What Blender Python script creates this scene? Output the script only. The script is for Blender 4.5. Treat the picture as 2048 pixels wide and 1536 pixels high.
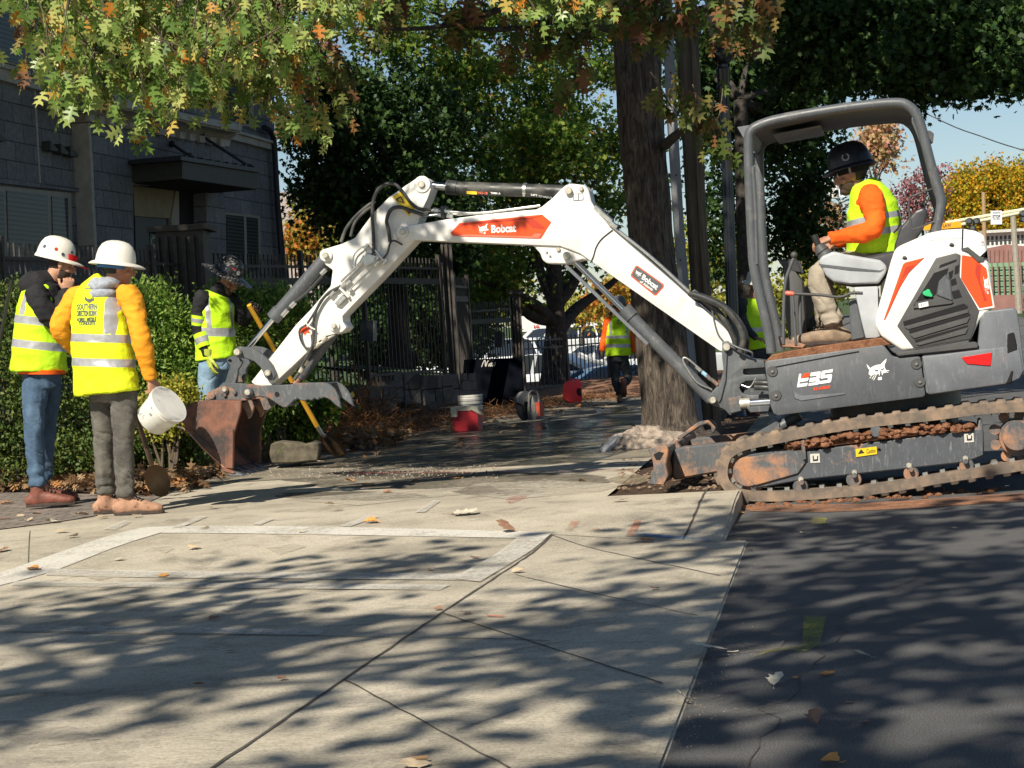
import bpy, bmesh, math, random
import numpy as np
from mathutils import Vector, Matrix, noise
from mathutils.bvhtree import BVHTree
R = math.radians
random.seed(7); RNG = np.random.default_rng(11)
SC = bpy.context.scene
for o in list(bpy.data.objects): bpy.data.objects.remove(o)

# ------------------------------------------------------------------ camera
F = 4000.0; CAMH = 0.97; PITCH = R(1.115); ROLL = R(3.5)
_X = Vector((1, 0, 0)); _U0 = Vector((0, math.sin(PITCH), math.cos(PITCH)))
CF = Vector((0, math.cos(PITCH), -math.sin(PITCH)))
CR = _X*math.cos(ROLL) - _U0*math.sin(ROLL); CU = _X*math.sin(ROLL) + _U0*math.cos(ROLL)
CO = Vector((0, 0, CAMH))
cam = bpy.data.cameras.new('camera'); co = bpy.data.objects.new('camera', cam)
SC.collection.objects.link(co); SC.camera = co
cam.sensor_width = 36; cam.lens = 36*F/2048; cam.clip_start = .1; cam.clip_end = 1500
m = Matrix((CR, CU, -CF)).transposed().to_4x4(); m.translation = CO; co.matrix_world = m
# ------------------------------------------------------------------ world, sun, exposure
SUN_AZ = math.atan2(.447, .894); SUN_EL = R(40)      # light travels towards +x +y
w = bpy.data.worlds.new('World'); SC.world = w; w.use_nodes = True
nt = w.node_tree; sky = nt.nodes.new('ShaderNodeTexSky'); sky.sky_type = 'NISHITA'; sky.sun_disc = False
sky.sun_elevation = SUN_EL; sky.sun_rotation = math.pi + SUN_AZ; sky.air_density = 1.0; sky.dust_density = .25
sky.ozone_density = 2.5
nt.nodes['Background'].inputs['Strength'].default_value = .062
nt.links.new(sky.outputs[0], nt.nodes['Background'].inputs[0])
sl = bpy.data.lights.new('sun', 'SUN'); sl.energy = 5.0; sl.angle = R(.53); sl.color = (1, .92, .78)
so = bpy.data.objects.new('sun', sl); SC.collection.objects.link(so)
Ldir = Vector((math.sin(SUN_AZ)*math.cos(SUN_EL), math.cos(SUN_AZ)*math.cos(SUN_EL), -math.sin(SUN_EL)))
so.rotation_euler = Ldir.to_track_quat('-Z', 'Y').to_euler()
SC.view_settings.view_transform = 'Standard'; SC.view_settings.look = 'None'
SC.view_settings.exposure = 0.5; SC.view_settings.gamma = 1
SC.render.engine = 'CYCLES'
SC.cycles.max_bounces = 6; SC.cycles.transparent_max_bounces = 12
SC.cycles.diffuse_bounces = 3; SC.cycles.glossy_bounces = 3; SC.cycles.transmission_bounces = 4

# ------------------------------------------------------------------ picture coordinates (2048 x 1536) to points
def ray(px, py): return CF + CR*((px-1024)/F) + CU*((768-py)/F)
def P(px, py, D):
    r = ray(px, py); return CO + r*(D/r.y)
def G(px, py, z=0.0):
    r = ray(px, py); return CO + r*((z-CAMH)/r.z)
class Plane:
    """vertical plane through point o (x,y) running along angle a; n points away from the camera"""
    def __init__(s, ox, oy, tx, ty):
        l = math.hypot(tx, ty); s.t = Vector((tx/l, ty/l, 0)); s.n = Vector((-s.t.y, s.t.x, 0)); s.o = Vector((ox, oy, 0))
        s.up = Vector((0, 0, 1))
    def pt(s, px, py, off=0.0):
        r = ray(px, py); o = s.o + s.n*off
        return CO + r*((o-CO).dot(s.n)/r.dot(s.n))
# ------------------------------------------------------------------ objects
def root(name, label, cat, loc=(0, 0, 0), group=None):
    o = bpy.data.objects.new(name, None); SC.collection.objects.link(o); o.location = loc; o.empty_display_size = .1
    o['label'] = label; o['category'] = cat
    if group: o['group'] = group
    return o
def tag(o, label, cat, group=None):
    o['label'] = label; o['category'] = cat
    if group: o['group'] = group
    return o
def origin_of(p):
    v = Vector((0, 0, 0))
    while p: v += Vector(p.location); p = p.parent
    return v
def finish(name, bm, mat, parent=None, smooth=None, kind=None, label=None, local=False, recalc=True):
    if recalc: bmesh.ops.recalc_face_normals(bm, faces=bm.faces)
    me = bpy.data.meshes.new(name); bm.to_mesh(me); bm.free()
    return link(name, me, mat, parent, smooth, kind, label, local)
def link(name, me, mat, parent=None, smooth=None, kind=None, label=None, local=False):
    me.name = name
    for mm in (mat if isinstance(mat, (list, tuple)) else [mat]): me.materials.append(mm)
    o = bpy.data.objects.new(name, me); SC.collection.objects.link(o)
    if parent:
        o.parent = parent
        if not local: me.transform(Matrix.Translation(-origin_of(parent)))
    if smooth is not None:
        me.polygons.foreach_set('use_smooth', [True]*len(me.polygons))
        if smooth < 179: me.set_sharp_from_angle(angle=R(smooth))
    if kind: o['kind'] = kind
    if label: o['label'] = label
    return o
def base_at(o):
    """move a one-mesh thing's origin to its base without moving its surface"""
    me = o.data; n = len(me.vertices); a = np.empty(n*3, np.float32); me.vertices.foreach_get('co', a); a = a.reshape(-1, 3)
    c = Vector((float((a[:, 0].min()+a[:, 0].max())/2), float((a[:, 1].min()+a[:, 1].max())/2), float(a[:, 2].min())))
    me.transform(Matrix.Translation(-c)); o.location = Vector(o.location) + c
    return o
def tree_copy(o, parent=None):
    c = o.copy(); SC.collection.objects.link(c)
    if parent: c.parent = parent
    for ch in [x for x in bpy.data.objects if x.parent == o]: tree_copy(ch, c)
    return c
# ------------------------------------------------------------------ mesh helpers (all add to a bmesh)
def NB(): return bmesh.new()
def bevel_all(bm, w, seg=1, ang=25, faces=None):
    es = [e for e in bm.edges if len(e.link_faces) == 2 and e.calc_face_angle(0) > R(ang)] if faces is None else \
         list({e for f in faces for e in f.edges if len(e.link_faces) == 2 and e.calc_face_angle(0) > R(ang)})
    if es: bmesh.ops.bevel(bm, geom=es, offset=w, segments=seg, profile=.6, affect='EDGES', clamp_overlap=True)
def poly_prism(bm, pts, ext, bev=0, seg=1):
    """pts: list of 3D points of one face; ext: vector"""
    a = [bm.verts.new(p) for p in pts]; b = [bm.verts.new(Vector(p)+ext) for p in pts]; n = len(a); fs = []
    fs.append(bm.faces.new(a)); fs.append(bm.faces.new(b[::-1]))
    for i in range(n): fs.append(bm.faces.new((a[i], b[i], b[(i+1) % n], a[(i+1) % n])))
    bmesh.ops.recalc_face_normals(bm, faces=fs)
    if bev: bevel_all(bm, bev, seg, 20, fs)
def prism(bm, pl, pxs, v0, v1, bev=0, vref=None, seg=1):
    vr = v0 if vref is None else vref
    poly_prism(bm, [pl.pt(x, y, vr)+pl.n*(v0-vr) for x, y in pxs], pl.n*(v1-v0), bev, seg)
def box(bm, c, s, rz=0, bev=0, M=None, seg=1):
    ve = []
    for sx in (-.5, .5):
        for sy in (-.5, .5):
            for sz in (-.5, .5): ve.append(Vector((sx*s[0], sy*s[1], sz*s[2])))
    rm = M if M is not None else Matrix.Rotation(rz, 3, 'Z')
    vs = [bm.verts.new(rm @ v + Vector(c)) for v in ve]
    fs = [bm.faces.new([vs[i] for i in f]) for f in ((0, 1, 3, 2), (4, 6, 7, 5), (0, 4, 5, 1), (2, 3, 7, 6), (0, 2, 6, 4), (1, 5, 7, 3))]
    if bev: bevel_all(bm, bev, seg, 20, fs)
def bar(bm, a, b, w, h, up=(0, 0, 1), bev=0):
    """rectangular bar from a to b, w sideways, h along up"""
    a = Vector(a); b = Vector(b); t = (b-a); L = t.length
    if L < 1e-6: return
    t.normalize(); u = Vector(up); u = (u-t*u.dot(t))
    if u.length < 1e-4: u = Vector((1, 0, 0)) - t*t.x
    u.normalize(); s = t.cross(u)
    box(bm, (a+b)/2, (L, w, h), M=Matrix((t, s, u)).transposed(), bev=bev)
def frames(pts, side=None):
    pts = [Vector(p) for p in pts]; n = len(pts); out = []; prev = None
    for i in range(n):
        t = (pts[min(i+1, n-1)]-pts[max(i-1, 0)])
        if t.length < 1e-9: t = Vector((0, 0, 1))
        t.normalize()
        if side is not None: s = Vector(side[i] if isinstance(side, list) else side); s = s-t*s.dot(t)
        elif prev is None:
            s = Vector((0, 0, 1)) if abs(t.z) < .9 else Vector((1, 0, 0)); s = s-t*s.dot(t)
        else: s = prev-t*prev.dot(t)
        if s.length < 1e-6: s = t.orthogonal()
        s.normalize(); prev = s; out.append((t, s, t.cross(s)))
    return out
def loft(bm, pts, rad, n=10, side=None, cap=True, sup=1.0):
    """rad: list of r or (r_side, r_other)"""
    fr = frames(pts, side); rings = []
    if not isinstance(rad, (list, tuple)): rad = [rad]*len(pts)
    for p, r, (t, s, u) in zip(pts, rad, fr):
        ra, rb = (r, r) if not isinstance(r, (tuple, list)) else r
        ring = []
        for k in range(n):
            a = 2*math.pi*k/n; c, si = math.cos(a), math.sin(a)
            if sup != 1: c = math.copysign(abs(c)**sup, c); si = math.copysign(abs(si)**sup, si)
            ring.append(bm.verts.new(Vector(p)+s*(ra*c)+u*(rb*si)))
        rings.append(ring)
    for a, b in zip(rings, rings[1:]):
        for k in range(n): bm.faces.new((a[k], a[(k+1) % n], b[(k+1) % n], b[k]))
    if cap: bm.faces.new(rings[0][::-1]); bm.faces.new(rings[-1])
    return rings
def smooth_path(pts, k=6):
    pts = [Vector(p) for p in pts]; q = [pts[0]*2-pts[1]]+pts+[pts[-1]*2-pts[-2]]; out = []
    for i in range(1, len(q)-2):
        for j in range(k):
            t = j/k; a, b, c, d = q[i-1], q[i], q[i+1], q[i+2]
            out.append(.5*((2*b)+(c-a)*t+(2*a-5*b+4*c-d)*t*t+(3*b-a-3*c+d)*t**3))
    return out+[pts[-1]]
def tube(bm, pts, r, n=8, k=6, sm=True):
    p = smooth_path(pts, k) if sm and len(pts) > 2 else pts
    if isinstance(r, (list, tuple)):
        m_ = len(p); r = [np.interp(i/(m_-1), np.linspace(0, 1, len(r)), r) for i in range(m_)]
    loft(bm, p, r if isinstance(r, list) else [r]*len(p), n)
def disc(bm, c, axis, r, h, n=20, bev=0):
    axis = Vector(axis).normalized(); c = Vector(c)
    if bev: loft(bm, [c-axis*h/2, c-axis*(h/2-bev), c+axis*(h/2-bev), c+axis*h/2], [r-bev, r, r, r-bev], n)
    else: loft(bm, [c-axis*h/2, c+axis*h/2], [r, r], n)
def ball(bm, c, r, seg=12, rings=8, M=None):
    c = Vector(c); rr = r if isinstance(r, (tuple, list)) else (r, r, r)
    mt = Matrix.Translation(c) @ (M.to_4x4() if M else Matrix()) @ Matrix.Diagonal((*rr, 1))
    bmesh.ops.create_uvsphere(bm, u_segments=seg, v_segments=rings, radius=1, matrix=mt)
def revolve(bm, c, prof, n=20, axis=(0, 0, 1)):
    """prof: (r, h) pairs"""
    axis = Vector(axis).normalized(); loft(bm, [Vector(c)+axis*h for r, h in prof], [max(r, 1e-4) for r, h in prof], n,
        side=axis.orthogonal())
def evaluated(bm, mods):
    me = bpy.data.meshes.new('t'); bm.to_mesh(me); bm.free(); o = bpy.data.objects.new('t', me); SC.collection.objects.link(o)
    for typ, kw in mods:
        md = o.modifiers.new('m', typ)
        for a, b in kw.items(): setattr(md, a, b)
    dg = bpy.context.evaluated_depsgraph_get(); r = bpy.data.meshes.new_from_object(o.evaluated_get(dg))
    bpy.data.objects.remove(o); bpy.data.meshes.remove(me); return r
def voxel(bm, size, smooth=3, fac=.5):
    me = evaluated(bm, [('REMESH', dict(mode='VOXEL', voxel_size=size)), ('SMOOTH', dict(iterations=smooth, factor=fac))])
    b = bmesh.new(); b.from_mesh(me); bpy.data.meshes.remove(me); return b
def displace(bm, fn):
    bm.normal_update()
    d = [(v, v.normal.copy(), fn(v.co)) for v in bm.verts]
    for v, n_, k in d: v.co += n_*k
# ------------------------------------------------------------------ fast scattering of one template
def scatter(name, tv, tf, pos, rot, scl, mat, parent=None, kind=None, off=None):
    """tv (k,3), tf list of index tuples, pos (N,3), rot (N,3,3), scl (N,)"""
    tv = np.asarray(tv, np.float32); N = len(pos); k = len(tv)
    V = np.einsum('nij,kj->nki', rot, tv)*np.asarray(scl).reshape(N, 1, 1) + np.asarray(pos).reshape(N, 1, 3)
    if parent is not None: V = V-np.array(origin_of(parent))
    V = V.reshape(-1, 3).astype(np.float32)
    lt = np.array([i for f in tf for i in f], np.int32); ll = np.array([len(f) for f in tf], np.int32)
    me = bpy.data.meshes.new(name); me.vertices.add(N*k); me.vertices.foreach_set('co', V.ravel())
    loops = (lt[None, :]+(np.arange(N, dtype=np.int32)*k)[:, None]).ravel()
    me.loops.add(len(loops)); me.loops.foreach_set('vertex_index', loops)
    tot = np.tile(ll, N); st = np.concatenate(([0], np.cumsum(tot)[:-1])).astype(np.int32)
    me.polygons.add(len(tot)); me.polygons.foreach_set('loop_start', st); me.polygons.foreach_set('loop_total', tot)
    me.update(calc_edges=True); me.materials.append(mat)
    o = bpy.data.objects.new(name, me); SC.collection.objects.link(o)
    if parent is not None: o.parent = parent
    if kind: o['kind'] = kind
    return o
def rand_rot(N, tilt=1.0, rng=RNG):
    """random yaw, tilt away from flat by up to tilt rad"""
    a = rng.uniform(0, 2*np.pi, N); b = rng.normal(0, tilt, N); c = rng.normal(0, tilt, N)
    ca, sa, cb, sb, cc, sc = np.cos(a), np.sin(a), np.cos(b), np.sin(b), np.cos(c), np.sin(c); z = np.zeros(N); o = np.ones(N)
    Rz = np.stack([ca, -sa, z, sa, ca, z, z, z, o], 1).reshape(N, 3, 3)
    Rx = np.stack([o, z, z, z, cb, -sb, z, sb, cb], 1).reshape(N, 3, 3)
    Ry = np.stack([cc, z, sc, z, o, z, -sc, z, cc], 1).reshape(N, 3, 3)
    return Rz @ Rx @ Ry
# ------------------------------------------------------------------ materials
class MT:
    def __init__(s, name, rough=.6, metal=0, spec=.5):
        s.m = bpy.data.materials.new(name); s.m.use_nodes = True; s.nt = s.m.node_tree; s.b = s.nt.nodes['Principled BSDF']
        s.b.inputs['Roughness'].default_value = rough; s.b.inputs['Metallic'].default_value = metal
        s.b.inputs['Specular IOR Level'].default_value = spec; s._tc = None
    def N(s, t, **k):
        n = s.nt.nodes.new(t)
        for a, v in k.items():
            if a.startswith('i_'):
                key = a[2:]; key = int(key) if key.isdigit() else key.replace('_', ' '); n.inputs[key].default_value = v
            else: setattr(n, a, v)
        return n
    def L(s, a, b): s.nt.links.new(a, b); return b
    def co(s, scale=(1, 1, 1), rot=(0, 0, 0)):
        if s._tc is None: s._tc = s.N('ShaderNodeNewGeometry').outputs['Position']
        mp = s.N('ShaderNodeMapping'); mp.inputs['Scale'].default_value = scale; mp.inputs['Rotation'].default_value = rot
        s.L(s._tc, mp.inputs[0]); return mp.outputs[0]
    def noise(s, scale=5, det=4, rough=.55, sc=(1, 1, 1), dist=0, rot=(0, 0, 0)):
        n = s.N('ShaderNodeTexNoise'); n.inputs['Scale'].default_value = scale; n.inputs['Detail'].default_value = det
        n.inputs['Roughness'].default_value = rough; n.inputs['Distortion'].default_value = dist
        s.L(s.co(sc, rot), n.inputs['Vector']); return n.outputs['Fac']
    def ramp(s, fac, stops, interp='LINEAR'):
        r = s.N('ShaderNodeValToRGB'); r.color_ramp.interpolation = interp; e = r.color_ramp.elements
        while len(e) < len(stops): e.new(.5)
        for i, (p, c) in enumerate(stops): e[i].position = p; e[i].color = (*c, 1) if isinstance(c, (tuple, list)) else (c, c, c, 1)
        s.L(fac, r.inputs[0]); return r.outputs[0]
    def mix(s, f, a, b, mode='MIX'):
        n = s.N('ShaderNodeMix', data_type='RGBA', blend_type=mode)
        for v, i in ((f, 0), (a, 6), (b, 7)):
            if hasattr(v, 'links'): s.L(v, n.inputs[i])
            else: n.inputs[i].default_value = v if i == 0 else ((*v, 1) if isinstance(v, (tuple, list)) else (v, v, v, 1))
        return n.outputs[2]
    def math(s, op, a, b=None):
        n = s.N('ShaderNodeMath', operation=op)
        for v, i in ((a, 0), (b, 1)):
            if v is None: continue
            if hasattr(v, 'links'): s.L(v, n.inputs[i])
            else: n.inputs[i].default_value = v
        return n.outputs[0]
    def col(s, c):
        if hasattr(c, 'links'): s.L(c, s.b.inputs['Base Color'])
        else: s.b.inputs['Base Color'].default_value = (*c, 1)
        return s
    def rgh(s, c): s.L(c, s.b.inputs['Roughness']); return s
    def bump(s, h, st=.3, d=.01):
        n = s.N('ShaderNodeBump'); n.inputs['Strength'].default_value = st; n.inputs['Distance'].default_value = d
        s.L(h, n.inputs['Height']); s.L(n.outputs[0], s.b.inputs['Normal']); return s
def simple(name, c, rough=.6, metal=0, var=.15, sc=12, bump=0, bsc=60, bd=.003, dirt=None, dirt_lo=.5, dirt_hi=.62, dsc=6, spec=.5):
    t = MT(name, rough, metal, spec)
    lo = tuple(max(0, x*(1-var)) for x in c); hi = tuple(min(1, x*(1+var)) for x in c)
    cc = t.ramp(t.noise(sc, 5), [(.3, lo), (.7, hi)])
    if dirt:
        f = t.ramp(t.noise(dsc, 8, .68), [(dirt_lo, 0.0), (dirt_hi, 1.0)]); cc = t.mix(f, cc, dirt)
        t.rgh(t.ramp(f, [(0, rough), (1, .95)]))
    t.col(cc)
    if bump: t.bump(t.noise(bsc, 5), bump, bd)
    return t.m
def leafmat(name, stops, trans=.35, rough=.55):
    m = bpy.data.materials.new(name); m.use_nodes = True; nt = m.node_tree; nt.nodes.clear()
    out = nt.nodes.new('ShaderNodeOutputMaterial'); g = nt.nodes.new('ShaderNodeNewGeometry'); r = nt.nodes.new('ShaderNodeValToRGB')
    e = r.color_ramp.elements
    while len(e) < len(stops): e.new(.5)
    for i, (p, c) in enumerate(stops): e[i].position = p; e[i].color = (*c, 1)
    nt.links.new(g.outputs['Random Per Island'], r.inputs[0])
    p = nt.nodes.new('ShaderNodeBsdfPrincipled'); p.inputs['Roughness'].default_value = rough; p.inputs['Specular IOR Level'].default_value = .3
    t = nt.nodes.new('ShaderNodeBsdfTranslucent'); mx = nt.nodes.new('ShaderNodeMixShader'); mx.inputs[0].default_value = trans
    nt.links.new(r.outputs[0], p.inputs['Base Color']); nt.links.new(r.outputs[0], t.inputs[0])
    nt.links.new(p.outputs[0], mx.inputs[1]); nt.links.new(t.outputs[0], mx.inputs[2]); nt.links.new(mx.outputs[0], out.inputs[0])
    return m
# ------------------------------------------------------------------ lettering
def text2d(s, bold=0, space=1.0, narrow=1.0):
    cu = bpy.data.curves.new('t', 'FONT'); cu.body = s; cu.align_x = 'LEFT'; cu.size = 1; cu.offset = bold; cu.space_character = space
    cu.resolution_u = 4; o = bpy.data.objects.new('t', cu); SC.collection.objects.link(o)
    dg = bpy.context.evaluated_depsgraph_get(); me = bpy.data.meshes.new_from_object(o.evaluated_get(dg))
    vs = [(v.co.x, v.co.y) for v in me.vertices]; fs = [tuple(p.vertices) for p in me.polygons]
    bpy.data.objects.remove(o); bpy.data.curves.remove(cu); bpy.data.meshes.remove(me)
    x0 = min(v[0] for v in vs); x1 = max(v[0] for v in vs); y0 = min(v[1] for v in vs); y1 = max(v[1] for v in vs)
    return [((x-x0)/(x1-x0), (y-y0)/(y1-y0)) for x, y in vs], fs
def flat_shape(bm, vs, fs, fn):
    """fn maps (u,v) to 3D"""
    b = [bm.verts.new(fn(u, v)) for u, v in vs]
    for f in fs:
        try: bm.faces.new([b[i] for i in f])
        except ValueError: pass
def quad_map(tl, tr, br, bl, fn):
    """bilinear picture quad -> fn(px,py)"""
    def g(u, v):
        x = (bl[0]*(1-u)+br[0]*u)*(1-v)+(tl[0]*(1-u)+tr[0]*u)*v; y = (bl[1]*(1-u)+br[1]*u)*(1-v)+(tl[1]*(1-u)+tr[1]*u)*v
        return fn(x, y)
    return g
def lettering(name, s, quad, fn, mat, parent, bold=.0, space=1.0):
    vs, fs = text2d(s, bold, space); bm = NB(); flat_shape(bm, vs, fs, quad_map(*quad, fn))
    return finish(name, bm, mat, parent, recalc=False)
# ================================================================== materials used widely
def sstep(a, b, x):
    t = max(0, min(1, (x-a)/(b-a))); return t*t*(3-2*t)
def gz(x, y):
    return -.09*(1-sstep(10.0, 12.0, y)) - max(0, y-22)*.006
def xe(y): return .312+.160*(y-4.97)          # the line of the kerb
def xk(y): return xe(y)-(.125 if y > 10.12 else 0)
def GG(px, py, dz=0.0):
    z = 0
    for _ in range(6):
        p = G(px, py, z); z = gz(p.x, p.y)
    return Vector((p.x, p.y, z+dz))
def concrete(name, base, dark, light, stain=.5, wet=False):
    t = MT(name, .88)
    a = t.ramp(t.noise(1.1, 6, .62), [(.28, dark), (.52, base), (.75, light)])
    b = t.ramp(t.noise(85, 6, .85), [(.32, .40), (.50, .97), (.72, 1.30)])
    c = t.mix(1, a, b, 'MULTIPLY')
    s = t.ramp(t.noise(2.7, 9, .7, dist=.6), [(.52, 1.0), (.66, .58)]); c = t.mix(stain, c, s, 'MULTIPLY')
    p = t.ramp(t.noise(34, 3, .5), [(.70, 0.0), (.74, 1.0)]); c = t.mix(t.math('MULTIPLY', p, .5), c, (.12, .10, .08))
    # faint broom streaks
    w_ = t.ramp(t.noise(14, 4, .6, sc=(1, 14, 1), rot=(0, 0, .16)), [(.33, .78), (.67, 1.10)]); c = t.mix(1, c, w_, 'MULTIPLY')
    t.col(c); t.bump(t.math('ADD', t.noise(160, 4, .7), t.math('MULTIPLY', t.noise(18, 4), .8)), .45, .004)
    return t.m
M = {}
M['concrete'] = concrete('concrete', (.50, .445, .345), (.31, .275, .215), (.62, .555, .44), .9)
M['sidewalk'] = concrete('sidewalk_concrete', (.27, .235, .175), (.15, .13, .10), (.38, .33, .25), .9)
t = MT('asphalt', .9)
a = t.ramp(t.noise(.9, 6, .6), [(.3, (.082, .081, .082)), (.7, (.14, .137, .132))])
b = t.ramp(t.noise(190, 3, .75), [(.34, .30), (.55, 1.0), (.70, 2.3)])
c = t.mix(1, a, b, 'MULTIPLY')
d = t.ramp(t.noise(3.2, 9, .75, sc=(1, 2.2, 1)), [(.60, 0.0), (.75, .55)]); c = t.mix(d, c, (.17, .155, .13))
t.col(c); t.bump(t.noise(140, 3, .8), .9, .006); M['asphalt'] = t.m
t = MT('mulch', .95)
c = t.ramp(t.noise(26, 8, .75), [(.3, (.030, .018, .010)), (.5, (.10, .058, .030)), (.7, (.22, .13, .07))])
t.col(c); t.bump(t.noise(40, 8, .8), 1, .05); M['mulch'] = t.m
t = MT('red_clay', .95)
c = t.ramp(t.noise(18, 8, .7), [(.3, (.16, .065, .030)), (.55, (.34, .15, .075)), (.75, (.48, .27, .16))])
t.col(c); t.bump(t.noise(30, 8, .8), 1, .03); M['clay'] = t.m
t = MT('grass_lawn', .95)
c = t.ramp(t.noise(9, 8, .75), [(.3, (.02, .04, .012)), (.6, (.06, .10, .025)), (.8, (.16, .14, .05))])
t.col(c); t.bump(t.noise(60, 5, .8), 1, .04); M['lawn'] = t.m
M['far_asphalt'] = simple('parking_asphalt', (.12, .12, .12), .9, var=.2, sc=2)
M['blackhole'] = simple('joint_filler', (.075, .065, .052), .95, var=.4, sc=60)
# brick pavers
t = MT('brick_pavers', .9)
bt = t.N('ShaderNodeTexBrick'); t.L(t.co((1, 1, 1), (0, 0, .16)), bt.inputs['Vector']); bt.inputs['Scale'].default_value = 1
bt.inputs['Brick Width'].default_value = .22; bt.inputs['Row Height'].default_value = .11; bt.inputs['Mortar Size'].default_value = .007
bt.inputs['Color1'].default_value = (.17, .145, .125, 1); bt.inputs['Color2'].default_value = (.27, .22, .185, 1); bt.inputs['Mortar'].default_value = (.03, .027, .022, 1)
c = t.mix(.6, bt.outputs['Color'], t.ramp(t.noise(12, 7, .7), [(.3, .5), (.7, 1.4)]), 'MULTIPLY')
t.col(c); t.bump(t.math('SUBTRACT', t.math('MULTIPLY', t.noise(60, 4), .5), bt.outputs['Fac']), .6, .008); M['pavers'] = t.m
# wet sheet
t = MT('wet_film', .12, 0, .4); t.col(t.ramp(t.noise(6, 6, .7), [(.3, (.035, .033, .028)), (.7, (.10, .09, .07))]))
t.rgh(t.ramp(t.noise(5, 6, .65), [(.35, .06), (.65, .45)])); t.bump(t.noise(40, 5), .10, .003); M['wet'] = t.m
f = t.ramp(t.noise(1.6, 8, .72, sc=(1, .8, 1), dist=.4), [(.44, 0.0), (.60, .92)])
tr = t.N('ShaderNodeBsdfTransparent'); mx = t.N('ShaderNodeMixShader'); out = [n for n in t.nt.nodes if n.type == 'OUTPUT_MATERIAL'][0]
t.L(f, mx.inputs[0]); t.L(t.b.outputs[0], mx.inputs[1]); t.L(tr.outputs[0], mx.inputs[2]); t.L(mx.outputs[0], out.inputs[0])
def paint(name, c, under, lo=.45, hi=.6, sc=38, sc2=3):
    """worn paint: breaks up where the noise is high"""
    t = MT(name, .8); c0 = t.ramp(t.noise(120, 3), [(.3, tuple(x*.85 for x in c)), (.7, c)]); t.col(c0)
    f = t.math('ADD', t.math('MULTIPLY', t.noise(sc, 7, .8), .6), t.math('MULTIPLY', t.noise(sc2, 5, .6), .4))
    at = t.N('ShaderNodeAttribute', attribute_name='edge'); f = t.math('ADD', f, t.math('MULTIPLY', t.math('SUBTRACT', 1.0, at.outputs['Fac']), .34))
    f = t.ramp(f, [(lo, 0.0), (hi+.04, 1.0)])
    tr = t.N('ShaderNodeBsdfTransparent'); mx = t.N('ShaderNodeMixShader'); out = [n for n in t.nt.nodes if n.type == 'OUTPUT_MATERIAL'][0]
    t.L(f, mx.inputs[0]); t.L(t.b.outputs[0], mx.inputs[1]); t.L(tr.outputs[0], mx.inputs[2]); t.L(mx.outputs[0], out.inputs[0])
    return t.m
M['white_line'] = paint('worn_white_paint', (.64, .61, .54), None, .48, .68)
M['faint_line'] = paint('very_worn_white_paint', (.60, .57, .50), None, .42, .62)
M['orange_spray'] = paint('orange_marking_spray', (.55, .17, .08), None, .34, .54)
M['red_spray'] = paint('red_marking_spray', (.42, .09, .08), None, .34, .52)
M['blue_spray'] = paint('blue_marking_spray', (.05, .20, .42), None, .42, .56)
M['yellow_spray'] = paint('yellow_marking_spray', (.36, .34, .05), None, .36, .58)
M['wet_stain'] = paint('damp_stain', (.13, .11, .08), None, .40, .60, 14, 2)
M['dust'] = paint('pale_cement_dust', (.58, .52, .42), None, .36, .58, 20, 2)
M['grit'] = paint('sandy_grit', (.34, .28, .19), None, .38, .58, 45, 3)

def grid(name, x0, x1, ys, nx, zf, mat, kind='structure'):
    """sheet between the curves x0(y), x1(y)"""
    bm = NB(); rows = []
    for y in ys:
        a, b = x0(y), x1(y); rows.append([bm.verts.new((a+(b-a)*i/nx, y, zf(a+(b-a)*i/nx, y))) for i in range(nx+1)])
    for r0, r1 in zip(rows, rows[1:]):
        for i in range(nx): bm.faces.new((r0[i], r0[i+1], r1[i+1], r1[i]))
    return finish(name, bm, mat, kind=kind, smooth=180)
def lin(a, b, n): return [a+(b-a)*i/n for i in range(n+1)]
def base_z(x, y):
    z = -.16
    z -= .60*sstep(40, 52, y)*(1-sstep(3, 12, x)); z += .95*sstep(60, 130, y)*(1-sstep(3, 12, x))
    z += sstep(6, 14, x)*(sstep(22, 80, y)*1.35)
    z += sstep(95, 260, y)*3
    return z
grid('ground', lambda y: -70, lambda y: 110, lin(-25, 46, 60)+lin(50, 420, 60), 90, base_z, M['lawn'])
grid('road', lambda y: xe(y)-.135, lambda y: xe(y)+8-.035*y, lin(-6, 120, 90), 12,
     lambda x, y: -.10+sstep(6, 14, x)*sstep(22, 80, y)*1.45 + (0.0 if y < 20 else .02), M['asphalt'])
grid('driveway', lambda y: -14, lambda y: xk(y) if y < 12.35 else xe(y)-.95-(y-12.35)*.012, [2]+lin(3, 10.1, 30)+lin(10.13, 16.1, 40), 20, lambda x, y: gz(x, y), M['concrete'])
# kerb: the raised stone between driveway and asphalt
bm = NB()
ys = lin(2, 10.12, 24)+lin(10.13, 12.45, 16); prev = None
for y in ys:
    x = xk(y)+.006*noise.noise((y*3, 1, 1)); top = gz(x, y)
    ring = [bm.verts.new(p) for p in ((x-.02, y, top+.001), (x+.012, y, top-.012), (x+.02, y, -.2), (x-.02, y, -.2))]
    if prev:
        for i in range(3): bm.faces.new((prev[i], prev[i+1], ring[i+1], ring[i]))
    prev = ring
bm.faces.new(prev)
finish('kerb', bm, M['concrete'], kind='structure')
# the kerb goes on along the road behind the tree
bm = NB()
pts = [(xe(y)-.18, y) for y in lin(13.3, 70, 20)]
prev = None
for (x, y) in pts:
    ring = [bm.verts.new((x+dx, y, z)) for dx, z in ((-.16, -.2), (-.16, .03+gz(0, y)), (.0, .03+gz(0, y)), (.03, -.2))]
    if prev:
        for i in range(3): bm.faces.new((prev[i], prev[i+1], ring[i+1], ring[i]))
    else: bm.faces.new(ring)
    prev = ring
finish('roadside_kerb', bm, M['sidewalk'], kind='structure')
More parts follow.
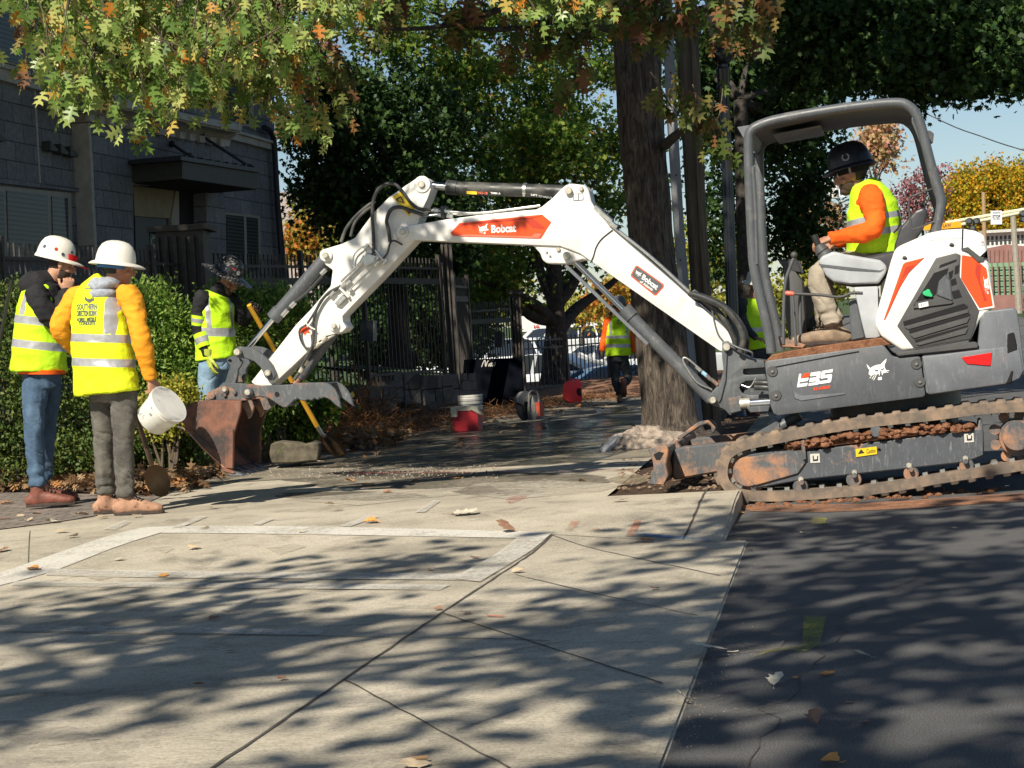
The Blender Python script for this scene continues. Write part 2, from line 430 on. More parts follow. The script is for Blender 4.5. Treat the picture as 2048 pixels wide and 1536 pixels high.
# sidewalk running away from the driveway
Lp = [GG(*p) for p in ((470, 935), (560, 925), (640, 905), (760, 880), (900, 850), (1045, 824), (1150, 806))]
def sx0(y): return float(np.interp(y, [p.y for p in Lp]+[60], [p.x for p in Lp]+[Lp[-1].x+(60-Lp[-1].y)*.12]))
def sx1(y): return xe(y)-.95-(y-12.35)*.012
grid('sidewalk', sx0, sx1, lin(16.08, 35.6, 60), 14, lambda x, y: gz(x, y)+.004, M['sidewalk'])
# planting strip with the tree and poles
grid('planting_strip', sx1, lambda y: xe(y)-.2, lin(12.4, 60, 60), 8, lambda x, y: gz(x, y)-.02+.025*noise.noise((x*3, y*3, 0)), M['mulch'])
grid('straw_bank', lambda y: -4.5, lambda y: xe(y)-.5, lin(35.4, 46, 30), 30, lambda x, y: gz(x, y)-.02+.30*sstep(35.6, 41, y)-.5*sstep(43, 46, y)+.03*noise.noise((x*3, y*3, 1)), simple('pine_straw_mulch', (.30, .15, .08), .95, var=.6, sc=26, bump=1, bsc=40, bd=.04))
grid('strip_soil', lambda y: xe(y)-.97-(y-12.35)*.012, lambda y: xe(y)-.12, lin(12.28, 17, 30), 12, lambda x, y: -.012+.03*noise.noise((x*4, y*4, 2)), M['mulch'])
# mulch bed on the left
bedL = [(p.x, p.y) for p in (GG(-500, 992), GG(0, 985), GG(200, 990), GG(330, 992), GG(400, 978), GG(440, 962))]
def bed_y(x): return float(np.interp(x, [a for a, b in bedL]+[Lp[0].x, Lp[2].x], [b for a, b in bedL]+[Lp[0].y, Lp[2].y]))
bm = NB(); rows = []
xs = lin(-16, bedL[-1][0], 40); prev = None
for x in xs:
    col = [bm.verts.new((x, y, .015+(.05 if i else 0)+.03*noise.noise((x*2, y*2, 5)))) for i, y in enumerate([bed_y(x)]+lin(bed_y(x)+.25, 22, 30))]
    if prev:
        for i in range(len(col)-1): bm.faces.new((prev[i], prev[i+1], col[i+1], col[i]))
    prev = col
finish('mulch_bed', bm, M['mulch'], kind='structure', smooth=180)
grid('mulch_strip', lambda y: bedL[-1][0] if y < 22 else -16, lambda y: sx0(y)+.02, lin(bedL[-1][1], 44, 60), 16, lambda x, y: gz(x, y)+.05*sstep(0, .3, sx0(y)-x)+.02*noise.noise((x*3, y*3, 7)), M['mulch'])
def edgefade(bm, f, el):
    old = set(bm.verts); c = [v.co.copy() for v in f.verts]; n = len(c); area = f.calc_area(); per = sum((c[i]-c[i-1]).length for i in range(n))
    th = min(.12, .9*area/per); bmesh.ops.inset_region(bm, faces=[f], thickness=th, use_even_offset=False, use_boundary=True)
    for v in bm.verts: v[el] = 0.0 if v in old else 1.0
def flat(name, pxs, mat, dz=.004, kind='structure', z=None):
    bm = NB(); el = bm.verts.layers.float.new('edge'); pts = [GG(x, y, dz) if z is None else G(x, y, z+dz) for x, y in pxs]
    if z is None:   # subdivide so that it follows the ramp
        f = bm.faces.new([bm.verts.new(p) for p in pts]); edgefade(bm, f, el)
        for k in lin(9.2, 12.2, 12): bmesh.ops.bisect_plane(bm, geom=bm.verts[:]+bm.edges[:]+bm.faces[:], plane_co=(0, k, 0), plane_no=(0, 1, 0))
        for v in bm.verts: v.co.z = gz(v.co.x, v.co.y)+dz
        bmesh.ops.triangulate(bm, faces=bm.faces)
    else: edgefade(bm, bm.faces.new([bm.verts.new(p) for p in pts]), el)
    for f in bm.faces:
        f.normal_update()
        if f.normal.z < 0: f.normal_flip()
    return finish(name, bm, mat, kind=kind, recalc=False)
flat('brick_paving', [(-420, 1110), (-200, 1086), (0, 1060), (110, 1046), (185, 1034), (300, 1004), (345, 985), (200, 978), (0, 972), (-420, 985)], M['pavers'], .006)
# painted lines
flat('painted_line', [(285, 1055), (330, 1054), (1105, 1069), (1040, 1079), (325, 1067)], M['white_line'])
flat('painted_line', [(285, 1056), (330, 1064), (225, 1102), (110, 1143), (0, 1172), (-60, 1188), (-60, 1167), (0, 1148), (140, 1102)], M['white_line'])
flat('painted_line', [(1038, 1077), (1104, 1071), (960, 1166), (905, 1160)], M['faint_line'], .008)
flat('painted_line', [(100, 1140), (500, 1146), (940, 1150), (925, 1162), (400, 1158), (90, 1152)], M['faint_line'], .006)
flat('painted_line', [(30, 1164), (300, 1167), (900, 1172), (880, 1182), (300, 1177), (20, 1173)], M['faint_line'], .006)
flat('painted_line', [(-60, 1252), (300, 1254), (650, 1263), (640, 1272), (200, 1265), (-60, 1262)], M['faint_line'])
for q in ([(345, 1057), (362, 1057), (415, 1035), (400, 1034)], [(505, 1050), (520, 1052), (550, 1040), (540, 1038)], [(440, 1222), (452, 1226), (515, 1200), (510, 1196)],
          [(830, 1026), (850, 1026), (880, 1004), (868, 1002)], [(680, 1055), (700, 1056), (760, 1035), (740, 1033)], [(205, 1060), (230, 1062), (262, 1046), (250, 1042)]):
    flat('painted_mark', q, M['faint_line'], .007)
for q in ([(300, 1100), (330, 1112), (350, 1103), (340, 1097)], [(530, 1100), (560, 1112), (612, 1098), (590, 1092)], [(170, 1155), (195, 1162), (228, 1156), (200, 1150)],
          [(200, 1196), (250, 1206), (300, 1190), (250, 1186)], [(560, 1000), (720, 1012), (900, 992), (1010, 985), (980, 972), (760, 985)],
          [(900, 985), (1020, 1000), (1200, 984), (1250, 970), (1100, 962), (960, 968)], [(-20, 1440), (60, 1500), (200, 1480), (120, 1440)]):
    flat('cement_dust', q, M['dust'], .005)
flat('spray_mark', [(1142, 1049), (1160, 1049), (1146, 1066), (1132, 1064)], M['orange_spray'], .006)
flat('spray_mark', [(1270, 1047), (1284, 1047), (1268, 1076), (1250, 1074)], M['orange_spray'], .006)
flat('spray_mark', [(1185, 1063), (1200, 1062), (1198, 1066), (1186, 1066)], M['orange_spray'], .006)
flat('spray_mark', [(1275, 1068), (1340, 1073), (1420, 1080), (1420, 1084), (1330, 1078), (1270, 1072)], M['blue_spray'], .006)
flat('spray_mark', [(1010, 1000), (1035, 992), (1060, 990), (1050, 998), (1020, 1010)], M['red_spray'], .006)
flat('spray_mark', [(972, 1232), (1010, 1234), (1006, 1237), (975, 1235)], M['orange_spray'], .006)
flat('spray_mark', [(700, 946), (1000, 944), (1240, 941), (1240, 943), (1000, 947), (700, 949)], M['red_spray'], .009)
flat('spray_mark', [(1608, 1232), (1652, 1232), (1640, 1288), (1612, 1302), (1560, 1300), (1500, 1314), (1545, 1296), (1604, 1290)], M['yellow_spray'], .005, z=-.10)
flat('spray_mark', [(1628, 1034), (1655, 1036), (1650, 1048), (1620, 1046)], M['yellow_spray'], .005, z=-.10)
# joints and cracks
def joint(pxs, w=3.2, dz=.003, z=None, wob=.0):
    bm = NB(); P_ = [GG(x, y, dz) if z is None else G(x, y, z+dz) for x, y in pxs]; q = []
    for a, b in zip(P_, P_[1:]):
        n = max(2, int((b-a).length/.12))
        for i in range(n): q.append(a.lerp(b, i/n))
    q.append(P_[-1]); d = (q[-1]-q[0]).normalized(); s = Vector((-d.y, d.x, 0))
    prev = None
    for i, p in enumerate(q):
        if z is None: p.z = gz(p.x, p.y)+dz
        o = s*wob*noise.noise((p.x*7, p.y*7, 3)); hw = w*.001*(1+.6*noise.noise((p.x*15, p.y*15, 9)))
        r = [bm.verts.new(p+o-s*hw), bm.verts.new(p+o+s*hw)]
        if prev: bm.faces.new((prev[0], prev[1], r[1], r[0]))
        prev = r
    for f in bm.faces:
        f.normal_update()
        if f.normal.z < 0: f.normal_flip()
    finish('concrete_joint', bm, M['blackhole'], kind='structure', recalc=False)
joint([(330, 1600), (430, 1534), (690, 1358), (890, 1222), (1104, 1073)], 6, wob=.006)
joint([(-60, 1264), (200, 1268), (650, 1273), (1024, 1279), (1100, 1283)], 4, wob=.004)
joint([(690, 1360), (1060, 1560)], 3.5, wob=.008); joint([(690, 1360), (1000, 1306), (1150, 1280)], 2, wob=.012)
joint([(885, 1227), (1024, 1272), (1150, 1312), (1325, 1368)], 4, wob=.006)
joint([(1104, 1073), (1270, 1116), (1440, 1152)], 3.5, wob=.006); joint([(1030, 1150), (1200, 1190), (1394, 1232)], 3.2, wob=.006)
joint([(1104, 1072), (1430, 1084)], 4, wob=.006); joint([(60, 1062), (57, 1130)], 2); joint([(0, 1150), (180, 1090), (300, 1056)], 2.5, wob=.006)
joint([(1416, 976), (1395, 1020), (1366, 1080)], 6, wob=.006); joint([(910, 1462), (1040, 1420)], 1.6, wob=.02); joint([(1000, 1290), (1200, 1286), (1370, 1284)], 1.4, wob=.02)
joint([(0, 1034), (120, 1046), (180, 1036)], 6); joint([(470, 934), (800, 932), (1270, 930)], 9, .006); joint([(700, 955), (1000, 953), (1240, 950)], 5, .006)
joint([(1500, 1540), (1560, 1400), (1640, 1310), (1700, 1230), (1830, 1150), (2060, 1090)], 2.2, z=-.10, wob=.10)
# damp and wet ground
def blob(cx, cy, rx, ry, n=26, amp=.25, seed=0):
    return [(cx+rx*math.cos(a)*(1+amp*noise.noise((math.cos(a)*2+seed, math.sin(a)*2, seed))), cy+ry*math.sin(a)*(1+amp*noise.noise((math.cos(a)*2+seed, math.sin(a)*2, seed+4))))
            for a in [2*math.pi*i/n for i in range(n)]]
flat('damp_patch', blob(900, 962, 330, 17, seed=1), M['wet_stain'], .0035)
flat('damp_patch', blob(700, 992, 150, 9, seed=8), M['wet_stain'], .0035); flat('damp_patch', blob(1000, 985, 90, 6, seed=9), M['wet_stain'], .0035)
flat('puddle', [(560, 938), (640, 912), (760, 884), (900, 858), (1050, 846), (1180, 838), (1282, 842), (1284, 870), (1270, 900), (1180, 926), (1000, 934), (760, 936)], M['wet'], .007)
flat('puddle', blob(1130, 905, 70, 9, seed=5), M['wet'], .010)
flat('puddle', blob(800, 948, 150, 5, seed=6), M['wet'], .0045)
flat('puddle', blob(1235, 822, 45, 7, seed=3), M['wet'], .007)
for q in (blob(1260, 960, 40, 10, seed=2),):
    flat('sand_patch', q, M['grit'], .0045)
# grit and clay along the kerb foot
def patch_z(name, pxs, mat, dz): return flat(name, pxs, mat, dz, z=-.10)
patch_z('clay_smear', [(1470, 1010), (1700, 1008), (2048, 985), (2200, 975), (2200, 990), (2048, 1002), (1800, 1018), (1640, 1024), (1500, 1022)], paint('clay_smear', (.36, .17, .09), None, .42, .60, 26, 3), .004)
patch_z('grit_strip', [(1440, 1085), (1478, 1082), (1478, 1110), (1392, 1300), (1350, 1440), (1320, 1540), (1280, 1540), (1330, 1380), (1400, 1240)], paint('road_grit', (.20, .18, .15), None, .36, .52, 60, 4), .005)
patch_z('grit_strip', blob(1480, 1280, 90, 26, seed=12), paint('pale_grit', (.26, .24, .21), None, .30, .50, 70, 4), .006)
patch_z('grit_strip', blob(1460, 1410, 120, 22, seed=13), bpy.data.materials['pale_grit'], .006)
patch_z('grit_strip', blob(1500, 1060, 60, 20, seed=14), bpy.data.materials['road_grit'], .006)
# ================================================================== machine materials
def dirty(name, c, dirt, rough=.45, lo=.55, hi=.72, dsc=5, scratch=.0, spec=.5, grad=None):
    t = MT(name, rough, 0, spec); cc = t.ramp(t.noise(9, 6), [(.3, tuple(x*.85 for x in c)), (.7, tuple(min(1, x*1.12) for x in c))])
    if scratch:
        s = t.ramp(t.noise(10, 9, .82, sc=(5, 5, 1), dist=.5), [(.54, 0.0), (.68, 1.0)])
        cc = t.mix(t.math('MULTIPLY', s, scratch), cc, (.32, .33, .33))
    f = t.ramp(t.noise(dsc, 10, .72), [(lo, 0.0), (hi, 1.0)])
    cc = t.mix(f, cc, dirt); t.rgh(t.ramp(f, [(0, rough), (1, .95)])); t.col(cc); t.bump(t.noise(50, 6, .7), .18, .004); return t.m
CLAY = (.38, .19, .10)
M['white_paint'] = dirty('white_machine_paint', (.74, .72, .67), (.48, .43, .35), .36, .58, .82, 6, .10)
M['grey_metal'] = dirty('charcoal_steel', (.085, .092, .10), (.20, .18, .16), .42, .56, .78, 7, .35)
M['panel'] = dirty('charcoal_panel', (.080, .086, .095), (.17, .15, .13), .45, .60, .80, 4, .30)
M['plastic'] = dirty('dark_grey_plastic', (.062, .062, .062), (.15, .12, .11), .6, .60, .85, 6, .12)
M['cweight'] = dirty('counterweight_paint', (.12, .13, .145), (.22, .16, .16), .5, .55, .8, 5, .5)
M['clay_steel'] = dirty('clay_caked_steel', (.08, .085, .09), CLAY, .5, .44, .60, 5, .5)
M['clay_light'] = dirty('clay_spotted_steel', (.070, .078, .088), CLAY, .45, .58, .70, 5, .7)
M['thumb'] = dirty('rust_edged_steel', (.075, .083, .092), (.27, .12, .065), .5, .51, .64, 6, .7)
M['rust'] = dirty('rusty_bucket_steel', (.19, .078, .048), (.045, .040, .040), .75, .46, .62, 3.5, .25)
M['rubber'] = dirty('dusty_track_rubber', (.13, .105, .085), (.27, .19, .13), .9, .45, .65, 8)
M['hose'] = simple('black_hose', (.035, .037, .037), .42, var=.3, sc=20, dirt=(.14, .13, .11), dirt_lo=.5, dirt_hi=.75)
M['chrome'] = simple('chrome_rod', (.72, .72, .72), .12, 1, var=.05)
M['steel'] = simple('zinc_fitting', (.55, .55, .52), .32, .9, var=.2, sc=40)
M['pin'] = simple('pale_pin', (.52, .49, .41), .45, .6, var=.25, sc=40)
M['red'] = simple('orange_red_decal', (.80, .075, .012), .35, var=.05, sc=4)
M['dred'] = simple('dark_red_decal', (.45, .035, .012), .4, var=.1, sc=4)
M['white_dec'] = simple('white_decal', (.85, .84, .80), .4, var=.03)
M['black_dec'] = simple('black_decal', (.02, .02, .02), .4, var=.1)
M['yellow_dec'] = simple('yellow_decal', (.72, .50, .01), .45, var=.1, sc=30)
M['lgrey_dec'] = simple('pale_label', (.55, .53, .48), .5, var=.12, sc=50)
M['lightgrey'] = dirty('light_grey_plastic', (.36, .38, .40), (.28, .27, .25), .5, .55, .85, 5, .0)
M['seat'] = simple('black_vinyl_seat', (.035, .035, .04), .4, var=.2, sc=15, bump=.2)
M['green'] = simple('green_cap', (.03, .45, .16), .4)
M['shade_fill'] = simple('near_black_shade_fill', (.008, .008, .009), .9)  # near-black stands in for shade in openings and gaps; also on bolt heads
M['reflector'] = simple('red_reflector', (.75, .01, .01), .25, var=.05)
M['orange_plastic'] = simple('salmon_knob', (.72, .16, .10), .4)
# ================================================================== the excavator
def Z(ox, oy, s, pts): return [(ox+x/s, oy+y/s) for x, y in pts]
AY = R(11)
_o = P(1700, 700, 12.2)
MP = Plane(_o.x, _o.y, math.cos(AY), -math.sin(AY))
EX = root('mini_excavator', 'white and charcoal compact excavator with red markings, its long arm reaching left over the sidewalk', 'excavator', (_o.x, _o.y+.8, -.10))
def mp(px, py, v): return MP.pt(px, py, v)
def upx(v=0): return F/12.4
def plate(name, pxs, v0, v1, mat, parent=None, bev=.006, seg=1, smooth=35, vref=None, more=None, label=None):
    bm = NB(); prism(bm, MP, pxs, v0, v1, bev, vref, seg)
    if more: more(bm)
    return finish(name, bm, mat, parent or EX, smooth=smooth, label=label)
def pin(bm, px, py, v, r, h, bev=.004):
    c = mp(px, py, v); disc(bm, c - MP.n*(h/2), MP.n, r, h, 22, bev)
def pins(name, lst, mat, parent):
    for (px, py, v, r, h) in lst:
        bm = NB(); pin(bm, px, py, v, r, h); finish(name, bm, mat, parent, smooth=40)
def rod(bm, a, b, r, v, v2=None, n=16): loft(bm, [mp(*a, v), mp(*b, v if v2 is None else v2)], [r, r], n)
def hose(pts, r, mat, parent, name='hose'):
    bm = NB(); tube(bm, [mp(*p) for p in pts], r, 8, 6); return finish(name, bm, mat, parent, smooth=60)
def decal(name, pxs, v, mat, parent, lift=.004):
    bm = NB(); prism(bm, MP, pxs, v-lift, v-lift+.002, 0, v-lift); return finish(name, bm, mat, parent)

# ---------------- tracks
outer = [(2085, 804), (2048, 801), (1960, 806), (1867, 818), (1689, 838), (1543, 866), (1483, 879), (1450, 897), (1435, 922), (1433, 955), (1446, 982), (1474, 1000),
         (1527, 1006), (1624, 1002), (1762, 990), (1907, 966), (2048, 944), (2092, 934), (2118, 908), (2124, 872), (2114, 832)]
def ring2d(pts, n):
    p = [Vector((x, y)) for x, y in pts]; q = []
    for i in range(len(p)):
        a, b, c, d = p[i-1], p[i], p[(i+1) % len(p)], p[(i+2) % len(p)]
        for j in range(10):
            t = j/10; q.append(.5*((2*b)+(c-a)*t+(2*a-5*b+4*c-d)*t*t+(3*b-a-3*c+d)*t**3))
    L = [0]
    for i in range(len(q)): L.append(L[-1]+(q[(i+1) % len(q)]-q[i]).length)
    out = []
    for k in range(n):
        s = L[-1]*k/n; i = max(j for j in range(len(q)) if L[j] <= s); f = (s-L[i])/(L[i+1]-L[i]); out.append(q[i].lerp(q[(i+1) % len(q)], f))
    return out
def track(v0, v1):
    NT = 44; SUB = 8; n = NT*SUB; c = ring2d(outer, n); bm = NB(); rows = []
    cen = sum(c, Vector((0, 0)))/n
    for i in range(n):
        t = (c[(i+1) % n]-c[i-1]).normalized(); nn = Vector((t.y, -t.x))
        if nn.dot(cen-c[i]) < 0: nn = -nn
        ph = i % SUB; lug = -4.5 if ph in (1, 2, 3, 4) else 0.0
        wob = 1.2*noise.noise((i*.13, v0, 0))
        o_, s_, i_ = c[i]+nn*(1+lug+wob), c[i]+nn*(3+wob*.4), c[i]+nn*23
        g = 7 if ph in (5, 6, 7) else 0
        i2 = c[i]+nn*(23+g)
        w_ = v1-v0
        def q(p2, v): return mp(p2.x, p2.y, v0) + MP.n*(v-v0)
        rows.append([bm.verts.new(q(a, v)) for a, v in ((s_, v0), (o_ if ph % 8 else s_, v0+.012), (o_, v0+w_*.47), (s_, v0+w_*.5), (o_, v0+w_*.53), (o_, v1-.012), (s_, v1), (i_, v1), (i_, v0+w_*.62), (i2, v0+w_*.6), (i2, v0+w_*.4), (i_, v0+w_*.38), (i_, v0))])
    for i in range(n):
        a, b = rows[i], rows[(i+1) % n]; k = len(a)
        for j in range(k): bm.faces.new((a[j], a[(j+1) % k], b[(j+1) % k], b[j]))
    tr = finish('rubber_track', bm, M['rubber'], EX, smooth=30)
    for k in range(NT if v0 < 1 else 0):   # bright worn steel cores along the inside of the lower run
        bm = NB()
        i = k*SUB+6; t = (c[(i+1) % n]-c[i-1]).normalized(); nn = Vector((t.y, -t.x))
        if nn.dot(cen-c[i]) < 0: nn = -nn
        p = c[i]+nn*25
        M3 = Matrix((MP.t, MP.n, Vector((0, 0, 1)))).transposed() @ Matrix.Rotation(math.atan2(t.y, t.x), 3, 'Y')
        box(bm, mp(p.x, p.y, v0)+MP.n*(w_*.30), (.030, .06, .026), M=M3, bev=.008); finish('track_core', bm, M['steel'], tr, smooth=40)
    fr = plate('track_frame', [(1477, 919), (1500, 907), (1604, 899), (1607, 903), (1955, 857), (1958, 838), (1964, 838), (1968, 866), (1968, 911), (1931, 925), (1608, 960), (1507, 978), (1491, 960)], v0+.035, v1-.035, M['clay_light'], bev=.008)
    plate('frame_cover', [(1480, 917), (1563, 904), (1604, 900), (1612, 925), (1596, 948), (1510, 972), (1494, 958)], v0+.018, v0+.036, M['clay_steel'], fr, bev=.006)
    plate('frame_clip', [(1601, 882), (1609, 880), (1613, 918), (1606, 921)], v0+.004, v0+.034, M['clay_steel'], fr, bev=.003)
    bm = NB(); pin(bm, 1500, 939, v0+.27, 44/upx(), .20); pin(bm, 1500, 939, v0+.2, 30/upx(), .18); finish('idler_wheel', bm, M['clay_steel'], EX, smooth=40)
    bm = NB(); pin(bm, 2033, 872, v0+.05, 28/upx(), .05); pin(bm, 2033, 872, v0+.22, 36/upx(), .16)
    N_ = 9
    for k in range(N_):
        a = 2*math.pi*k/N_; cc = mp(2033, 872, v0+.14)+MP.t*(math.cos(a)*.135)+Vector((0, 0, math.sin(a)*.135)); disc(bm, cc, MP.n, .032, .05, 10)
    finish('drive_sprocket', bm, M['clay_steel'], EX, smooth=40)
    for x, y, r in ((1604, 964, 15), (1709, 950, 15), (1822, 938, 15), (1931, 922, 14), (1752, 862, 13)):
        bm = NB(); pin(bm, x, y+(0 if r == 13 else 4), v0+.26, r/upx(), .22); pin(bm, x, y, v0+.04, (r-2 if r == 13 else 5)/upx(), .04, .002)
        finish('track_roller', bm, M['clay_steel'] if r != 13 else M['grey_metal'], EX, smooth=40)
    bm = NB()
    for k in range(800 if v0 < 1 else 150):
        u = random.random(); x = 1575+u*375; y = 896-u*40+random.uniform(-17, 2)*(.5+.5*math.sin(u*3.1))+noise.noise((u*9, v0, 2))*7
        r = random.uniform(.008, .028); bmesh.ops.create_icosphere(bm, subdivisions=1, radius=r, matrix=Matrix.Translation(mp(x, y, v0+random.uniform(.0, .26))) @ Matrix.Diagonal((1.2, 1, random.uniform(.6, 1), 1)))
    for v in bm.verts: v.co += Vector([noise.noise(v.co*60+Vector((k*9, 0, 0)))*.008 for k in range(3)])
    finish('caked_clay', bm, M['clay'], EX, smooth=25)
    return fr
fr = track(-.02, .28)
plate('clay_bed', [(1575, 903), (1950, 858), (1950, 850), (1860, 856), (1700, 878), (1575, 897)], .03, .22, M['clay'], bev=.01)
for (x, y) in ((1630, 916), (1938, 875)):
    decal('track_label', [(x-10, y-8), (x+9, y-9), (x+10, y+9), (x-9, y+10)], .018-.0, M['lgrey_dec'], fr, .008)
    decal('label_print', [(x-5, y-5), (x-3, y-5), (x-2, y+3), (x+4, y+2), (x+4, y-4), (x+6, y-4), (x+6, y+5), (x-4, y+6)], .008, M['black_dec'], fr, .002)
wl = decal('warning_label', [(1711, 898), (1753, 893), (1754, 908), (1712, 914)], .015, M['yellow_dec'], fr, .007)
decal('warning_mark', [(1716, 908), (1722, 898), (1729, 906)], .008, M['black_dec'], fr, .002)
lettering('label_text', 'Caution', [(1733, 898), (1751, 896), (1751, 905), (1733, 907)], lambda x, y: mp(x, y, .0055), M['black_dec'], fr)
bm = NB(); pin(bm, 1758, 898, .012, 3.5/upx(), .004); finish('frame_hole', bm, M['shade_fill'], fr)
for x, y in ((1709, 945), (1818, 931), (1931, 917), (1602, 959)):
    bm = NB(); disc(bm, mp(x, y, .012), MP.n, 6/upx(), .02, 6, .003); finish('roller_bolt', bm, M['pin'], fr)
track(1.45, 1.75)
bm = NB(); prism(bm, MP, [(1640, 850), (1900, 815), (1910, 880), (1640, 930)], .25, 1.48, .02); finish('car_body', bm, M['grey_metal'], EX).name = 'undercarriage'
c = mp(1790, 800, .87)
bm = NB(); revolve(bm, c-Vector((0, 0, .22)), [(.48, 0), (.5, .05), (.42, .06), (.42, .3)], 30); finish('turntable', bm, M['grey_metal'], EX, smooth=40)

# ---------------- dozer blade
plate('blade_end', [(1295, 899), (1310, 893), (1333, 891), (1337, 900), (1332, 930), (1337, 950), (1328, 971), (1298, 969), (1307, 935), (1304, 915)], -.03, .0, M['clay_steel'], bev=.006)
bm = NB(); prism(bm, MP, [(1307, 909), (1318, 903), (1328, 906), (1320, 920), (1312, 920)], -.032, -.029); finish('blade_opening', bm, M['shade_fill'], EX)
bl = plate('dozer_blade', [(1322, 897), (1334, 893), (1338, 903), (1330, 925), (1334, 950), (1328, 969), (1316, 968), (1322, 948), (1318, 925)], .0, 1.72, M['clay_steel'], bev=.008)
plate('blade_rib', [(1352, 882), (1362, 893), (1358, 903), (1348, 898)], .4, .46, M['clay_steel'])
for v in (.30, 1.28):
    plate('blade_arm', [(1335, 905), (1357, 899), (1470, 888), (1560, 893), (1560, 925), (1440, 950), (1357, 964), (1335, 967)], v, v+.12, M['clay_steel'], bev=.012, vref=.02)
plate('blade_link', [(1321, 893), (1368, 858), (1395, 853), (1408, 868), (1401, 884), (1395, 878), (1397, 869), (1388, 862), (1372, 868), (1330, 897)], 1.0, 1.08, M['clay_steel'], bev=.008, vref=.1)
plate('blade_bracket', [(1502, 872), (1548, 846), (1556, 850), (1556, 868), (1520, 890)], .5, .56, M['grey_metal'], bev=.006, vref=.3)
bm = NB(); rod(bm, (1480, 900), (1600, 830), .035, .75); finish('blade_cylinder', bm, M['grey_metal'], EX, smooth=40)

# ---------------- house
plate('side_panel', [(1529, 726), (1536, 721), (1764, 690), (1769, 692), (1784, 711), (1792, 714), (1836, 711), (1841, 714), (1851, 790), (1846, 794), (1556, 831), (1547, 827), (1541, 812)], .0, 1.62, M['panel'], bev=.014, seg=2)
sp = bpy.data.objects['side_panel']
bm = NB(); loft(bm, smooth_path([mp(x, y, -.002) for x, y in ((1545, 735), (1640, 717), (1718, 703))], 4), [.0035]*9, 6); finish('panel_seam', bm, M['shade_fill'], sp)
plate('panel_swage', [(1576, 748), (1590, 783), (1602, 792), (1690, 785), (1692, 790), (1602, 803), (1588, 797)], -.006, .01, M['cweight'], sp, bev=.006)
for x, y in ((1545, 743), (1552, 791), (1833, 728), (1840, 764)):
    bm = NB(); pin(bm, x, y, .001, 11/upx(), .008); finish('bolt_recess', bm, M['plastic'], sp, smooth=40)
    bm = NB(); pin(bm, x, y, -.006, 3.2/upx(), .012); finish('panel_bolt', bm, M['steel'], sp, smooth=40)
plate('cab_floor', [(1529, 724), (1545, 709), (1600, 698), (1768, 674), (1790, 690), (1766, 692), (1536, 723)], .03, 1.5, M['clay'], bev=.008)
cw = plate('counterweight', [(1843, 712), (1850, 708), (1955, 697), (1960, 640), (1968, 622), (2028, 615), (2035, 622), (2044, 690), (2050, 740), (2042, 757), (2018, 768), (1860, 790), (1852, 786)], .0, 1.62, M['cweight'], bev=.03, seg=3)
plate('counterweight_skirt', [(1844, 713), (1955, 699), (2038, 690), (2047, 742), (2040, 756), (2018, 767), (1858, 789)], -.012, .05, M['cweight'], cw, bev=.014, seg=2)
plate('skirt_ledge', [(1790, 706), (1950, 683), (1958, 688), (1957, 697), (1850, 708), (1796, 714)], -.02, .06, M['plastic'], cw, bev=.008)
plate('tie_down_recess', [(2015, 668), (2028, 664), (2036, 700), (2014, 708)], -.016, .02, M['shade_fill'], cw)
plate('reflector', [(1923, 715), (1984, 705), (1981, 732), (1934, 728)], -.020, .0, M['reflector'], cw, bev=.003)
plate('lifting_slot', [(2022, 741), (2028, 741), (2024, 766), (2011, 768)], -.016, .0, M['shade_fill'], cw)
ec = plate('engine_cover', [(1790, 497), (1802, 490), (1860, 465), (1890, 459), (1925, 457), (1950, 461), (1969, 470), (1973, 486), (1988, 600), (1987, 616), (1960, 640), (1942, 680), (1830, 700), (1804, 702), (1762, 673), (1750, 651), (1752, 632), (1780, 528)], .0, 1.6, M['white_paint'], bev=.028, seg=3)
gp = [(1872, 516), (1912, 506), (1922, 510), (1920, 553), (1959, 621), (1942, 678), (1828, 697), (1794, 652)]
gr = plate('engine_grille', gp, -.010, .03, M['plastic'], bev=.008, seg=2)
for q in ([(1880, 530), (1914, 518), (1912, 523), (1878, 536)], [(1897, 545), (1907, 540), (1904, 555), (1899, 560)], [(1910, 533), (1918, 529), (1917, 546), (1909, 549)]): plate('grille_slot', q, -.0125, .0, M['shade_fill'], gr, bev=0)  # flat near-black plates on the grille stand in for shaded slots
plate('grille_well', [(1868, 546), (1897, 536), (1890, 560), (1870, 590), (1836, 606), (1826, 612)], -.0125, .0, M['shade_fill'], gr, bev=0)
plate('filler_neck', [(1872, 590), (1878, 562), (1892, 548), (1901, 562), (1904, 590), (1906, 603)], -.02, .0, M['grey_metal'], gr, bev=.006)
plate('grille_shelf', [(1832, 604), (1880, 595), (1908, 604), (1903, 608), (1826, 618)], -.022, .0, M['plastic'], gr, bev=.004)
for q in ([(1901, 560), (1911, 556), (1914, 568), (1903, 572)], [(1903, 583), (1918, 579), (1924, 594), (1907, 598)]): plate('grille_slot', q, -.0125, .0, M['shade_fill'], gr, bev=0)
for q in ([(1806, 643), (1928, 607), (1936, 613), (1934, 617), (1808, 652)], [(1818, 661), (1940, 627), (1941, 631), (1819, 667)], [(1829, 680), (1936, 650), (1936, 653), (1831, 685)]): plate('grille_slot', q, -.0125, .0, M['shade_fill'], gr, bev=0)
for q in ([(1808, 654), (1936, 619), (1938, 626), (1816, 660)], [(1820, 670), (1941, 634), (1935, 646), (1828, 678)], [(1832, 688), (1937, 656), (1932, 668), (1838, 692)]): plate('grille_louvre', q, -.018, .0, M['plastic'], gr, bev=.004)
cp = plate('fuel_cap', [(1846, 583), (1852, 581), (1855, 578), (1860, 579), (1861, 584), (1866, 590), (1864, 595), (1850, 592), (1845, 588)], -.04, -.01, M['green'], gr, bev=.004)
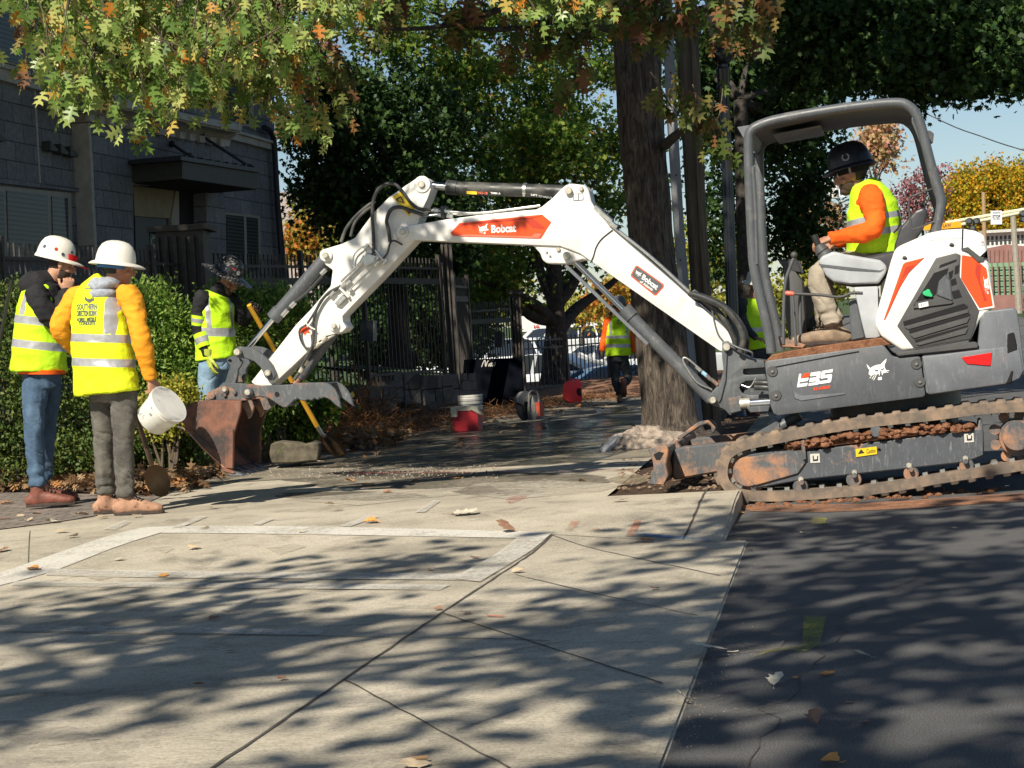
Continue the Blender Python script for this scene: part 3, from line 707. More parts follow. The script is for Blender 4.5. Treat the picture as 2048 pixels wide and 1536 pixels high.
lb = plate('service_label', [(1837, 607), (1856, 603), (1857, 612), (1838, 616)], -.0265, -.02, M['white_dec'], gr, bev=0)
lettering('label_text', '310', [(1841, 608), (1853, 605.5), (1853, 610.5), (1841, 613)], lambda x, y: mp(x, y, -.0275), M['black_dec'], gr)
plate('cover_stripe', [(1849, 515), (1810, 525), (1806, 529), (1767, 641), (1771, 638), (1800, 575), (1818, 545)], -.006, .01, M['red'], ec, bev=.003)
plate('stripe_dark_red', [(1830, 529), (1812, 534), (1776, 625), (1790, 590), (1806, 556)], -.0075, .0, M['dred'], ec, bev=0)  # darker red shape on the cover stripe
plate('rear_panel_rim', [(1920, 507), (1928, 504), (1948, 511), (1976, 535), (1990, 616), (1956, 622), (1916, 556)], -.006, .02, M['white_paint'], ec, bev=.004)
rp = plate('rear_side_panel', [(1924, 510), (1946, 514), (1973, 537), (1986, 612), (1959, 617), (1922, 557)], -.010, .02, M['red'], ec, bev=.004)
plate('panel_dark_red', [(1953, 527), (1962, 531), (1960, 560), (1970, 590), (1975, 600), (1968, 602), (1962, 580), (1950, 545)], -.0115, .0, M['dred'], ec, bev=0)  # darker red shape on the rear side panel
plate('cover_tail', [(1922, 497), (1936, 494), (1960, 513), (1975, 516), (1974, 500), (1966, 519), (1956, 524), (1935, 503)], -.02, .05, M['plastic'], ec, bev=0)
plate('cover_seam', [(1924, 458), (1927, 458), (1926, 497), (1923, 497)], -.002, .02, M['shade_fill'], ec, bev=0)
plate('cover_crease', Z(1860, 380, 8.532, [(0, 860), (200, 835), (545, 818), (545, 824), (200, 843), (0, 868)]), -.001, .02, M['lightgrey'], ec, bev=0)  # grey strip puts the crease's shading into colour
lettering('tail_text', 'ZTS', [(1962, 483), (1968, 483), (1969, 491), (1963, 491)], lambda x, y: mp(x, y, -.002), M['grey_metal'], ec)
for x, y in ((1809, 515), (1903, 489)):
    bm = NB(); pin(bm, x, y, -.001, 5/upx(), .004); finish('cover_latch', bm, M['grey_metal'], ec, smooth=40)
    bm = NB(); pin(bm, x, y, -.004, 3/upx(), .004); finish('latch_button', bm, M['steel'], ec, smooth=40)

# cat head mark
def cat(quadfn, parent, mat, mat2, lay=1):
    o = [(0, .85), (.07, .77), (.17, .63), (.30, .71), (.48, .75), (.62, .75), (.72, .86), (.83, .96), (.87, 1.0), (.86, .86), (.80, .73), (.79, .61), (.84, .49), (.87, .39), (.85, .31), (.75, .32),
         (.70, .22), (.68, .22), (.67, .34), (.62, .36), (.60, .32), (.58, .22), (.55, .22), (.54, .32), (.48, .29), (.43, .27), (.35, .31), (.23, .26), (.17, .27), (.10, .34), (.10, .43), (.14, .53), (.07, .64), (.03, .75)]
    bm = NB(); flat_shape(bm, o, [tuple(range(len(o)))], lambda u, v: quadfn(u, v, 0))
    for q in ([(.22, .25), (.25, .26), (.16, .13), (.13, .15)], [(.33, .26), (.37, .27), (.26, .08), (.23, .09)], [(.41, .25), (.45, .26), (.33, .02), (.30, .03)],
              [(.84, .45), (.84, .41), (1.0, .38), (1.0, .41)], [(.84, .38), (.84, .34), (.96, .31), (.97, .34)], [(.52, .14), (.67, .15), (.69, .03), (.66, 0), (.53, 0), (.50, .03)]):
        flat_shape(bm, q, [(0, 1, 2, 3) if len(q) == 4 else tuple(range(6))], lambda u, v: quadfn(u, v, 0))
    finish('animal_emblem', bm, mat, parent, recalc=False)
    bm = NB()
    for q in ([(.33, .52), (.52, .50), (.50, .43), (.41, .44)], [(.62, .50), (.78, .56), (.76, .50), (.68, .44)], [(.58, .42), (.68, .43), (.63, .35), (.60, .34)]):
        flat_shape(bm, q, [(0, 1, 2, 3)], lambda u, v: quadfn(u, v, 1))
    finish('emblem_eyes', bm, mat2, parent, recalc=False)
def catquad(tl, tr, br, bl, v):
    f0 = quad_map(tl, tr, br, bl, lambda x, y: mp(x, y, v)); f1 = quad_map(tl, tr, br, bl, lambda x, y: mp(x, y, v-.0012))
    return lambda u, w_, k: f1(u, w_) if k else f0(u, w_)
cat(catquad((1733, 722), (1779, 716), (1778, 758), (1733, 763), -.003), sp, M['white_dec'], M['panel'])
zz = lambda pts: Z(1560, 680, 6.827, pts)
MD = [('model_letter', [(262, 463), (292, 460), (282, 528), (392, 513), (386, 545), (372, 560), (268, 577), (264, 600), (380, 583), (368, 628), (232, 648)], 'white_dec'),
      ('model_letter', [(318, 458), (414, 448), (404, 490), (386, 502), (288, 517), (292, 492), (312, 489)], 'red'),
      ('model_letter', [(420, 447), (545, 428), (556, 440), (545, 512), (530, 528), (541, 545), (530, 598), (512, 611), (388, 625), (394, 590), (490, 577), (493, 563), (400, 574), (408, 520), (498, 507), (501, 484), (412, 497)], 'white_dec'),
      ('model_letter', [(572, 424), (725, 396), (716, 440), (610, 455), (606, 478), (700, 465), (712, 478), (697, 565), (682, 580), (535, 602), (542, 562), (650, 546), (655, 515), (560, 528), (552, 515)], 'white_dec')]
for n_, q, mm in MD: decal(n_, zz(q), .0, M[mm], sp, .003)
lettering('series_text', 'R2-SERIES', zz([(460, 652), (686, 618), (682, 660), (452, 690)]), lambda x, y: mp(x, y, -.003), M['red'], sp, .03)
cat(catquad((1966, 545), (1978, 552), (1981, 590), (1968, 585), -.0125), ec, M['white_dec'], M['red'])

# ---------------- canopy frame
near = [(1543, 706), (1536, 660), (1510, 545), (1504, 480), (1499, 370), (1497, 285), (1502, 262), (1520, 250), (1560, 238), (1660, 220), (1745, 209), (1798, 206), (1818, 213), (1832, 228), (1842, 252), (1858, 315), (1874, 372), (1882, 398), (1881, 420), (1870, 470), (1866, 500)]
def canopy(v, name):
    bm = NB(); loft(bm, smooth_path([mp(x, y, .12)+MP.n*(v-.12) for x, y in near], 4), [.031]*(len(near)*4-3), 14); return finish(name, bm, M['grey_metal'], EX, smooth=60)
canopy(.12, 'canopy_frame'); canopy(1.10, 'canopy_frame')
rf = plate('canopy_roof', [(1497, 262), (1520, 247), (1560, 234), (1660, 216), (1745, 205), (1798, 202), (1826, 212), (1824, 220), (1798, 212), (1660, 228), (1520, 258)], .14, 1.08, M['plastic'], bev=.004, vref=.12)
plate('roof_hatch', [(1540, 262), (1640, 244), (1638, 247), (1545, 265)], .3, .95, M['grey_metal'], rf, bev=.004, vref=.12)
plate('roof_visor', [(1474, 254), (1500, 250), (1508, 250), (1500, 275), (1492, 285)], .12, 1.10, M['cweight'], rf, bev=.003, vref=.12)
plate('lamp_bracket', [(1850, 255), (1862, 256), (1869, 262), (1867, 280), (1858, 285)], .3, .34, M['plastic'], bev=.002, vref=.12)
bm = NB(); loft(bm, [mp(*p, .1) for p in ((1506, 333), (1511, 420), (1514, 528))], [.012]*3, 8); finish('grab_rail', bm, M['grey_metal'], EX, smooth=60)
bm = NB(); tube(bm, [mp(*p, .09) for p in ((1864, 378), (1826, 392), (1818, 402), (1822, 450), (1830, 457), (1868, 443))], .006, 6, 5); finish('mirror_guard', bm, M['plastic'], EX, smooth=60)
bm = NB(); tube(bm, [mp(*p, .2) for p in ((1884, 405), (1898, 392), (1912, 378))], .004, 6, 4); finish('antenna', bm, M['black_dec'], EX)
# ---------------- seat and controls
bm = NB(); prism(bm, MP, [(1789, 490), (1800, 455), (1830, 420), (1846, 413), (1857, 420), (1850, 450), (1822, 490), (1800, 520), (1786, 522)], .34, .86, .05, .3, 3); finish('seat_back', bm, M['seat'], EX, smooth=50)
plate('seat_cushion', [(1700, 520), (1790, 500), (1800, 530), (1790, 548), (1700, 548)], .34, .86, M['seat'], bev=.04, seg=3)
for v in (.12, .95):
    a_ = plate('armrest_console', [(1636, 524), (1643, 512), (1667, 502), (1690, 508), (1762, 520), (1773, 532), (1772, 545), (1757, 567), (1700, 569), (1667, 564), (1652, 552)], v, v+.2, M['lightgrey'], bev=.02, seg=3, vref=.12)
    if v < .5: plate('console_trim', [(1640, 528), (1760, 541), (1768, 538), (1760, 544), (1700, 541), (1640, 533)], v-.004, v+.02, M['grey_metal'], a_, bev=0)
    bm = NB(); loft(bm, [mp(x, y, .22)+MP.n*(v-.12) for x, y in ((1656, 518), (1652, 512), (1650, 510), (1646, 504), (1644, 502), (1641, 497), (1637, 490))], [.055, .045, .052, .042, .048, .038, .03], 12); finish('joystick_boot', bm, M['plastic'], a_, smooth=40)
    bm = NB(); loft(bm, [mp(x, y, .22)+MP.n*(v-.12) for x, y in ((1639, 494), (1632, 480), (1628, 470))], [.018, .022, .02], 10); finish('joystick', bm, M['black_dec'], a_, smooth=60)
plate('seat_pedestal', [(1707, 574), (1756, 572), (1757, 640), (1764, 672), (1752, 676), (1731, 677), (1722, 640)], .14, .9, M['lightgrey'], bev=.012, seg=2)
plate('pedestal_side', [(1697, 600), (1712, 598), (1730, 676), (1703, 682)], .2, .8, M['grey_metal'], bev=.008)
plate('front_console', [(1561, 530), (1586, 540), (1600, 560), (1610, 692), (1575, 700), (1566, 640)], .62, .9, M['plastic'], bev=.015, seg=2, vref=.3)
plate('console_display', [(1548, 515), (1590, 515), (1600, 545), (1565, 540)], .62, .9, M['seat'], bev=.01, vref=.3)
plate('floor_shield', [(1612, 640), (1660, 600), (1680, 668), (1610, 690)], .95, .97, M['grey_metal'], bev=.004, vref=.6)
plate('front_shield', [(1570, 575), (1622, 570), (1625, 690), (1578, 698)], .96, .98, M['lightgrey'], bev=.004, vref=.6)
for pts, r, v in ([((1567, 688), (1567, 640), (1570, 570), (1580, 535), (1590, 510)), .011, .3], [((1592, 690), (1589, 640), (1585, 590)), .009, .3], [((1603, 690), (1600, 630), (1600, 590)), .011, .5]):
    bm = NB(); tube(bm, [mp(*p, v) for p in pts], r, 8, 4); finish('travel_lever', bm, M['grey_metal'], EX, smooth=60)
plate('lever_pedal', [(1556, 672), (1612, 690), (1606, 697), (1560, 694)], .3, .5, M['clay_steel'], bev=.006)
bm = NB(); ball(bm, mp(1588, 510, .3), .022); finish('lever_grip', bm, M['plastic'], EX, smooth=60)
lk = NB(); tube(lk, [mp(*p, .14) for p in ((1578, 587), (1640, 590), (1680, 594), (1704, 586), (1725, 586))], .009, 8, 4); lk = finish('lock_lever', lk, M['plastic'], EX, smooth=60)
bm = NB(); loft(bm, [mp(x, y, .14) for x, y in ((1570, 586), (1573, 586), (1582, 587), (1588, 588))], [.008, .015, .015, .011], 10); finish('lever_knob', bm, M['orange_plastic'], lk, smooth=60)

# ---------------- swing bracket
sb = plate('swing_bracket', [(1444, 683), (1454, 681), (1462, 686), (1473, 702), (1500, 716), (1528, 721), (1530, 735), (1500, 737), (1487, 738), (1486, 747), (1490, 750), (1530, 748), (1534, 760), (1492, 762), (1482, 768), (1479, 776), (1484, 786), (1500, 790), (1536, 788), (1540, 812), (1486, 820), (1460, 831), (1448, 818), (1428, 812), (1412, 802), (1422, 786), (1440, 765), (1447, 740), (1444, 715)], .66, .94, M['grey_metal'], bev=.012, seg=2)
plate('bracket_rib', [(1448, 700), (1455, 700), (1452, 760), (1442, 800), (1437, 806), (1436, 790), (1446, 760)], .645, .665, M['grey_metal'], sb, bev=.004)
plate('slew_mount', [(1485, 720), (1560, 722), (1560, 822), (1520, 826), (1485, 800)], .72, .90, M['clay_light'], bev=.01)
plate('cylinder_clevis', [(1455, 796), (1484, 792), (1486, 822), (1460, 828)], .61, .66, M['clay_steel'], bev=.006)
bm = NB(); rod(bm, (1480, 808), (1500, 806), .036, .6); finish('swing_rod_end', bm, M['pin'], EX, smooth=40)
bm = NB(); rod(bm, (1500, 806), (1545, 803), .026, .6); finish('swing_rod', bm, M['chrome'], EX, smooth=40)
plate('hose_guard', [(1492, 814), (1540, 812), (1538, 824), (1500, 826)], .5, .6, M['grey_metal'], bev=.006)
for k in range(2): hose([(1510, 765+k*9, .6), (1530, 766+k*9, .58), (1548, 768+k*9, .58)], .02, M['hose'], EX)
hose([(1483, 770, .62), (1500, 774, .61), (1512, 756, .61)], .006, M['steel'], EX)
# ---------------- boom
bz = lambda pts: Z(800, 320, 4.042, pts)
bo = plate('boom', [(797, 455), (832, 449), (882, 440), (958, 430), (1047, 421), (1084, 418), (1134, 417), (1166, 423), (1193, 437), (1222, 457), (1345, 563), (1446, 653), (1468, 675), (1467, 694), (1456, 706), (1438, 701), (1187, 526), (1160, 507), (1120, 492), (1066, 490), (899, 483), (827, 480), (808, 485), (795, 478), (790, 466)], .68, .92, M['white_paint'], bev=.010, seg=2)
plate('cylinder_bracket', [(1060, 425), (1084, 413), (1104, 397), (1121, 379), (1131, 371), (1141, 367), (1168, 370), (1177, 380), (1182, 402), (1191, 419), (1222, 457), (1180, 450), (1120, 440)], .70, .90, M['white_paint'], bo, bev=.008, vref=.70)
plate('cylinder_bracket', [(1060, 480), (1066, 491), (1080, 506), (1085, 520), (1094, 527), (1139, 528), (1151, 523), (1166, 519), (1187, 523), (1180, 500), (1120, 470)], .70, .90, M['white_paint'], bo, bev=.008, vref=.70)
bd = decal('boom_decal', [(901, 466), (919, 446), (1084, 429), (1102, 444), (1082, 476), (1078, 477), (906, 472)], .68, M['red'], bo, .004)
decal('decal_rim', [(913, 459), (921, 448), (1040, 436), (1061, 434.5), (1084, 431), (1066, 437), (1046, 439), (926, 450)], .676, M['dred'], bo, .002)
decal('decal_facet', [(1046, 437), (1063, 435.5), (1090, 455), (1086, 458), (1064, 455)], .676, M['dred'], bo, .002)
decal('decal_rim', [(908, 470), (940, 469), (1062, 473), (1070, 467), (1083, 467), (1078, 475), (1074, 476), (908, 472)], .676, M['orange_plastic'], bo, .002)
zd = lambda pts: Z(940, 420, 12.047, pts)
lettering('boom_lettering', 'Bobcat', zd([(508, 362), (1110, 332), (1112, 530), (514, 556)]), lambda x, y: mp(x, y, .6735), M['white_dec'], bo, .035)
q = zd([(195, 330), (455, 315), (460, 570), (190, 585)]); cat(catquad(*q, .6735), bo, M['white_dec'], M['red'])
z6 = lambda pts: Z(1080, 440, 3.658, pts)
decal('dealer_decal', z6([(715, 335), (905, 470), (905, 490), (850, 550), (835, 550), (665, 412), (665, 395), (700, 335)]), .68, M['red'], bo, .003)
decal('dealer_plate', z6([(712, 342), (897, 474), (898, 486), (846, 541), (836, 541), (673, 408), (673, 398), (703, 343)]), .68, M['grey_metal'], bo, .0045)
lettering('dealer_lettering', 'Bobcat', z6([(758, 395), (872, 478), (850, 512), (742, 430)]), lambda x, y: mp(x, y, .6735), M['white_dec'], bo, .03)
lettering('dealer_lettering', 'of Atlanta', z6([(738, 437), (830, 502), (820, 520), (728, 456)]), lambda x, y: mp(x, y, .6735), M['white_dec'], bo, .02)
q = z6([(706, 358), (752, 392), (735, 424), (690, 390)]); cat(catquad(*q, .6735), bo, M['white_dec'], M['grey_metal'])
decal('small_label', [(1146, 388), (1166, 386), (1167, 400), (1147, 402)], .70, M['grey_metal'], bo, .003)
decal('small_label', [(1147.5, 389), (1155.5, 388), (1156.5, 399.6), (1148.5, 400.5)], .697, M['white_dec'], bo, .0012)
decal('small_label', [(1157.5, 388), (1165, 387.2), (1165.8, 398.8), (1158.3, 399.6)], .697, M['white_dec'], bo, .0012)
pins('boom_pin', [(1138, 382, .698, 7.5/310, .03), (1163, 378, .698, 4.5/310, .015), (1134, 511.5, .698, 8/310, .03), (1117, 499, .698, 4.5/310, .014), (1093.5, 504.5, .698, 2.6/310, .01), (1100, 512, .698, 2.6/310, .01), (807, 464, .68, 6.5/310, .03), (1454, 694, .655, 8/320, .04), (1427, 800, .645, 7/320, .05)], M['pin'], EX)
bm = NB(); tube(bm, [mp(*p, .676) for p in ((1225, 460), (1203, 478), (1192, 495), (1187, 512), (1181, 526))], .0045, 6); finish('cable_tie', bm, M['black_dec'], bo)
bm = NB(); tube(bm, [mp(*p, .676) for p in ((1421, 600), (1428, 640), (1436, 668), (1446, 682))], .006, 6); finish('grease_line', bm, M['grey_metal'], bo)
# pipes along the boom's back
for k in range(3):
    hose([(1180+k*3, 412+k*3, .72+k*.07), (1200, 432, .72+k*.07), (1232, 458, .72+k*.07), (1300, 512, .72+k*.07), (1360, 566, .72+k*.07), (1395, 598, .72+k*.07)], .011, M['hose'] if k else M['steel'], bo, 'boom_pipe')
for k in range(2):
    hose([(845, 424+k*9, .70+k*.08), (870, 421+k*9, .70+k*.08), (905, 424+k*5, .70+k*.08), (960, 426, .72+k*.08), (1050, 415, .74+k*.08), (1080, 411, .74+k*.08)], .010, M['steel'], bo, 'boom_pipe')
for x, y in ((872, 421), (880, 430), (895, 423), (900, 432), (1196, 414), (1206, 424), (1218, 434), (1228, 446), (1392, 583), (1400, 590), (1410, 596)):
    bm = NB(); a_, b_ = mp(x-6, y-1, .70), mp(x+6, y+(1 if x < 1100 else 9), .70); loft(bm, [a_, b_], [.017, .017], 6); finish('pipe_fitting', bm, M['steel'], bo)
plate('pipe_clamp', [(880, 412), (888, 411), (889, 436), (881, 437)], .68, .82, M['plastic'], bo)
# big hoses at the boom foot
for k, (r, pts) in enumerate([(.022, ((1385, 588), (1420, 600), (1452, 618), (1478, 650), (1487, 680), (1480, 705))), (.020, ((1378, 585), (1412, 604), (1442, 630), (1462, 665), (1470, 690), (1464, 712))),
                              (.018, ((1392, 596), (1424, 616), (1448, 642), (1462, 672), (1466, 700))), (.022, ((1400, 592), (1436, 606), (1466, 630), (1487, 660), (1492, 690), (1484, 716)))]):
    hose([(x, y, .62+.07*k) for x, y in pts], r, M['hose'], EX)
hose([(1448, 690, .64), (1460, 688, .62), (1480, 697, .6), (1502, 704, .6), (1506, 712, .62)], .007, M['grey_metal'], EX)
# boom lift cylinder
lc = NB(); rod(lc, (1254, 626), (1424, 798), .044, .75); lc = finish('boom_cylinder', lc, M['grey_metal'], EX, smooth=40)
bm = NB(); rod(bm, (1248, 618), (1264, 635), .052, .75); finish('cylinder_head', bm, M['grey_metal'], lc, smooth=40)
bm = NB(); rod(bm, (1142, 516), (1256, 628), .021, .75); finish('cylinder_rod', bm, M['chrome'], lc, smooth=40)
bm = NB(); bar(bm, mp(1132, 531, .70), mp(1296, 688, .70), .05, .02, up=(0, 0, 1)); finish('rod_guard', bm, M['cweight'], lc)
hose([(1424, 779, .70), (1395, 765, .69), (1372, 733, .69), (1366, 718, .69), (1372, 716, .69), (1384, 724, .69), (1404, 742, .69), (1432, 766, .66)], .007, M['steel'], lc)
for a_, b_, mm in (((1392, 733), (1402, 742), 'steel'), ((1404, 744), (1414, 752), 'blue'), ((1412, 750), (1422, 760), 'clay'), ((1422, 758), (1436, 770), 'clay')):
    bm = NB(); rod(bm, a_, b_, .013, .665, n=8); finish('hose_fitting', bm, M['steel'] if mm == 'steel' else (simple('light_blue_tape', (.25, .45, .60), .5) if mm == 'blue' else M['clay_steel']), lc)
# arm cylinder on top of the boom
ac = NB(); rod(ac, (908, 376), (1142, 384), .045, .80); ac = finish('arm_cylinder', ac, M['hose'], EX, smooth=40)
bm = NB(); rod(bm, (846, 369), (910, 376), .026, .80); finish('cylinder_rod', bm, M['chrome'], ac, smooth=40)
bm = NB(); rod(bm, (893, 374), (914, 376), .050, .80); finish('cylinder_head', bm, M['hose'], ac, smooth=40)
bm = NB(); pin(bm, 845, 369, .71, 17/300, .02); finish('rod_eye', bm, M['white_paint'], ac, smooth=40)
bm = NB(); rod(bm, (1047, 380), (1053, 380), .0475, .80); finish('cylinder_band', bm, M['steel'], ac, smooth=40)
def on_barrel(x, y): return mp(x, y, .756)
lettering('cylinder_print', 'HO-18', [(956, 383), (975, 384), (975, 389), (956, 388)], on_barrel, M['orange_plastic'], ac, .02)
lettering('cylinder_print', 'TMM A', [(981, 384), (1001, 385), (1001, 389), (981, 388)], on_barrel, M['white_dec'], ac, .02)
decal('cylinder_label', [(933, 382), (954, 383), (954, 389), (933, 388)], .756, M['yellow_dec'], ac, .001)
lettering('cylinder_print', 'LIFT CHAINS', [(1062, 387), (1104, 394), (1104, 398), (1062, 391)], on_barrel, M['white_dec'], ac, .02)

# ---------------- arm (stick)
ar = plate('arm', [(846, 353), (835, 355), (812, 370), (778, 394), (745, 427), (709, 476), (679, 489), (652, 497), (643, 503), (641, 516), (651, 530), (665, 540), (661, 572), (646, 589), (622, 618), (591, 650), (502, 764), (512, 772), (543, 772), (632, 688), (649, 673), (668, 668), (684, 664), (693, 655), (686, 644), (685, 632), (698, 618), (766, 549), (829, 481), (838, 440), (846, 416), (855, 398), (862, 378), (858, 361)], .70, .90, M['white_paint'], bev=.010, seg=2)
pins('arm_pin', [(844.5, 369, .70, 7/300, .03), (653, 510.6, .69, 6/300, .04), (669.5, 651.7, .69, 5.5/300, .035)], M['pin'], EX)
pins('pin_boss', [(653, 510.6, .70, 13/300, .02), (669.5, 651.7, .70, 11/300, .018), (805, 464, .675, 12/300, .012), (845, 369, .70, 12/300, .014)], M['white_paint'], EX)
a3 = lambda pts: Z(340, 320, 3.657, pts)
decal('warning_label', a3([(1625, 270), (1690, 228), (1800, 345), (1745, 412)]), .70, M['yellow_dec'], ar, .004)
decal('warning_mark', a3([(1650, 285), (1690, 262), (1718, 318), (1660, 300)]), .696, M['black_dec'], ar, .0012)
decal('warning_mark', a3([(1668, 288), (1686, 276), (1700, 305), (1672, 298)]), .6945, M['yellow_dec'], ar, .0012)
decal('warning_mark', a3([(1728, 372), (1746, 352), (1774, 372), (1748, 396)]), .696, M['black_dec'], ar, .0012)
# warning star and valve block
st = a3([(940, 1240), (965, 1235), (955, 1215), (985, 1225), (995, 1205), (1005, 1228), (1030, 1230), (1012, 1248), (1030, 1268), (1000, 1262), (985, 1285), (975, 1258), (950, 1268)])
decal('red_star_decal', st, .70, M['red'], ar, .003)
bm = NB(); prism(bm, MP, a3([(1390, 735), (1440, 680), (1510, 700), (1490, 750), (1430, 780)]), .655, .70, .004); finish('valve_block', bm, M['steel'], ar)
for q in ([(1425, 690), (1460, 650), (1480, 668), (1450, 706)], [(1470, 740), (1510, 690), (1530, 712), (1490, 760)], [(1445, 610), (1455, 602), (1570, 735), (1560, 742)], [(1215, 918), (1228, 908), (1312, 1000), (1300, 1010)], [(1200, 1050), (1260, 985), (1290, 1008), (1235, 1065)]):
    bm = NB(); prism(bm, MP, a3(q), .665, .70, .003); finish('valve_bracket', bm, M['white_paint'] if q[0][0] != 1200 else M['steel'], ar)
def ah(pts, r=.0065, mat='hose', v=.672): hose([(x, y, v) for x, y in a3(pts)], r, M[mat], ar)
ah([(1300, 870), (1330, 820), (1345, 700), (1400, 640), (1440, 620)], .0055, 'steel'); ah([(1260, 910), (1420, 740), (1480, 670)], .0055, 'steel')
ah([(1300, 960), (1430, 840), (1540, 740), (1580, 720)], .006, 'steel'); ah([(1250, 890), (1380, 760), (1420, 700)], .008, 'steel')
ah([(1250, 920), (1150, 980), (1080, 1080), (1050, 1180), (1048, 1280), (1040, 1360), (1000, 1440), (960, 1510)], .010)
ah([(1230, 940), (1120, 1010), (1060, 1110), (1000, 1200), (950, 1240), (955, 1310), (990, 1370), (1040, 1380)], .008)
ah([(1490, 680), (1488, 560), (1480, 380), (1500, 250), (1560, 185), (1640, 175), (1700, 230), (1760, 310), (1820, 355), (1910, 365)], .012)
ah([(1610, 600), (1600, 520), (1585, 440), (1620, 360), (1690, 345), (1760, 370), (1850, 400)], .013, v=.66)
ah([(1700, 620), (1640, 590), (1610, 610), (1590, 680), (1560, 720)], .007, v=.665)
ah([(1250, 600), (1290, 500), (1360, 410), (1440, 340), (1500, 300)], .012, v=.88); ah([(1320, 560), (1350, 460), (1420, 380), (1480, 340)], .010, v=.84)
ah([(980, 1170), (1010, 1210), (1060, 1240)], .005, 'white_paint', .665)
for a_, b_ in (((1200, 960), (1170, 995)), ((1320, 880), (1290, 910)), ((1250, 930), (1280, 900)), ((1560, 760), (1590, 725)), ((1420, 650), (1450, 615)), ((1500, 770), (1530, 740)), ((1310, 960), (1330, 940))):
    bm = NB(); (x1, y1), (x2, y2) = a3([a_, b_]); rod(bm, (x1, y1), (x2, y2), .014, .672, n=6); finish('hose_fitting', bm, M['steel'], ar)
# bucket cylinder
bc = NB(); rod(bc, (648, 520), (551, 632), .046, .80); bc = finish('bucket_cylinder', bc, M['grey_metal'], EX, smooth=40)
bm = NB(); rod(bm, (560, 621), (546, 637), .052, .80); finish('cylinder_head', bm, M['grey_metal'], bc, smooth=40)
bm = NB(); rod(bm, (552, 630), (488, 706), .020, .80); finish('cylinder_rod', bm, M['chrome'], bc, smooth=40)
ahp = a3([(1150, 790), (1110, 850), (1000, 970), (900, 1050), (830, 1130)]); hose([(x, y, .73) for x, y in ahp], .011, M['hose'], bc)
for a_, b_ in (((915, 1040), (880, 1075)), ((860, 1095), (820, 1140)), ((1140, 800), (1105, 835))):
    bm = NB(); p_ = a3([a_, b_]); rod(bm, p_[0], p_[1], .016, .725, n=8); finish('hose_fitting', bm, M['steel'], bc)
# thumb cylinder
tc = NB(); rod(tc, (668, 664), (600, 755), .038, .80); tc = finish('thumb_cylinder', tc, M['clay_light'], EX, smooth=40)
bm = NB(); rod(bm, (604, 748), (590, 768), .022, .80); finish('cylinder_rod', bm, M['clay_steel'], tc, smooth=40)
z4 = lambda pts: Z(420, 660, 6.827, pts)
bm = NB(); tube(bm, [mp(x, y, .72) for x, y in z4([(1700, 60), (1500, 190), (1400, 260)])], .011, 8); finish('hose', bm, M['steel'], tc)
bm = NB(); tube(bm, [mp(x, y, .71) for x, y in z4([(1390, 60), (1400, 200), (1370, 330), (1280, 500), (1200, 610), (1150, 680)])], .012, 8); finish('hose', bm, M['hose'], tc)
for a_, b_ in (((1590, 90), (1540, 150)), ((1500, 180), (1440, 230)), ((1330, 410), (1290, 480)), ((1270, 510), (1230, 580))):
    bm = NB(); p_ = z4([a_, b_]); rod(bm, p_[0], p_[1], .017, .705, n=8); finish('hose_fitting', bm, M['pin'], tc)
# links
lk1 = z4([(340, 310), (345, 250), (400, 222), (550, 240), (660, 290), (760, 370), (830, 450), (880, 560), (890, 630), (860, 685), (800, 690), (745, 640), (720, 570), (680, 500), (600, 430), (500, 390), (400, 385), (350, 355)])
for v in (.655, .925): plate('bucket_link', lk1, v, v+.03, M['grey_metal'], bev=.005, vref=.655)
lk2 = z4([(225, 410), (250, 365), (350, 350), (440, 420), (440, 460), (385, 540), (380, 610), (355, 730), (200, 730), (250, 560), (280, 490), (235, 450)])
for v in (.70, .87): plate('coupler_link', lk2, v, v+.03, M['clay_light'], bev=.005, vref=.70)
bm = NB(); pin(bm, *z4([(270, 410)])[0], .699, 4/300, .004); finish('link_hole', bm, M['shade_fill'], EX)
pins('link_pin', [(*z4([(395, 300)])[0], .65, 7/300, .05), (*z4([(798, 585)])[0], .65, 6.5/300, .03)], M['pin'], EX)
th = [(180, 715), (570, 738), (680, 760), (1100, 745), (1180, 722), (1560, 715), (1640, 745), (1700, 800), (1755, 900), (1790, 1078), (1705, 1020), (1640, 958), (1600, 935), (1540, 918), (1520, 945), (1500, 925), (1470, 962), (1425, 930), (1390, 968), (1340, 950), (1290, 972), (1235, 960), (1190, 935), (1150, 960), (1090, 1020), (1045, 1060), (990, 1060), (900, 1000), (800, 935), (700, 908), (600, 925), (520, 945), (400, 928), (130, 900), (100, 840), (120, 770)]
plate('bucket_thumb', z4(th), .655, .685, M['thumb'], bev=.006)
plate('bucket_thumb', z4([(700, 745), (1180, 722), (1690, 698), (1780, 730), (1850, 790), (1920, 890), (1965, 1050), (1880, 990), (1800, 930), (1700, 900), (1500, 930), (1235, 960), (1150, 960), (1045, 1060), (990, 1060), (800, 930)]), .925, .955, M['thumb'], bev=.006, vref=.925)
for q in ([(700, 770), (760, 765), (760, 790), (700, 795)], [(1400, 730), (1600, 722), (1600, 745), (1400, 755)], [(960, 1020), (1080, 1020), (1060, 1040), (990, 1040)]): plate('thumb_crossbar', z4(q), .685, .925, M['clay_light'], bev=.004)
bm = NB(); pin(bm, *z4([(915, 878)])[0], .654, 5/300, .003); finish('thumb_hole', bm, M['shade_fill'], EX)
for (x, y, r, mm) in ((205, 820, 9, 'clay_steel'), (40, 900, 7, 'clay_steel'), (350, 858, 4, 'grey_metal'), (528, 860, 11, 'clay_light'), (215, 890, 4, 'clay_steel')):
    bm = NB(); pin(bm, *z4([(x, y)])[0], .65, r/300, .03); finish('pin_boss', bm, M[mm], EX, smooth=40)
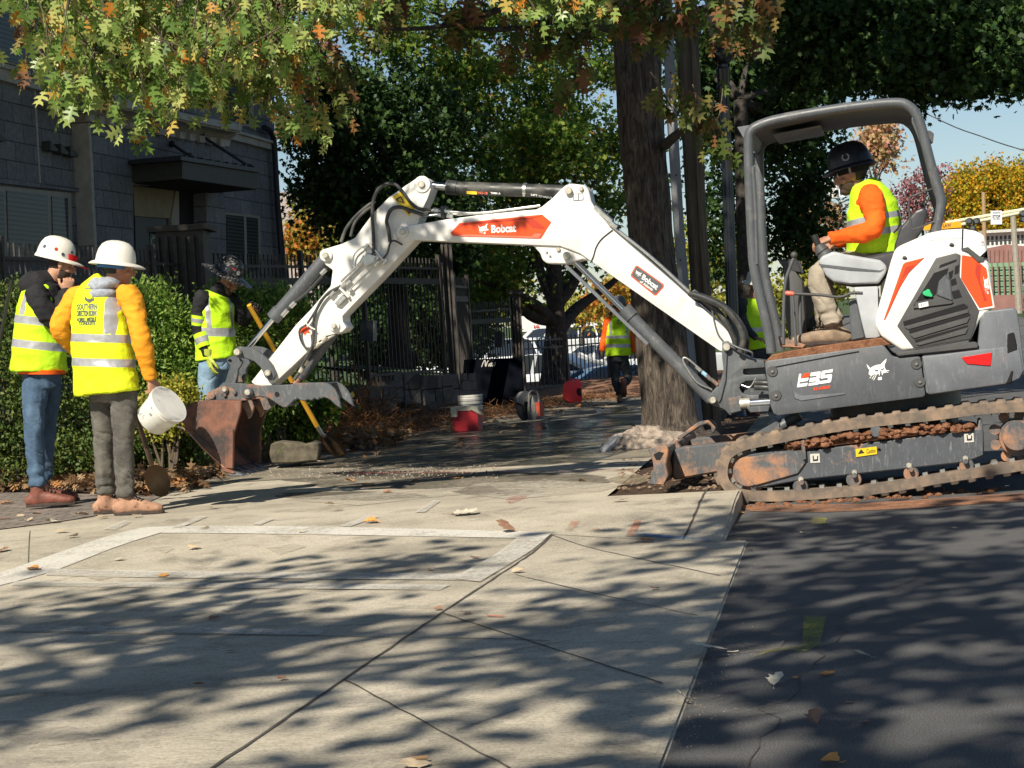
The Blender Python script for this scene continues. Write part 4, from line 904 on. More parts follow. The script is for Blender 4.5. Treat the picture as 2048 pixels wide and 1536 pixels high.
pins('thumb_pin', [(*z4([(205, 815)])[0], .63, 5/300, .02), (*z4([(525, 850)])[0], .63, 6.5/300, .03)], M['pin'], EX)
# bucket ears and bucket
for v in (.64, .90): plate('bucket_ear', z4([(-60, 960), (-40, 860), (100, 790), (200, 760), (300, 800), (420, 900), (560, 940), (600, 1050), (560, 1180), (520, 1220), (500, 1150), (430, 1040), (400, 960)]), v, v+.03, M['clay_steel'], bev=.005, vref=.64)
plate('bucket_ear', z4([(560, 940), (800, 930), (720, 1050), (590, 1160), (560, 1100)]), .90, .93, M['clay_steel'], bev=.005, vref=.64)
b4 = lambda pts: Z(340, 640, 3.938, pts)
side = b4([(100, 705), (160, 655), (270, 634), (560, 636), (556, 720), (522, 830), (503, 900), (497, 1175), (470, 1185), (430, 1172), (255, 1010), (130, 865), (88, 780)])
bk = plate('bucket', side, .50, .525, M['rust'], bev=.004)
plate('bucket_side', side, 1.08, 1.105, M['rust'], bk, bev=.004, vref=.50)
shell = b4([(560, 636), (270, 634), (160, 655), (100, 705), (88, 780), (130, 865), (255, 1010), (430, 1172), (470, 1190)])
sc_ = smooth_path([mp(x, y, .50) for x, y in shell], 4); bm = NB(); cc = mp(*b4([(350, 850)])[0], .5); prev = None
for p in sc_:
    d = (cc-p).normalized()*.018; ring = [bm.verts.new(p+MP.n*.015), bm.verts.new(p+MP.n*.59), bm.verts.new(p+d+MP.n*.59), bm.verts.new(p+d+MP.n*.015)]
    if prev:
        for i in range(4): bm.faces.new((prev[i], prev[(i+1) % 4], ring[(i+1) % 4], ring[i]))
    prev = ring
finish('bucket_shell', bm, M['rust'], bk, smooth=40)
plate('side_cutter', b4([(432, 860), (502, 860), (503, 900), (498, 1170), (432, 1165)]), .488, .50, M['rust'], bk, bev=.004, vref=.5)
bm = NB(); loft(bm, [mp(x, y, .497) for x, y in b4([(95, 800), (150, 850), (300, 980), (430, 1080)])], [.005]*4, 6); finish('weld_bead', bm, M['rust'], bk)
bm = NB(); loft(bm, smooth_path([mp(x, y, .497) for x, y in b4([(60, 840), (130, 870), (260, 1010), (380, 1120), (470, 1200)])], 3), [.006]*13, 6); finish('edge_rim', bm, M['clay_steel'], bk)
plate('bucket_lip', b4([(385, 1140), (440, 1165), (500, 1190), (520, 1200), (500, 1212), (420, 1190)]), .49, 1.12, M['rust'], bk, bev=.003, vref=.5)
for k in range(5):
    v = .50+k*.135
    bm = NB(); q = b4([(400, 1160), (470, 1175), (575, 1225), (560, 1232), (470, 1230)]); poly_prism(bm, [mp(x, y, .5)+MP.n*(v-.5) for x, y in q], MP.n*.06, .006); finish('bucket_tooth', bm, M['cweight'], bk)
# ================================================================== leaves
_h = [(.012, 0), (.018, .16), (.15, .13), (.23, .23), (.08, .28), (.06, .36), (.27, .36), (.41, .51), (.26, .51), (.09, .51), (.08, .60), (.22, .65), (.29, .80), (.12, .76), (.05, .80), (.0, 1.0)]
def oak_template(curl=.22):
    vs = [(0, 0, 0), (0, 1.0, -.12)]; r = []; l = []
    for x, y in _h[:-1]:
        z = -curl*x*1.2 - .12*y*y
        r.append(len(vs)); vs.append((x, y, z)); l.append(len(vs)); vs.append((-x, y, z+.02))
    return vs, [tuple([0]+r+[1]), tuple([1]+l[::-1]+[0])]
OAKV, OAKF = oak_template()
LOBV = [(0, 0, 0), (.22, .12, -.05), (.42, .30, -.1), (.2, .42, 0), (.36, .72, -.08), (.1, .66, 0), (0, 1, -.1), (-.1, .66, 0), (-.36, .72, -.08), (-.2, .42, 0), (-.42, .30, -.1), (-.22, .12, -.05)]
LOBF = [(0, 1, 2, 3, 4, 5, 6), (0, 6, 7, 8, 9, 10, 11)]
DIAV = [(0, 0, 0), (.32, .35, -.05), (.25, .7, -.05), (0, 1, 0), (-.25, .7, -.05), (-.32, .35, -.05)]; DIAF = [(0, 1, 2, 3), (0, 3, 4, 5)]
NEEDV = [(0, 0, 0), (.22, .45, 0), (0, 1, 0), (-.22, .45, 0)]; NEEDF = [(0, 1, 2, 3)]
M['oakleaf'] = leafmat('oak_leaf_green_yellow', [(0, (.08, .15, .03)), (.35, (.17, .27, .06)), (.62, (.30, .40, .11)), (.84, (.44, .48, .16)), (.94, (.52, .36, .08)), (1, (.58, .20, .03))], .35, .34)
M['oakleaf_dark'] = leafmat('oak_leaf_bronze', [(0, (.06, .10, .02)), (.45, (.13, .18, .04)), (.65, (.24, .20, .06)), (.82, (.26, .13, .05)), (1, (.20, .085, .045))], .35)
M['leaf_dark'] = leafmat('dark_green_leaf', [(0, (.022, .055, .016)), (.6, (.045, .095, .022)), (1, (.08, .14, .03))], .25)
M['leaf_mid'] = leafmat('mid_green_leaf', [(0, (.06, .13, .018)), (.5, (.13, .24, .035)), (.85, (.28, .36, .06)), (.97, (.42, .36, .07)), (1, (.40, .18, .04))], .5)
M['leaf_yellow'] = leafmat('yellow_orange_leaf', [(0, (.16, .20, .02)), (.35, (.34, .30, .02)), (.7, (.60, .38, .02)), (1, (.65, .26, .015))], .35)
M['leaf_orange'] = leafmat('orange_leaf', [(0, (.50, .24, .04)), (.4, (.60, .22, .03)), (.8, (.62, .14, .03)), (1, (.30, .26, .04))], .4)
M['leaf_yelor'] = leafmat('yellow_green_orange_leaf', [(0, (.20, .26, .04)), (.4, (.44, .34, .06)), (.75, (.60, .30, .05)), (1, (.55, .14, .03))], .4)
M['leaf_purple'] = leafmat('purple_red_leaf', [(0, (.22, .07, .08)), (.5, (.32, .10, .11)), (1, (.40, .20, .18))], .3)
M['leaf_cypress'] = leafmat('cypress_spray', [(0, (.07, .15, .028)), (.5, (.16, .28, .045)), (1, (.36, .46, .10))], .3)
M['leaf_box'] = leafmat('small_hedge_leaf', [(0, (.045, .09, .02)), (.6, (.09, .14, .03)), (1, (.16, .18, .04))], .25)
M['leaf_gold'] = leafmat('gold_green_shrub', [(0, (.22, .26, .03)), (.6, (.38, .38, .05)), (1, (.46, .36, .07))], .3)
M['leaf_dead'] = leafmat('dead_leaf', [(0, (.12, .065, .03)), (.4, (.22, .13, .065)), (.75, (.34, .23, .13)), (1, (.36, .15, .045))], .15, .8)
M['needle'] = leafmat('pine_straw', [(0, (.07, .032, .016)), (.5, (.19, .085, .035)), (1, (.42, .20, .08))], .1, .8)
t = MT('oak_bark', .95)
n1 = t.noise(9, 9, .75, sc=(3.2, 3.2, .55), dist=.8); n2 = t.noise(26, 6, .7, sc=(2.2, 2.2, .5))
c = t.ramp(n1, [(.36, (.018, .014, .011)), (.48, (.10, .078, .060)), (.66, (.26, .21, .165))]); c = t.mix(.5, c, t.ramp(n2, [(.3, .45), (.7, 1.35)]), 'MULTIPLY')
t.col(c); t.bump(t.math('ADD', n1, t.math('MULTIPLY', n2, .5)), 1.0, .05); M['bark'] = t.m
M['bark_dark'] = simple('dark_bark', (.05, .042, .035), .95, var=.5, sc=14, bump=.8, bsc=18, bd=.04)
M['twig'] = simple('brown_twig', (.10, .075, .05), .9, var=.3, sc=20)

def clumps(C, Rv, n, shell=.55, rng=RNG, flatbottom=0):
    d = rng.normal(size=(n, 3)); d /= np.linalg.norm(d, axis=1)[:, None]; r = rng.uniform(shell, 1, n)**.7
    p = d*r[:, None]*np.array(Rv)
    return p+np.array(C)
def leaves(name, parent, cl, per, cr, size, mat, tmpl=(LOBV, LOBF), tilt=.8, squash=.6, rng=RNG, szv=.25):
    N = len(cl)*per; crs = np.repeat(rng.uniform(.6, 1.2, len(cl)), per)*cr
    g = rng.normal(size=(N, 3))*np.array([1, 1, squash])*crs[:, None]*.6
    pos = np.repeat(cl, per, 0)+g
    return scatter(name, tmpl[0], tmpl[1], pos, rand_rot(N, tilt, rng), size*rng.uniform(1-szv, 1+szv, N), mat, parent)
def limbs(name, parent, start, targets, r0, mat, n=7, sag=.1, rng=random):
    bm = NB(); s = Vector(start)
    for tg in targets:
        tg = Vector(tg); mid1 = s.lerp(tg, .35)+Vector((rng.uniform(-1, 1), rng.uniform(-1, 1), rng.uniform(.2, 1)))*(tg-s).length*sag
        mid2 = s.lerp(tg, .7)+Vector((rng.uniform(-1, 1), rng.uniform(-1, 1), rng.uniform(-.3, 1)))*(tg-s).length*sag
        q = smooth_path([s, mid1, mid2, tg], 4); m_ = len(q); loft(bm, q, [r0*(1-.85*i/(m_-1)) for i in range(m_)], n)
    return finish(name, bm, mat, parent, smooth=60)
def trunk_mesh(name, parent, pts, rad, mat, n=36, rough=.05):
    bm = NB(); q = smooth_path([Vector(p) for p in pts], 6); m_ = len(q); rr = [float(np.interp(i/(m_-1), np.linspace(0, 1, len(rad)), rad)) for i in range(m_)]
    rings = loft(bm, q, rr, n)
    for (p, ring, r) in zip(q, rings, rr):
        for v in ring:
            d = (v.co-p).normalized(); a = math.atan2(d.y, d.x)
            v.co += d*(noise.noise((math.cos(a)*4, math.sin(a)*4, p.z*1.5))*rough*r*2 + abs(noise.noise((math.cos(a)*9, math.sin(a)*9, p.z*2.5)))*rough*r*1.6)
    return finish(name, bm, mat, parent, smooth=60)

# ---------------- the street oak beside the excavator
oak = root('oak_tree', 'big street oak with furrowed grey brown bark standing directly behind the excavator boom', 'tree', P(1345, 885, 18.0))
tp = []; tr_ = []
for y, l, r in ((915, 1225, 1478), (896, 1252, 1446), (875, 1268, 1418), (840, 1284, 1396), (780, 1280, 1388), (700, 1272, 1376), (600, 1264, 1362), (500, 1258, 1350), (400, 1252, 1340), (300, 1240, 1332), (200, 1232, 1326), (100, 1228, 1320), (0, 1222, 1314), (-150, 1212, 1302), (-400, 1196, 1280), (-800, 1180, 1240)):
    tp.append(P((l+r)/2, y, 18.1)); tr_.append((r-l)/2*18.1/F*.97)
trunk_mesh('trunk', oak, tp, tr_, M['bark'])
M['mound'] = simple('pale_clay_mound', (.34, .275, .22), .95, var=.45, sc=16, bump=.9, bsc=30, bd=.03)
bm = NB(); c0 = P(1310, 905, 17.6); bmesh.ops.create_uvsphere(bm, u_segments=48, v_segments=24, radius=1, matrix=Matrix.Translation(Vector((c0.x-.06, c0.y+.1, -.03))) @ Matrix.Diagonal((.42, .38, .19, 1)))
displace(bm, lambda c: .05*noise.noise(c*7)+.035*noise.noise(c*20)+.012*noise.noise(c*55)); o = tag(base_at(finish('dirt_mound', bm, M['mound'], smooth=180)), 'pale dry clay heaped against the foot of the street oak', 'dirt heap'); o['kind'] = 'structure'
for k in ('label', 'category'): del o[k]
top = P(1215, -150, 18.1)
rng2 = np.random.default_rng(5)
# foliage of the oak that hangs into the picture on bare twigs: (px, py, D, rx, ry px, leaves)
def hang(par, spots, mat, size, seed, tw=True, start=None, tmpl=(OAKV, OAKF)):
    rg = np.random.default_rng(seed); pos = []; bmt = NB(); sz = []
    for px, py, D, rx, ry, n in spots:
        ce = P(px, py, D); sx, sz_ = rx*D/F, ry*D/F
        nt_ = max(2, n//9)
        for k in range(nt_):
            a = rg.normal(size=3)*np.array([sx, sx*.8, sz_])*.55; tip = Vector(ce)+Vector(a)
            m_ = max(4, int(n/nt_)); base = tip+Vector((rg.normal()*.15, rg.normal()*.15, .22+abs(rg.normal())*.12))
            if tw: tube(bmt, [base, base.lerp(tip, .5)+Vector((rg.normal()*.03, 0, .02)), tip], [.006, .003], 5, 3)
            for j in range(m_):
                f = rg.uniform(0, 1); q = base.lerp(tip, f)+Vector(rg.normal(size=3)*np.array([.055, .055, .035])); pos.append(q)
    N = len(pos)
    # drooping leaves: tip points down and outward
    yaw = rg.uniform(0, 2*np.pi, N); dr = rg.uniform(.5, 1.55, N); ro = rg.normal(0, .8, N)
    rot = np.empty((N, 3, 3))
    for i in range(N):
        m3 = Matrix.Rotation(yaw[i], 3, 'Z') @ Matrix.Rotation(-dr[i], 3, 'X') @ Matrix.Rotation(ro[i], 3, 'Y'); rot[i] = np.array(m3)
    scatter('leaves', tmpl[0], tmpl[1], np.array([tuple(p) for p in pos]), rot, size*rg.uniform(.65, 1.25, N), mat, par)
    if tw: finish('twig', bmt, M['twig'], par, smooth=60)
    else: bmt.free()
hang(oak, [(1300, 30, 16, 90, 60, 60), (1395, 45, 15.5, 60, 50, 60), (1500, 50, 15, 60, 60, 80), (1440, 20, 15, 60, 30, 40), (1370, 215, 15.5, 30, 25, 18), (1420, 262, 15.5, 60, 30, 45), (1455, 310, 15.5, 40, 22, 20),
           (1330, 60, 15.8, 30, 60, 40), (1240, 60, 15.5, 50, 60, 60), (1180, 90, 16, 60, 60, 60), (1120, 60, 16, 60, 60, 50), (1050, 110, 16.5, 50, 60, 40), (1170, 160, 17, 40, 30, 25), (900, 60, 16, 80, 50, 60), (820, 30, 16, 60, 40, 50)], M['oakleaf_dark'], .17, 21)
bm = NB()
for pts in ([(1330, 290, 18), (1365, 262, 16.5), (1410, 258, 15.6), (1460, 300, 15.4)], [(1320, 60, 18), (1400, 20, 16.5), (1500, 30, 15.2), (1540, 60, 15)], [(1235, 60, 18), (1130, 40, 16.5), (980, 60, 16.2), (850, 20, 16)],
            [(1240, -60, 18), (1100, -20, 16), (900, 50, 16), (700, 60, 15.5)], [(1330, -60, 18), (1500, -40, 17), (1700, 0, 18)]):
    q = smooth_path([P(*p) for p in pts], 5); loft(bm, q, [.05*(1-.85*i/(len(q)-1)) for i in range(len(q))], 7)
finish('branch', bm, M['bark_dark'], oak, smooth=60)
# crown of the oak over the walk: shades the background; starts beyond the sunlit working area
def shade_ok(x, y, z, lim): return y > lim-1.065*z
cl = []
rg = np.random.default_rng(3)
while len(cl) < 640:
    x, y = rg.uniform(-13, 3.2), rg.uniform(9, 38); z = rg.uniform(6.8, 10.5)+max(0, (y-22))*.16
    tx, ty = x+.53*z, y+1.065*z
    lim = 19.0 if tx > -1.0 else (20.0 if tx > -4.2 else 18.8)
    if ty < lim: continue
    if tx > -1.2 and ty < 26 and rg.uniform() < .25: continue
    if tx > 3.5 and ty < 27: continue
    if tx > -4 and ty > 33 and rg.uniform() < .6: continue
    if -1 < tx < 3.2 and 25 < ty < 32 and rg.uniform() < .55: continue
    cl.append((x, y, z))
for i in range(10):  # unseen leaf clumps added to shade the oak trunk
    k = rg.uniform(5.5, 9.5); cl.append((1.35+rg.normal()*.25-.342*k, 18-.685*k+rg.normal()*.2, rg.uniform(.8, 4.6)+.643*k))
cl = np.array(cl)
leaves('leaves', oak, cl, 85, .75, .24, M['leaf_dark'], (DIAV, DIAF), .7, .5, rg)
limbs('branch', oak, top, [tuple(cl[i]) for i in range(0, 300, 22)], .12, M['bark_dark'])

# ---------------- unseen tree on the near left, its crown shaped to dapple the pavement
nt_ = root('oak_tree', 'street oak just out of view whose crown dapples the driveway and the asphalt', 'tree', (-6.0, -1.5, -.1))
trunk_mesh('trunk', nt_, [(-6, -1.5, -.2), (-6.0, -1.4, 1.5), (-5.8, -1.2, 3.4), (-5.2, -.6, 5.4), (-4.6, 0, 7.5)], [.34, .27, .23, .19, .12], M['bark'])
near_spots = []
rg = np.random.default_rng(9)
for px, py, rx, ry, n in ((160, 40, 90, 40, 90), (250, 60, 90, 60, 130), (350, 70, 90, 60, 130), (450, 60, 80, 60, 120), (540, 50, 70, 50, 90), (130, 110, 50, 40, 60), (200, 140, 70, 50, 110), (300, 150, 80, 50, 120), (400, 150, 80, 50, 120), (500, 130, 70, 50, 100),
                          (580, 140, 50, 50, 60), (110, 150, 30, 60, 34), (160, 190, 40, 30, 36), (420, 210, 50, 30, 44), (440, 170, 30, 30, 40), (560, 190, 40, 30, 34), (60, 10, 60, 20, 30), (600, 230, 20, 30, 20), (330, 215, 40, 30, 34), (300, 265, 30, 25, 20), (720, 20, 60, 30, 50), (700, 60, 40, 30, 34), (780, -5, 50, 20, 30),
                          (1030, 10, 50, 26, 50), (1110, 18, 60, 30, 60), (1180, 30, 30, 40, 34), (610, 285, 22, 30, 22), (640, 60, 30, 40, 26), (520, 240, 20, 20, 14)):
    near_spots.append((px, py, 14.0+rg.uniform(-.6, .8), rx, ry, int(n*1.6)))
hang(oak, [(a, b-10, 15.6, rx*1.1, ry, int(n*.55)) for a, b, _, rx, ry, n in near_spots if b < 200]+[(600, 60, 15.5, 50, 60, 40), (660, 120, 15.5, 60, 60, 50), (700, 200, 15.8, 50, 40, 30), (610, 180, 15.5, 50, 40, 40), (590, 250, 15.5, 40, 40, 26), (760, 100, 16, 50, 60, 40)], M['oakleaf_dark'], .145, 77)  # darker leaf colour behind deepens the shade between the front leaves
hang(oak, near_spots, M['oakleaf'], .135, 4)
bm = NB(); st = P(1200, -300, 18.1)
for tg in ((120, 60, 14), (420, 60, 14.2), (700, -10, 14.3), (1100, -20, 14.4), (560, 150, 14.2), (300, 150, 14)):
    e = P(*tg); m_ = st.lerp(e, .5)+Vector((0, 0, 1.2)); q = smooth_path([st, m_, e.lerp(m_, .15)+Vector((0, 0, .25)), e], 6); loft(bm, q, [.030*(1-.85*i/(len(q)-1))+.003 for i in range(len(q))], 7)
finish('branch', bm, M['bark_dark'], oak, smooth=60)
cl = []; k = 0
while len(cl) < 430:
    gx, gy = rg.uniform(-7, 9), rg.uniform(2.5, 11.6); z = rg.uniform(5.2, 9.2)
    edge = xe(gy)
    dens = .92 if gx > edge-.6 else (.85 if gy < 8.6 else .30)
    if gy > 10.9: dens *= .35
    if gx < edge-.6: dens *= (.12+1.6*max(0, .40+noise.noise((gx*.8, gy*.7, 3))))
    if rg.uniform() > dens: continue
    x, y = gx-.53*z, gy-1.065*z
    cl.append((x, y, z))
dap = []  # unseen leaf clumps added to dapple the arm and boom end
for i in range(15):
    q = P(rg.uniform(700, 960), rg.uniform(370, 520), 13.3); k = rg.uniform(3.2, 5.5); dap.append((q.x-.342*k, q.y-.685*k, q.z+.643*k))
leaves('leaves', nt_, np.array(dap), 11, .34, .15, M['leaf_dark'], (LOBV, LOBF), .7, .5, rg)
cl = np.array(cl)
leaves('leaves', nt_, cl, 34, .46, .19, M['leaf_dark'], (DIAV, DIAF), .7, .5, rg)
limbs('branch', nt_, (-4.9, -.3, 6.4), [tuple(cl[i]) for i in range(0, 330, 47)], .045, M['bark_dark'])

# ---------------- trees behind
def bgtree(name, label, trunk_px, D, zb, crowns, trunk_r, mat, leaf=.12, seed=1, bark='bark_dark', cr=.5, group=None, tmpl=(LOBV, LOBF), trunk_top=None, tilt=.9, bsub=9):
    """crowns: (px,py,dD,rx,ry,nclump,per)"""
    rg = np.random.default_rng(seed); b = P(*trunk_px[0], D); rt = root(name, label, 'tree', (b.x, b.y, zb), group)
    pts = [Vector((b.x, b.y, zb-.2))]+[P(x, y, D) for x, y in trunk_px]
    rr = [trunk_r*1.25]+[trunk_r*(1-.5*i/max(1, len(trunk_px)-1)) for i in range(len(trunk_px))]
    trunk_mesh('trunk', rt, pts, rr, M[bark], 16, .04)
    allc = []
    for px, py, dD, rx, ry, n, per in crowns:
        c = P(px, py, D+dD); rX, rZ = rx*(D+dD)/F, ry*(D+dD)/F
        cl = clumps(c, (rX, min(rX, rZ)*.8, rZ), n, .35, rg); allc.append(cl)
        leaves('leaves', rt, cl, per, cr, leaf, mat if not isinstance(mat, str) else M[mat], tmpl, tilt, .7, rg)
    ac = np.concatenate(allc); limbs('branch', rt, pts[-1], [tuple(ac[i]) for i in range(0, len(ac), max(1, len(ac)//bsub))], trunk_r*.3, M[bark], 6)
    return rt
t2 = bgtree('oak_tree', 'dark oak with low spreading limbs behind the iron railing, left of the walking worker', [(1106, 775), (1110, 700), (1112, 640), (1108, 560), (1105, 480)], 40, -.1,
            [(1130, 350, 1, 190, 150, 60, 90), (1000, 230, 3, 200, 170, 60, 90), (980, 420, 0, 140, 90, 44, 80), (940, 180, -1.5, 100, 70, 30, 80), (1090, 290, -1.5, 90, 80, 30, 80), (1180, 190, 2, 120, 160, 44, 80), (960, 560, -1, 90, 60, 22, 60), (880, 330, 2, 130, 140, 40, 80), (1120, 60, 3, 220, 90, 50, 80), (860, 60, 3, 130, 80, 44, 80), (1080, 540, 1, 130, 50, 24, 60)], .26, 'leaf_mid', .115, 31, cr=.42)
bm = NB()
for pts in ([(1112, 650, 40), (1070, 610, 39.6), (1030, 590, 39.3), (990, 572, 39), (940, 560, 38.6)], [(1110, 640, 40), (1060, 630, 39.6), (1010, 575, 39.4), (960, 540, 39)], [(1118, 660, 40), (1150, 620, 40.4), (1190, 590, 40.8), (1230, 560, 41), (1280, 500, 41)], [(1112, 610, 40), (1150, 560, 40.2), (1170, 480, 40.5), (1180, 400, 41)], [(1108, 600, 40), (1080, 540, 40), (1070, 460, 40)]):
    q = smooth_path([P(*p) for p in pts], 5); loft(bm, q, [.15*(1-.75*i/(len(q)-1)) for i in range(len(q))], 8)
finish('branch', bm, M['bark_dark'], t2, smooth=60)
bgtree('evergreen_tree', 'dense dark green tree standing between the stone building and the boom', [(800, 700), (790, 500), (780, 350)], 35.5, -.1,
       [(720, 300, 0, 130, 130, 70, 90), (800, 430, 0, 130, 110, 60, 90), (660, 400, 0, 80, 90, 40, 80), (840, 240, 1, 110, 120, 50, 80), (700, 190, 0, 90, 60, 34, 70), (740, 520, -.6, 110, 60, 34, 80), (880, 500, 0, 60, 60, 26, 70), (640, 270, 1, 60, 50, 22, 60)], .2, 'leaf_dark', .11, 32, cr=.42)
bgtree('oak_tree', 'tall dark tree behind the black lamp post, left of the excavator canopy', [(1500, 740), (1496, 560), (1488, 380), (1480, 200)], 30, -.1,
       [(1560, 130, 2, 170, 130, 70, 90), (1600, 330, 4, 70, 160, 46, 80), (1450, 130, 1, 120, 110, 44, 70), (1440, 380, 4, 60, 200, 40, 60), (1600, 480, 4, 44, 60, 18, 70), (1560, 250, 2, 90, 90, 34, 80)], .19, 'leaf_dark', .11, 33, cr=.42)
bgtree('oak_tree', 'dark green tree whose low crown hangs over the excavator canopy at top right', [(2300, 800), (2300, 300), (2200, 0)], 27, .2,
       [(1750, 60, 0, 190, 100, 70, 90), (1920, 70, -1, 160, 100, 70, 90), (1840, 130, 0, 130, 70, 50, 90), (2040, 90, 0, 130, 80, 50, 80), (1640, 120, 1, 110, 80, 40, 80), (1700, -20, 0, 260, 60, 60, 80), (1960, -30, 0, 200, 70, 60, 80), (1990, 150, 0, 70, 30, 18, 60)], .25, 'leaf_dark', .10, 34, cr=.36)
bgtree('maple_tree', 'pale pink and yellow turning tree behind the operator\'s hard hat', [(1770, 640), (1765, 480), (1755, 380)], 52, .2, [(1765, 290, 0, 22, 50, 20, 60), (1740, 290, 0, 30, 30, 10, 50), (1640, 470, 2, 46, 70, 26, 80)], .1, leafmat('pale_pink_leaf', [(0, (.45, .34, .14)), (.5, (.55, .42, .22)), (.8, (.62, .34, .22)), (1, (.5, .2, .14))], .4), .13, 35, cr=.4)
bgtree('maple_tree', 'sparse purple red tree between the canopy post and the yellow tree', [(1848, 560), (1846, 470), (1844, 420)], 62, .3, [(1850, 400, 0, 46, 70, 40, 26), (1820, 420, 0, 36, 50, 26, 24), (1872, 370, 0, 24, 50, 18, 22), (1800, 400, 0, 22, 30, 8, 22)], .06, 'leaf_purple', .10, 36, cr=.34, bsub=30)
bgtree('maple_tree', 'large golden yellow tree behind the traffic signal arm at far right', [(1985, 600), (1980, 500), (1975, 440)], 96, .8,
       [(1975, 400, 0, 88, 80, 110, 170), (1930, 430, -1, 56, 76, 60, 150), (2060, 396, 2, 80, 82, 70, 150), (1990, 480, -1, 120, 46, 70, 150), (2100, 470, -1, 80, 60, 40, 120)], .3, 'leaf_yellow', .15, 37, cr=.62)
bgtree('maple_tree', 'small orange tree at the car park just left of the walking worker\'s hat', [(1220, 690), (1222, 640), (1224, 610)], 62, -.5, [(1226, 590, 0, 52, 36, 30, 36), (1190, 622, 0, 36, 20, 12, 30), (1260, 570, 1, 36, 36, 14, 30)], .09, 'leaf_yelor', .15, 38, cr=.45)
bgtree('maple_tree', 'small green and yellow tree in the car park beside the dark oak trunk', [(1165, 690), (1165, 650)], 70, -.5, [(1165, 620, 0, 40, 30, 18, 50), (1010, 600, 0, 60, 40, 22, 50)], .09, 'leaf_gold', .15, 39, cr=.5)
bgtree('maple_tree', 'orange red tree seen in the gap right of the stone building', [(606, 600), (606, 540)], 56, -.2, [(600, 480, 0, 26, 46, 26, 46), (626, 450, 0, 26, 30, 12, 40)], .09, 'leaf_yelor', .14, 40, cr=.45)
bgtree('maple_tree', 'yellow green tree rising behind the orange tree near the stone building', [(660, 600), (655, 480)], 64, -.2, [(650, 420, 0, 50, 50, 30, 70), (690, 470, 0, 50, 60, 30, 70)], .1, 'leaf_gold', .16, 41, cr=.5)
bgtree('maple_tree', 'distant olive green tree line over the parked cars', [(1400, 680), (1400, 600)], 75, -.2, [(1420, 560, 0, 110, 120, 60, 70), (1300, 590, 0, 60, 60, 26, 60), (1640, 560, 0, 60, 60, 26, 60), (1560, 620, 0, 80, 60, 26, 60)], .12, 'leaf_gold', .2, 42, cr=.7)
# car-park trees behind the fences: dark crowns, the low ones added to darken the gaps
bgtree('oak_tree', 'dark leafy tree behind the tall iron fence', [(920, 740), (925, 640), (925, 580)], 46, -.5, [(860, 600, 0, 110, 70, 50, 80), (780, 640, 1, 110, 60, 40, 80), (960, 520, 0, 90, 50, 30, 80), (700, 620, 2, 100, 80, 40, 80), (800, 690, 0, 120, 50, 60, 90), (900, 670, 0, 70, 60, 40, 90), (980, 590, 0, 50, 50, 20, 60)], .14, 'leaf_dark', .14, 43, cr=.5)

# ---------------- hedges and shrubs in the bed
def shrub(name, label, spots, D, mat, size, n, group=None, tmpl=(NEEDV, NEEDF), seed=1, cr=.14, tilt=.9, up=False, zb=.05, stem=True, per=40):
    rg = np.random.default_rng(seed); c = P(spots[0][0], 900, D); rt = root(name, label, 'shrub', (c.x, D, zb), group)
    for px, py, rx, ry, k in spots:
        c = P(px, py, D); rX, rZ = rx*D/F, ry*D/F
        cl = clumps(c, (rX, rX*.7, rZ), k, .5, rg)
        cl = cl[cl[:, 2] > zb+.03]
        N = len(cl)*per; g = rg.normal(size=(N, 3))*cr*np.array([.6, .6, .5]); pos = np.repeat(cl, per, 0)+g
        out = pos-np.array(c); out /= np.linalg.norm(out, axis=1)[:, None]+1e-6
        if up: # sprays: point outward and up
            d = out*.8+np.array([0, 0, .25])+rg.normal(size=(N, 3))*.75; d /= np.linalg.norm(d, axis=1)[:, None]
            a = np.cross(d, rg.normal(size=(N, 3))); a /= np.linalg.norm(a, axis=1)[:, None]; b_ = np.cross(a, d); rot = np.stack([a, d, b_], 2)
        else: rot = rand_rot(N, tilt, rg)
        scatter('foliage', tmpl[0], tmpl[1], pos, rot, size*rg.uniform(.7, 1.3, N), M[mat], rt)
    bm = NB()
    for k in range(9):
        px, py, rx, ry, _ = random.choice(spots); a = P(px+random.uniform(-.2, .2)*rx, 900, D); a.z = zb-.02; e = P(px+random.uniform(-.7, .7)*rx, py-random.uniform(-.3, .6)*ry, D)
        tube(bm, [a, a.lerp(e, .5)+Vector((random.uniform(-.05, .05), 0, .05)), e], [.016, .005], 6, 3)
    finish('stem', bm, M['twig'], rt, smooth=60)
    return rt
shrub('cypress_shrub', 'feathery bright green evergreen behind the two workers in white hard hats', [(300, 650, 90, 80, 110), (250, 740, 90, 90, 90), (340, 750, 70, 90, 90)], 17.6, 'leaf_cypress', .042, 1, seed=51, up=True, per=90, cr=.11)
shrub('cypress_shrub', 'feathery evergreen with loose sprays right behind the worker in the black hat', [(540, 660, 80, 80, 110), (470, 620, 60, 60, 60), (560, 760, 70, 60, 80), (500, 800, 70, 70, 60)], 19.3, 'leaf_cypress', .045, 1, seed=52, up=True, per=90, cr=.11)
shrub('boxwood_hedge', 'dark clipped hedge at the far left behind the tallest worker', [(20, 640, 90, 80, 110), (100, 760, 90, 120, 150), (0, 800, 90, 120, 130), (-90, 740, 80, 130, 90), (60, 900, 110, 60, 90), (180, 900, 90, 50, 70)], 16.6, 'leaf_box', .030, 1, tmpl=(DIAV, DIAF), seed=53, cr=.10, per=50)
shrub('boxwood_hedge', 'dark hedge section between the worker with the pail and the excavator bucket', [(300, 860, 90, 80, 130), (370, 870, 60, 70, 90), (240, 850, 60, 90, 80)], 17.0, 'leaf_box', .030, 1, tmpl=(DIAV, DIAF), seed=54, cr=.10, per=50)
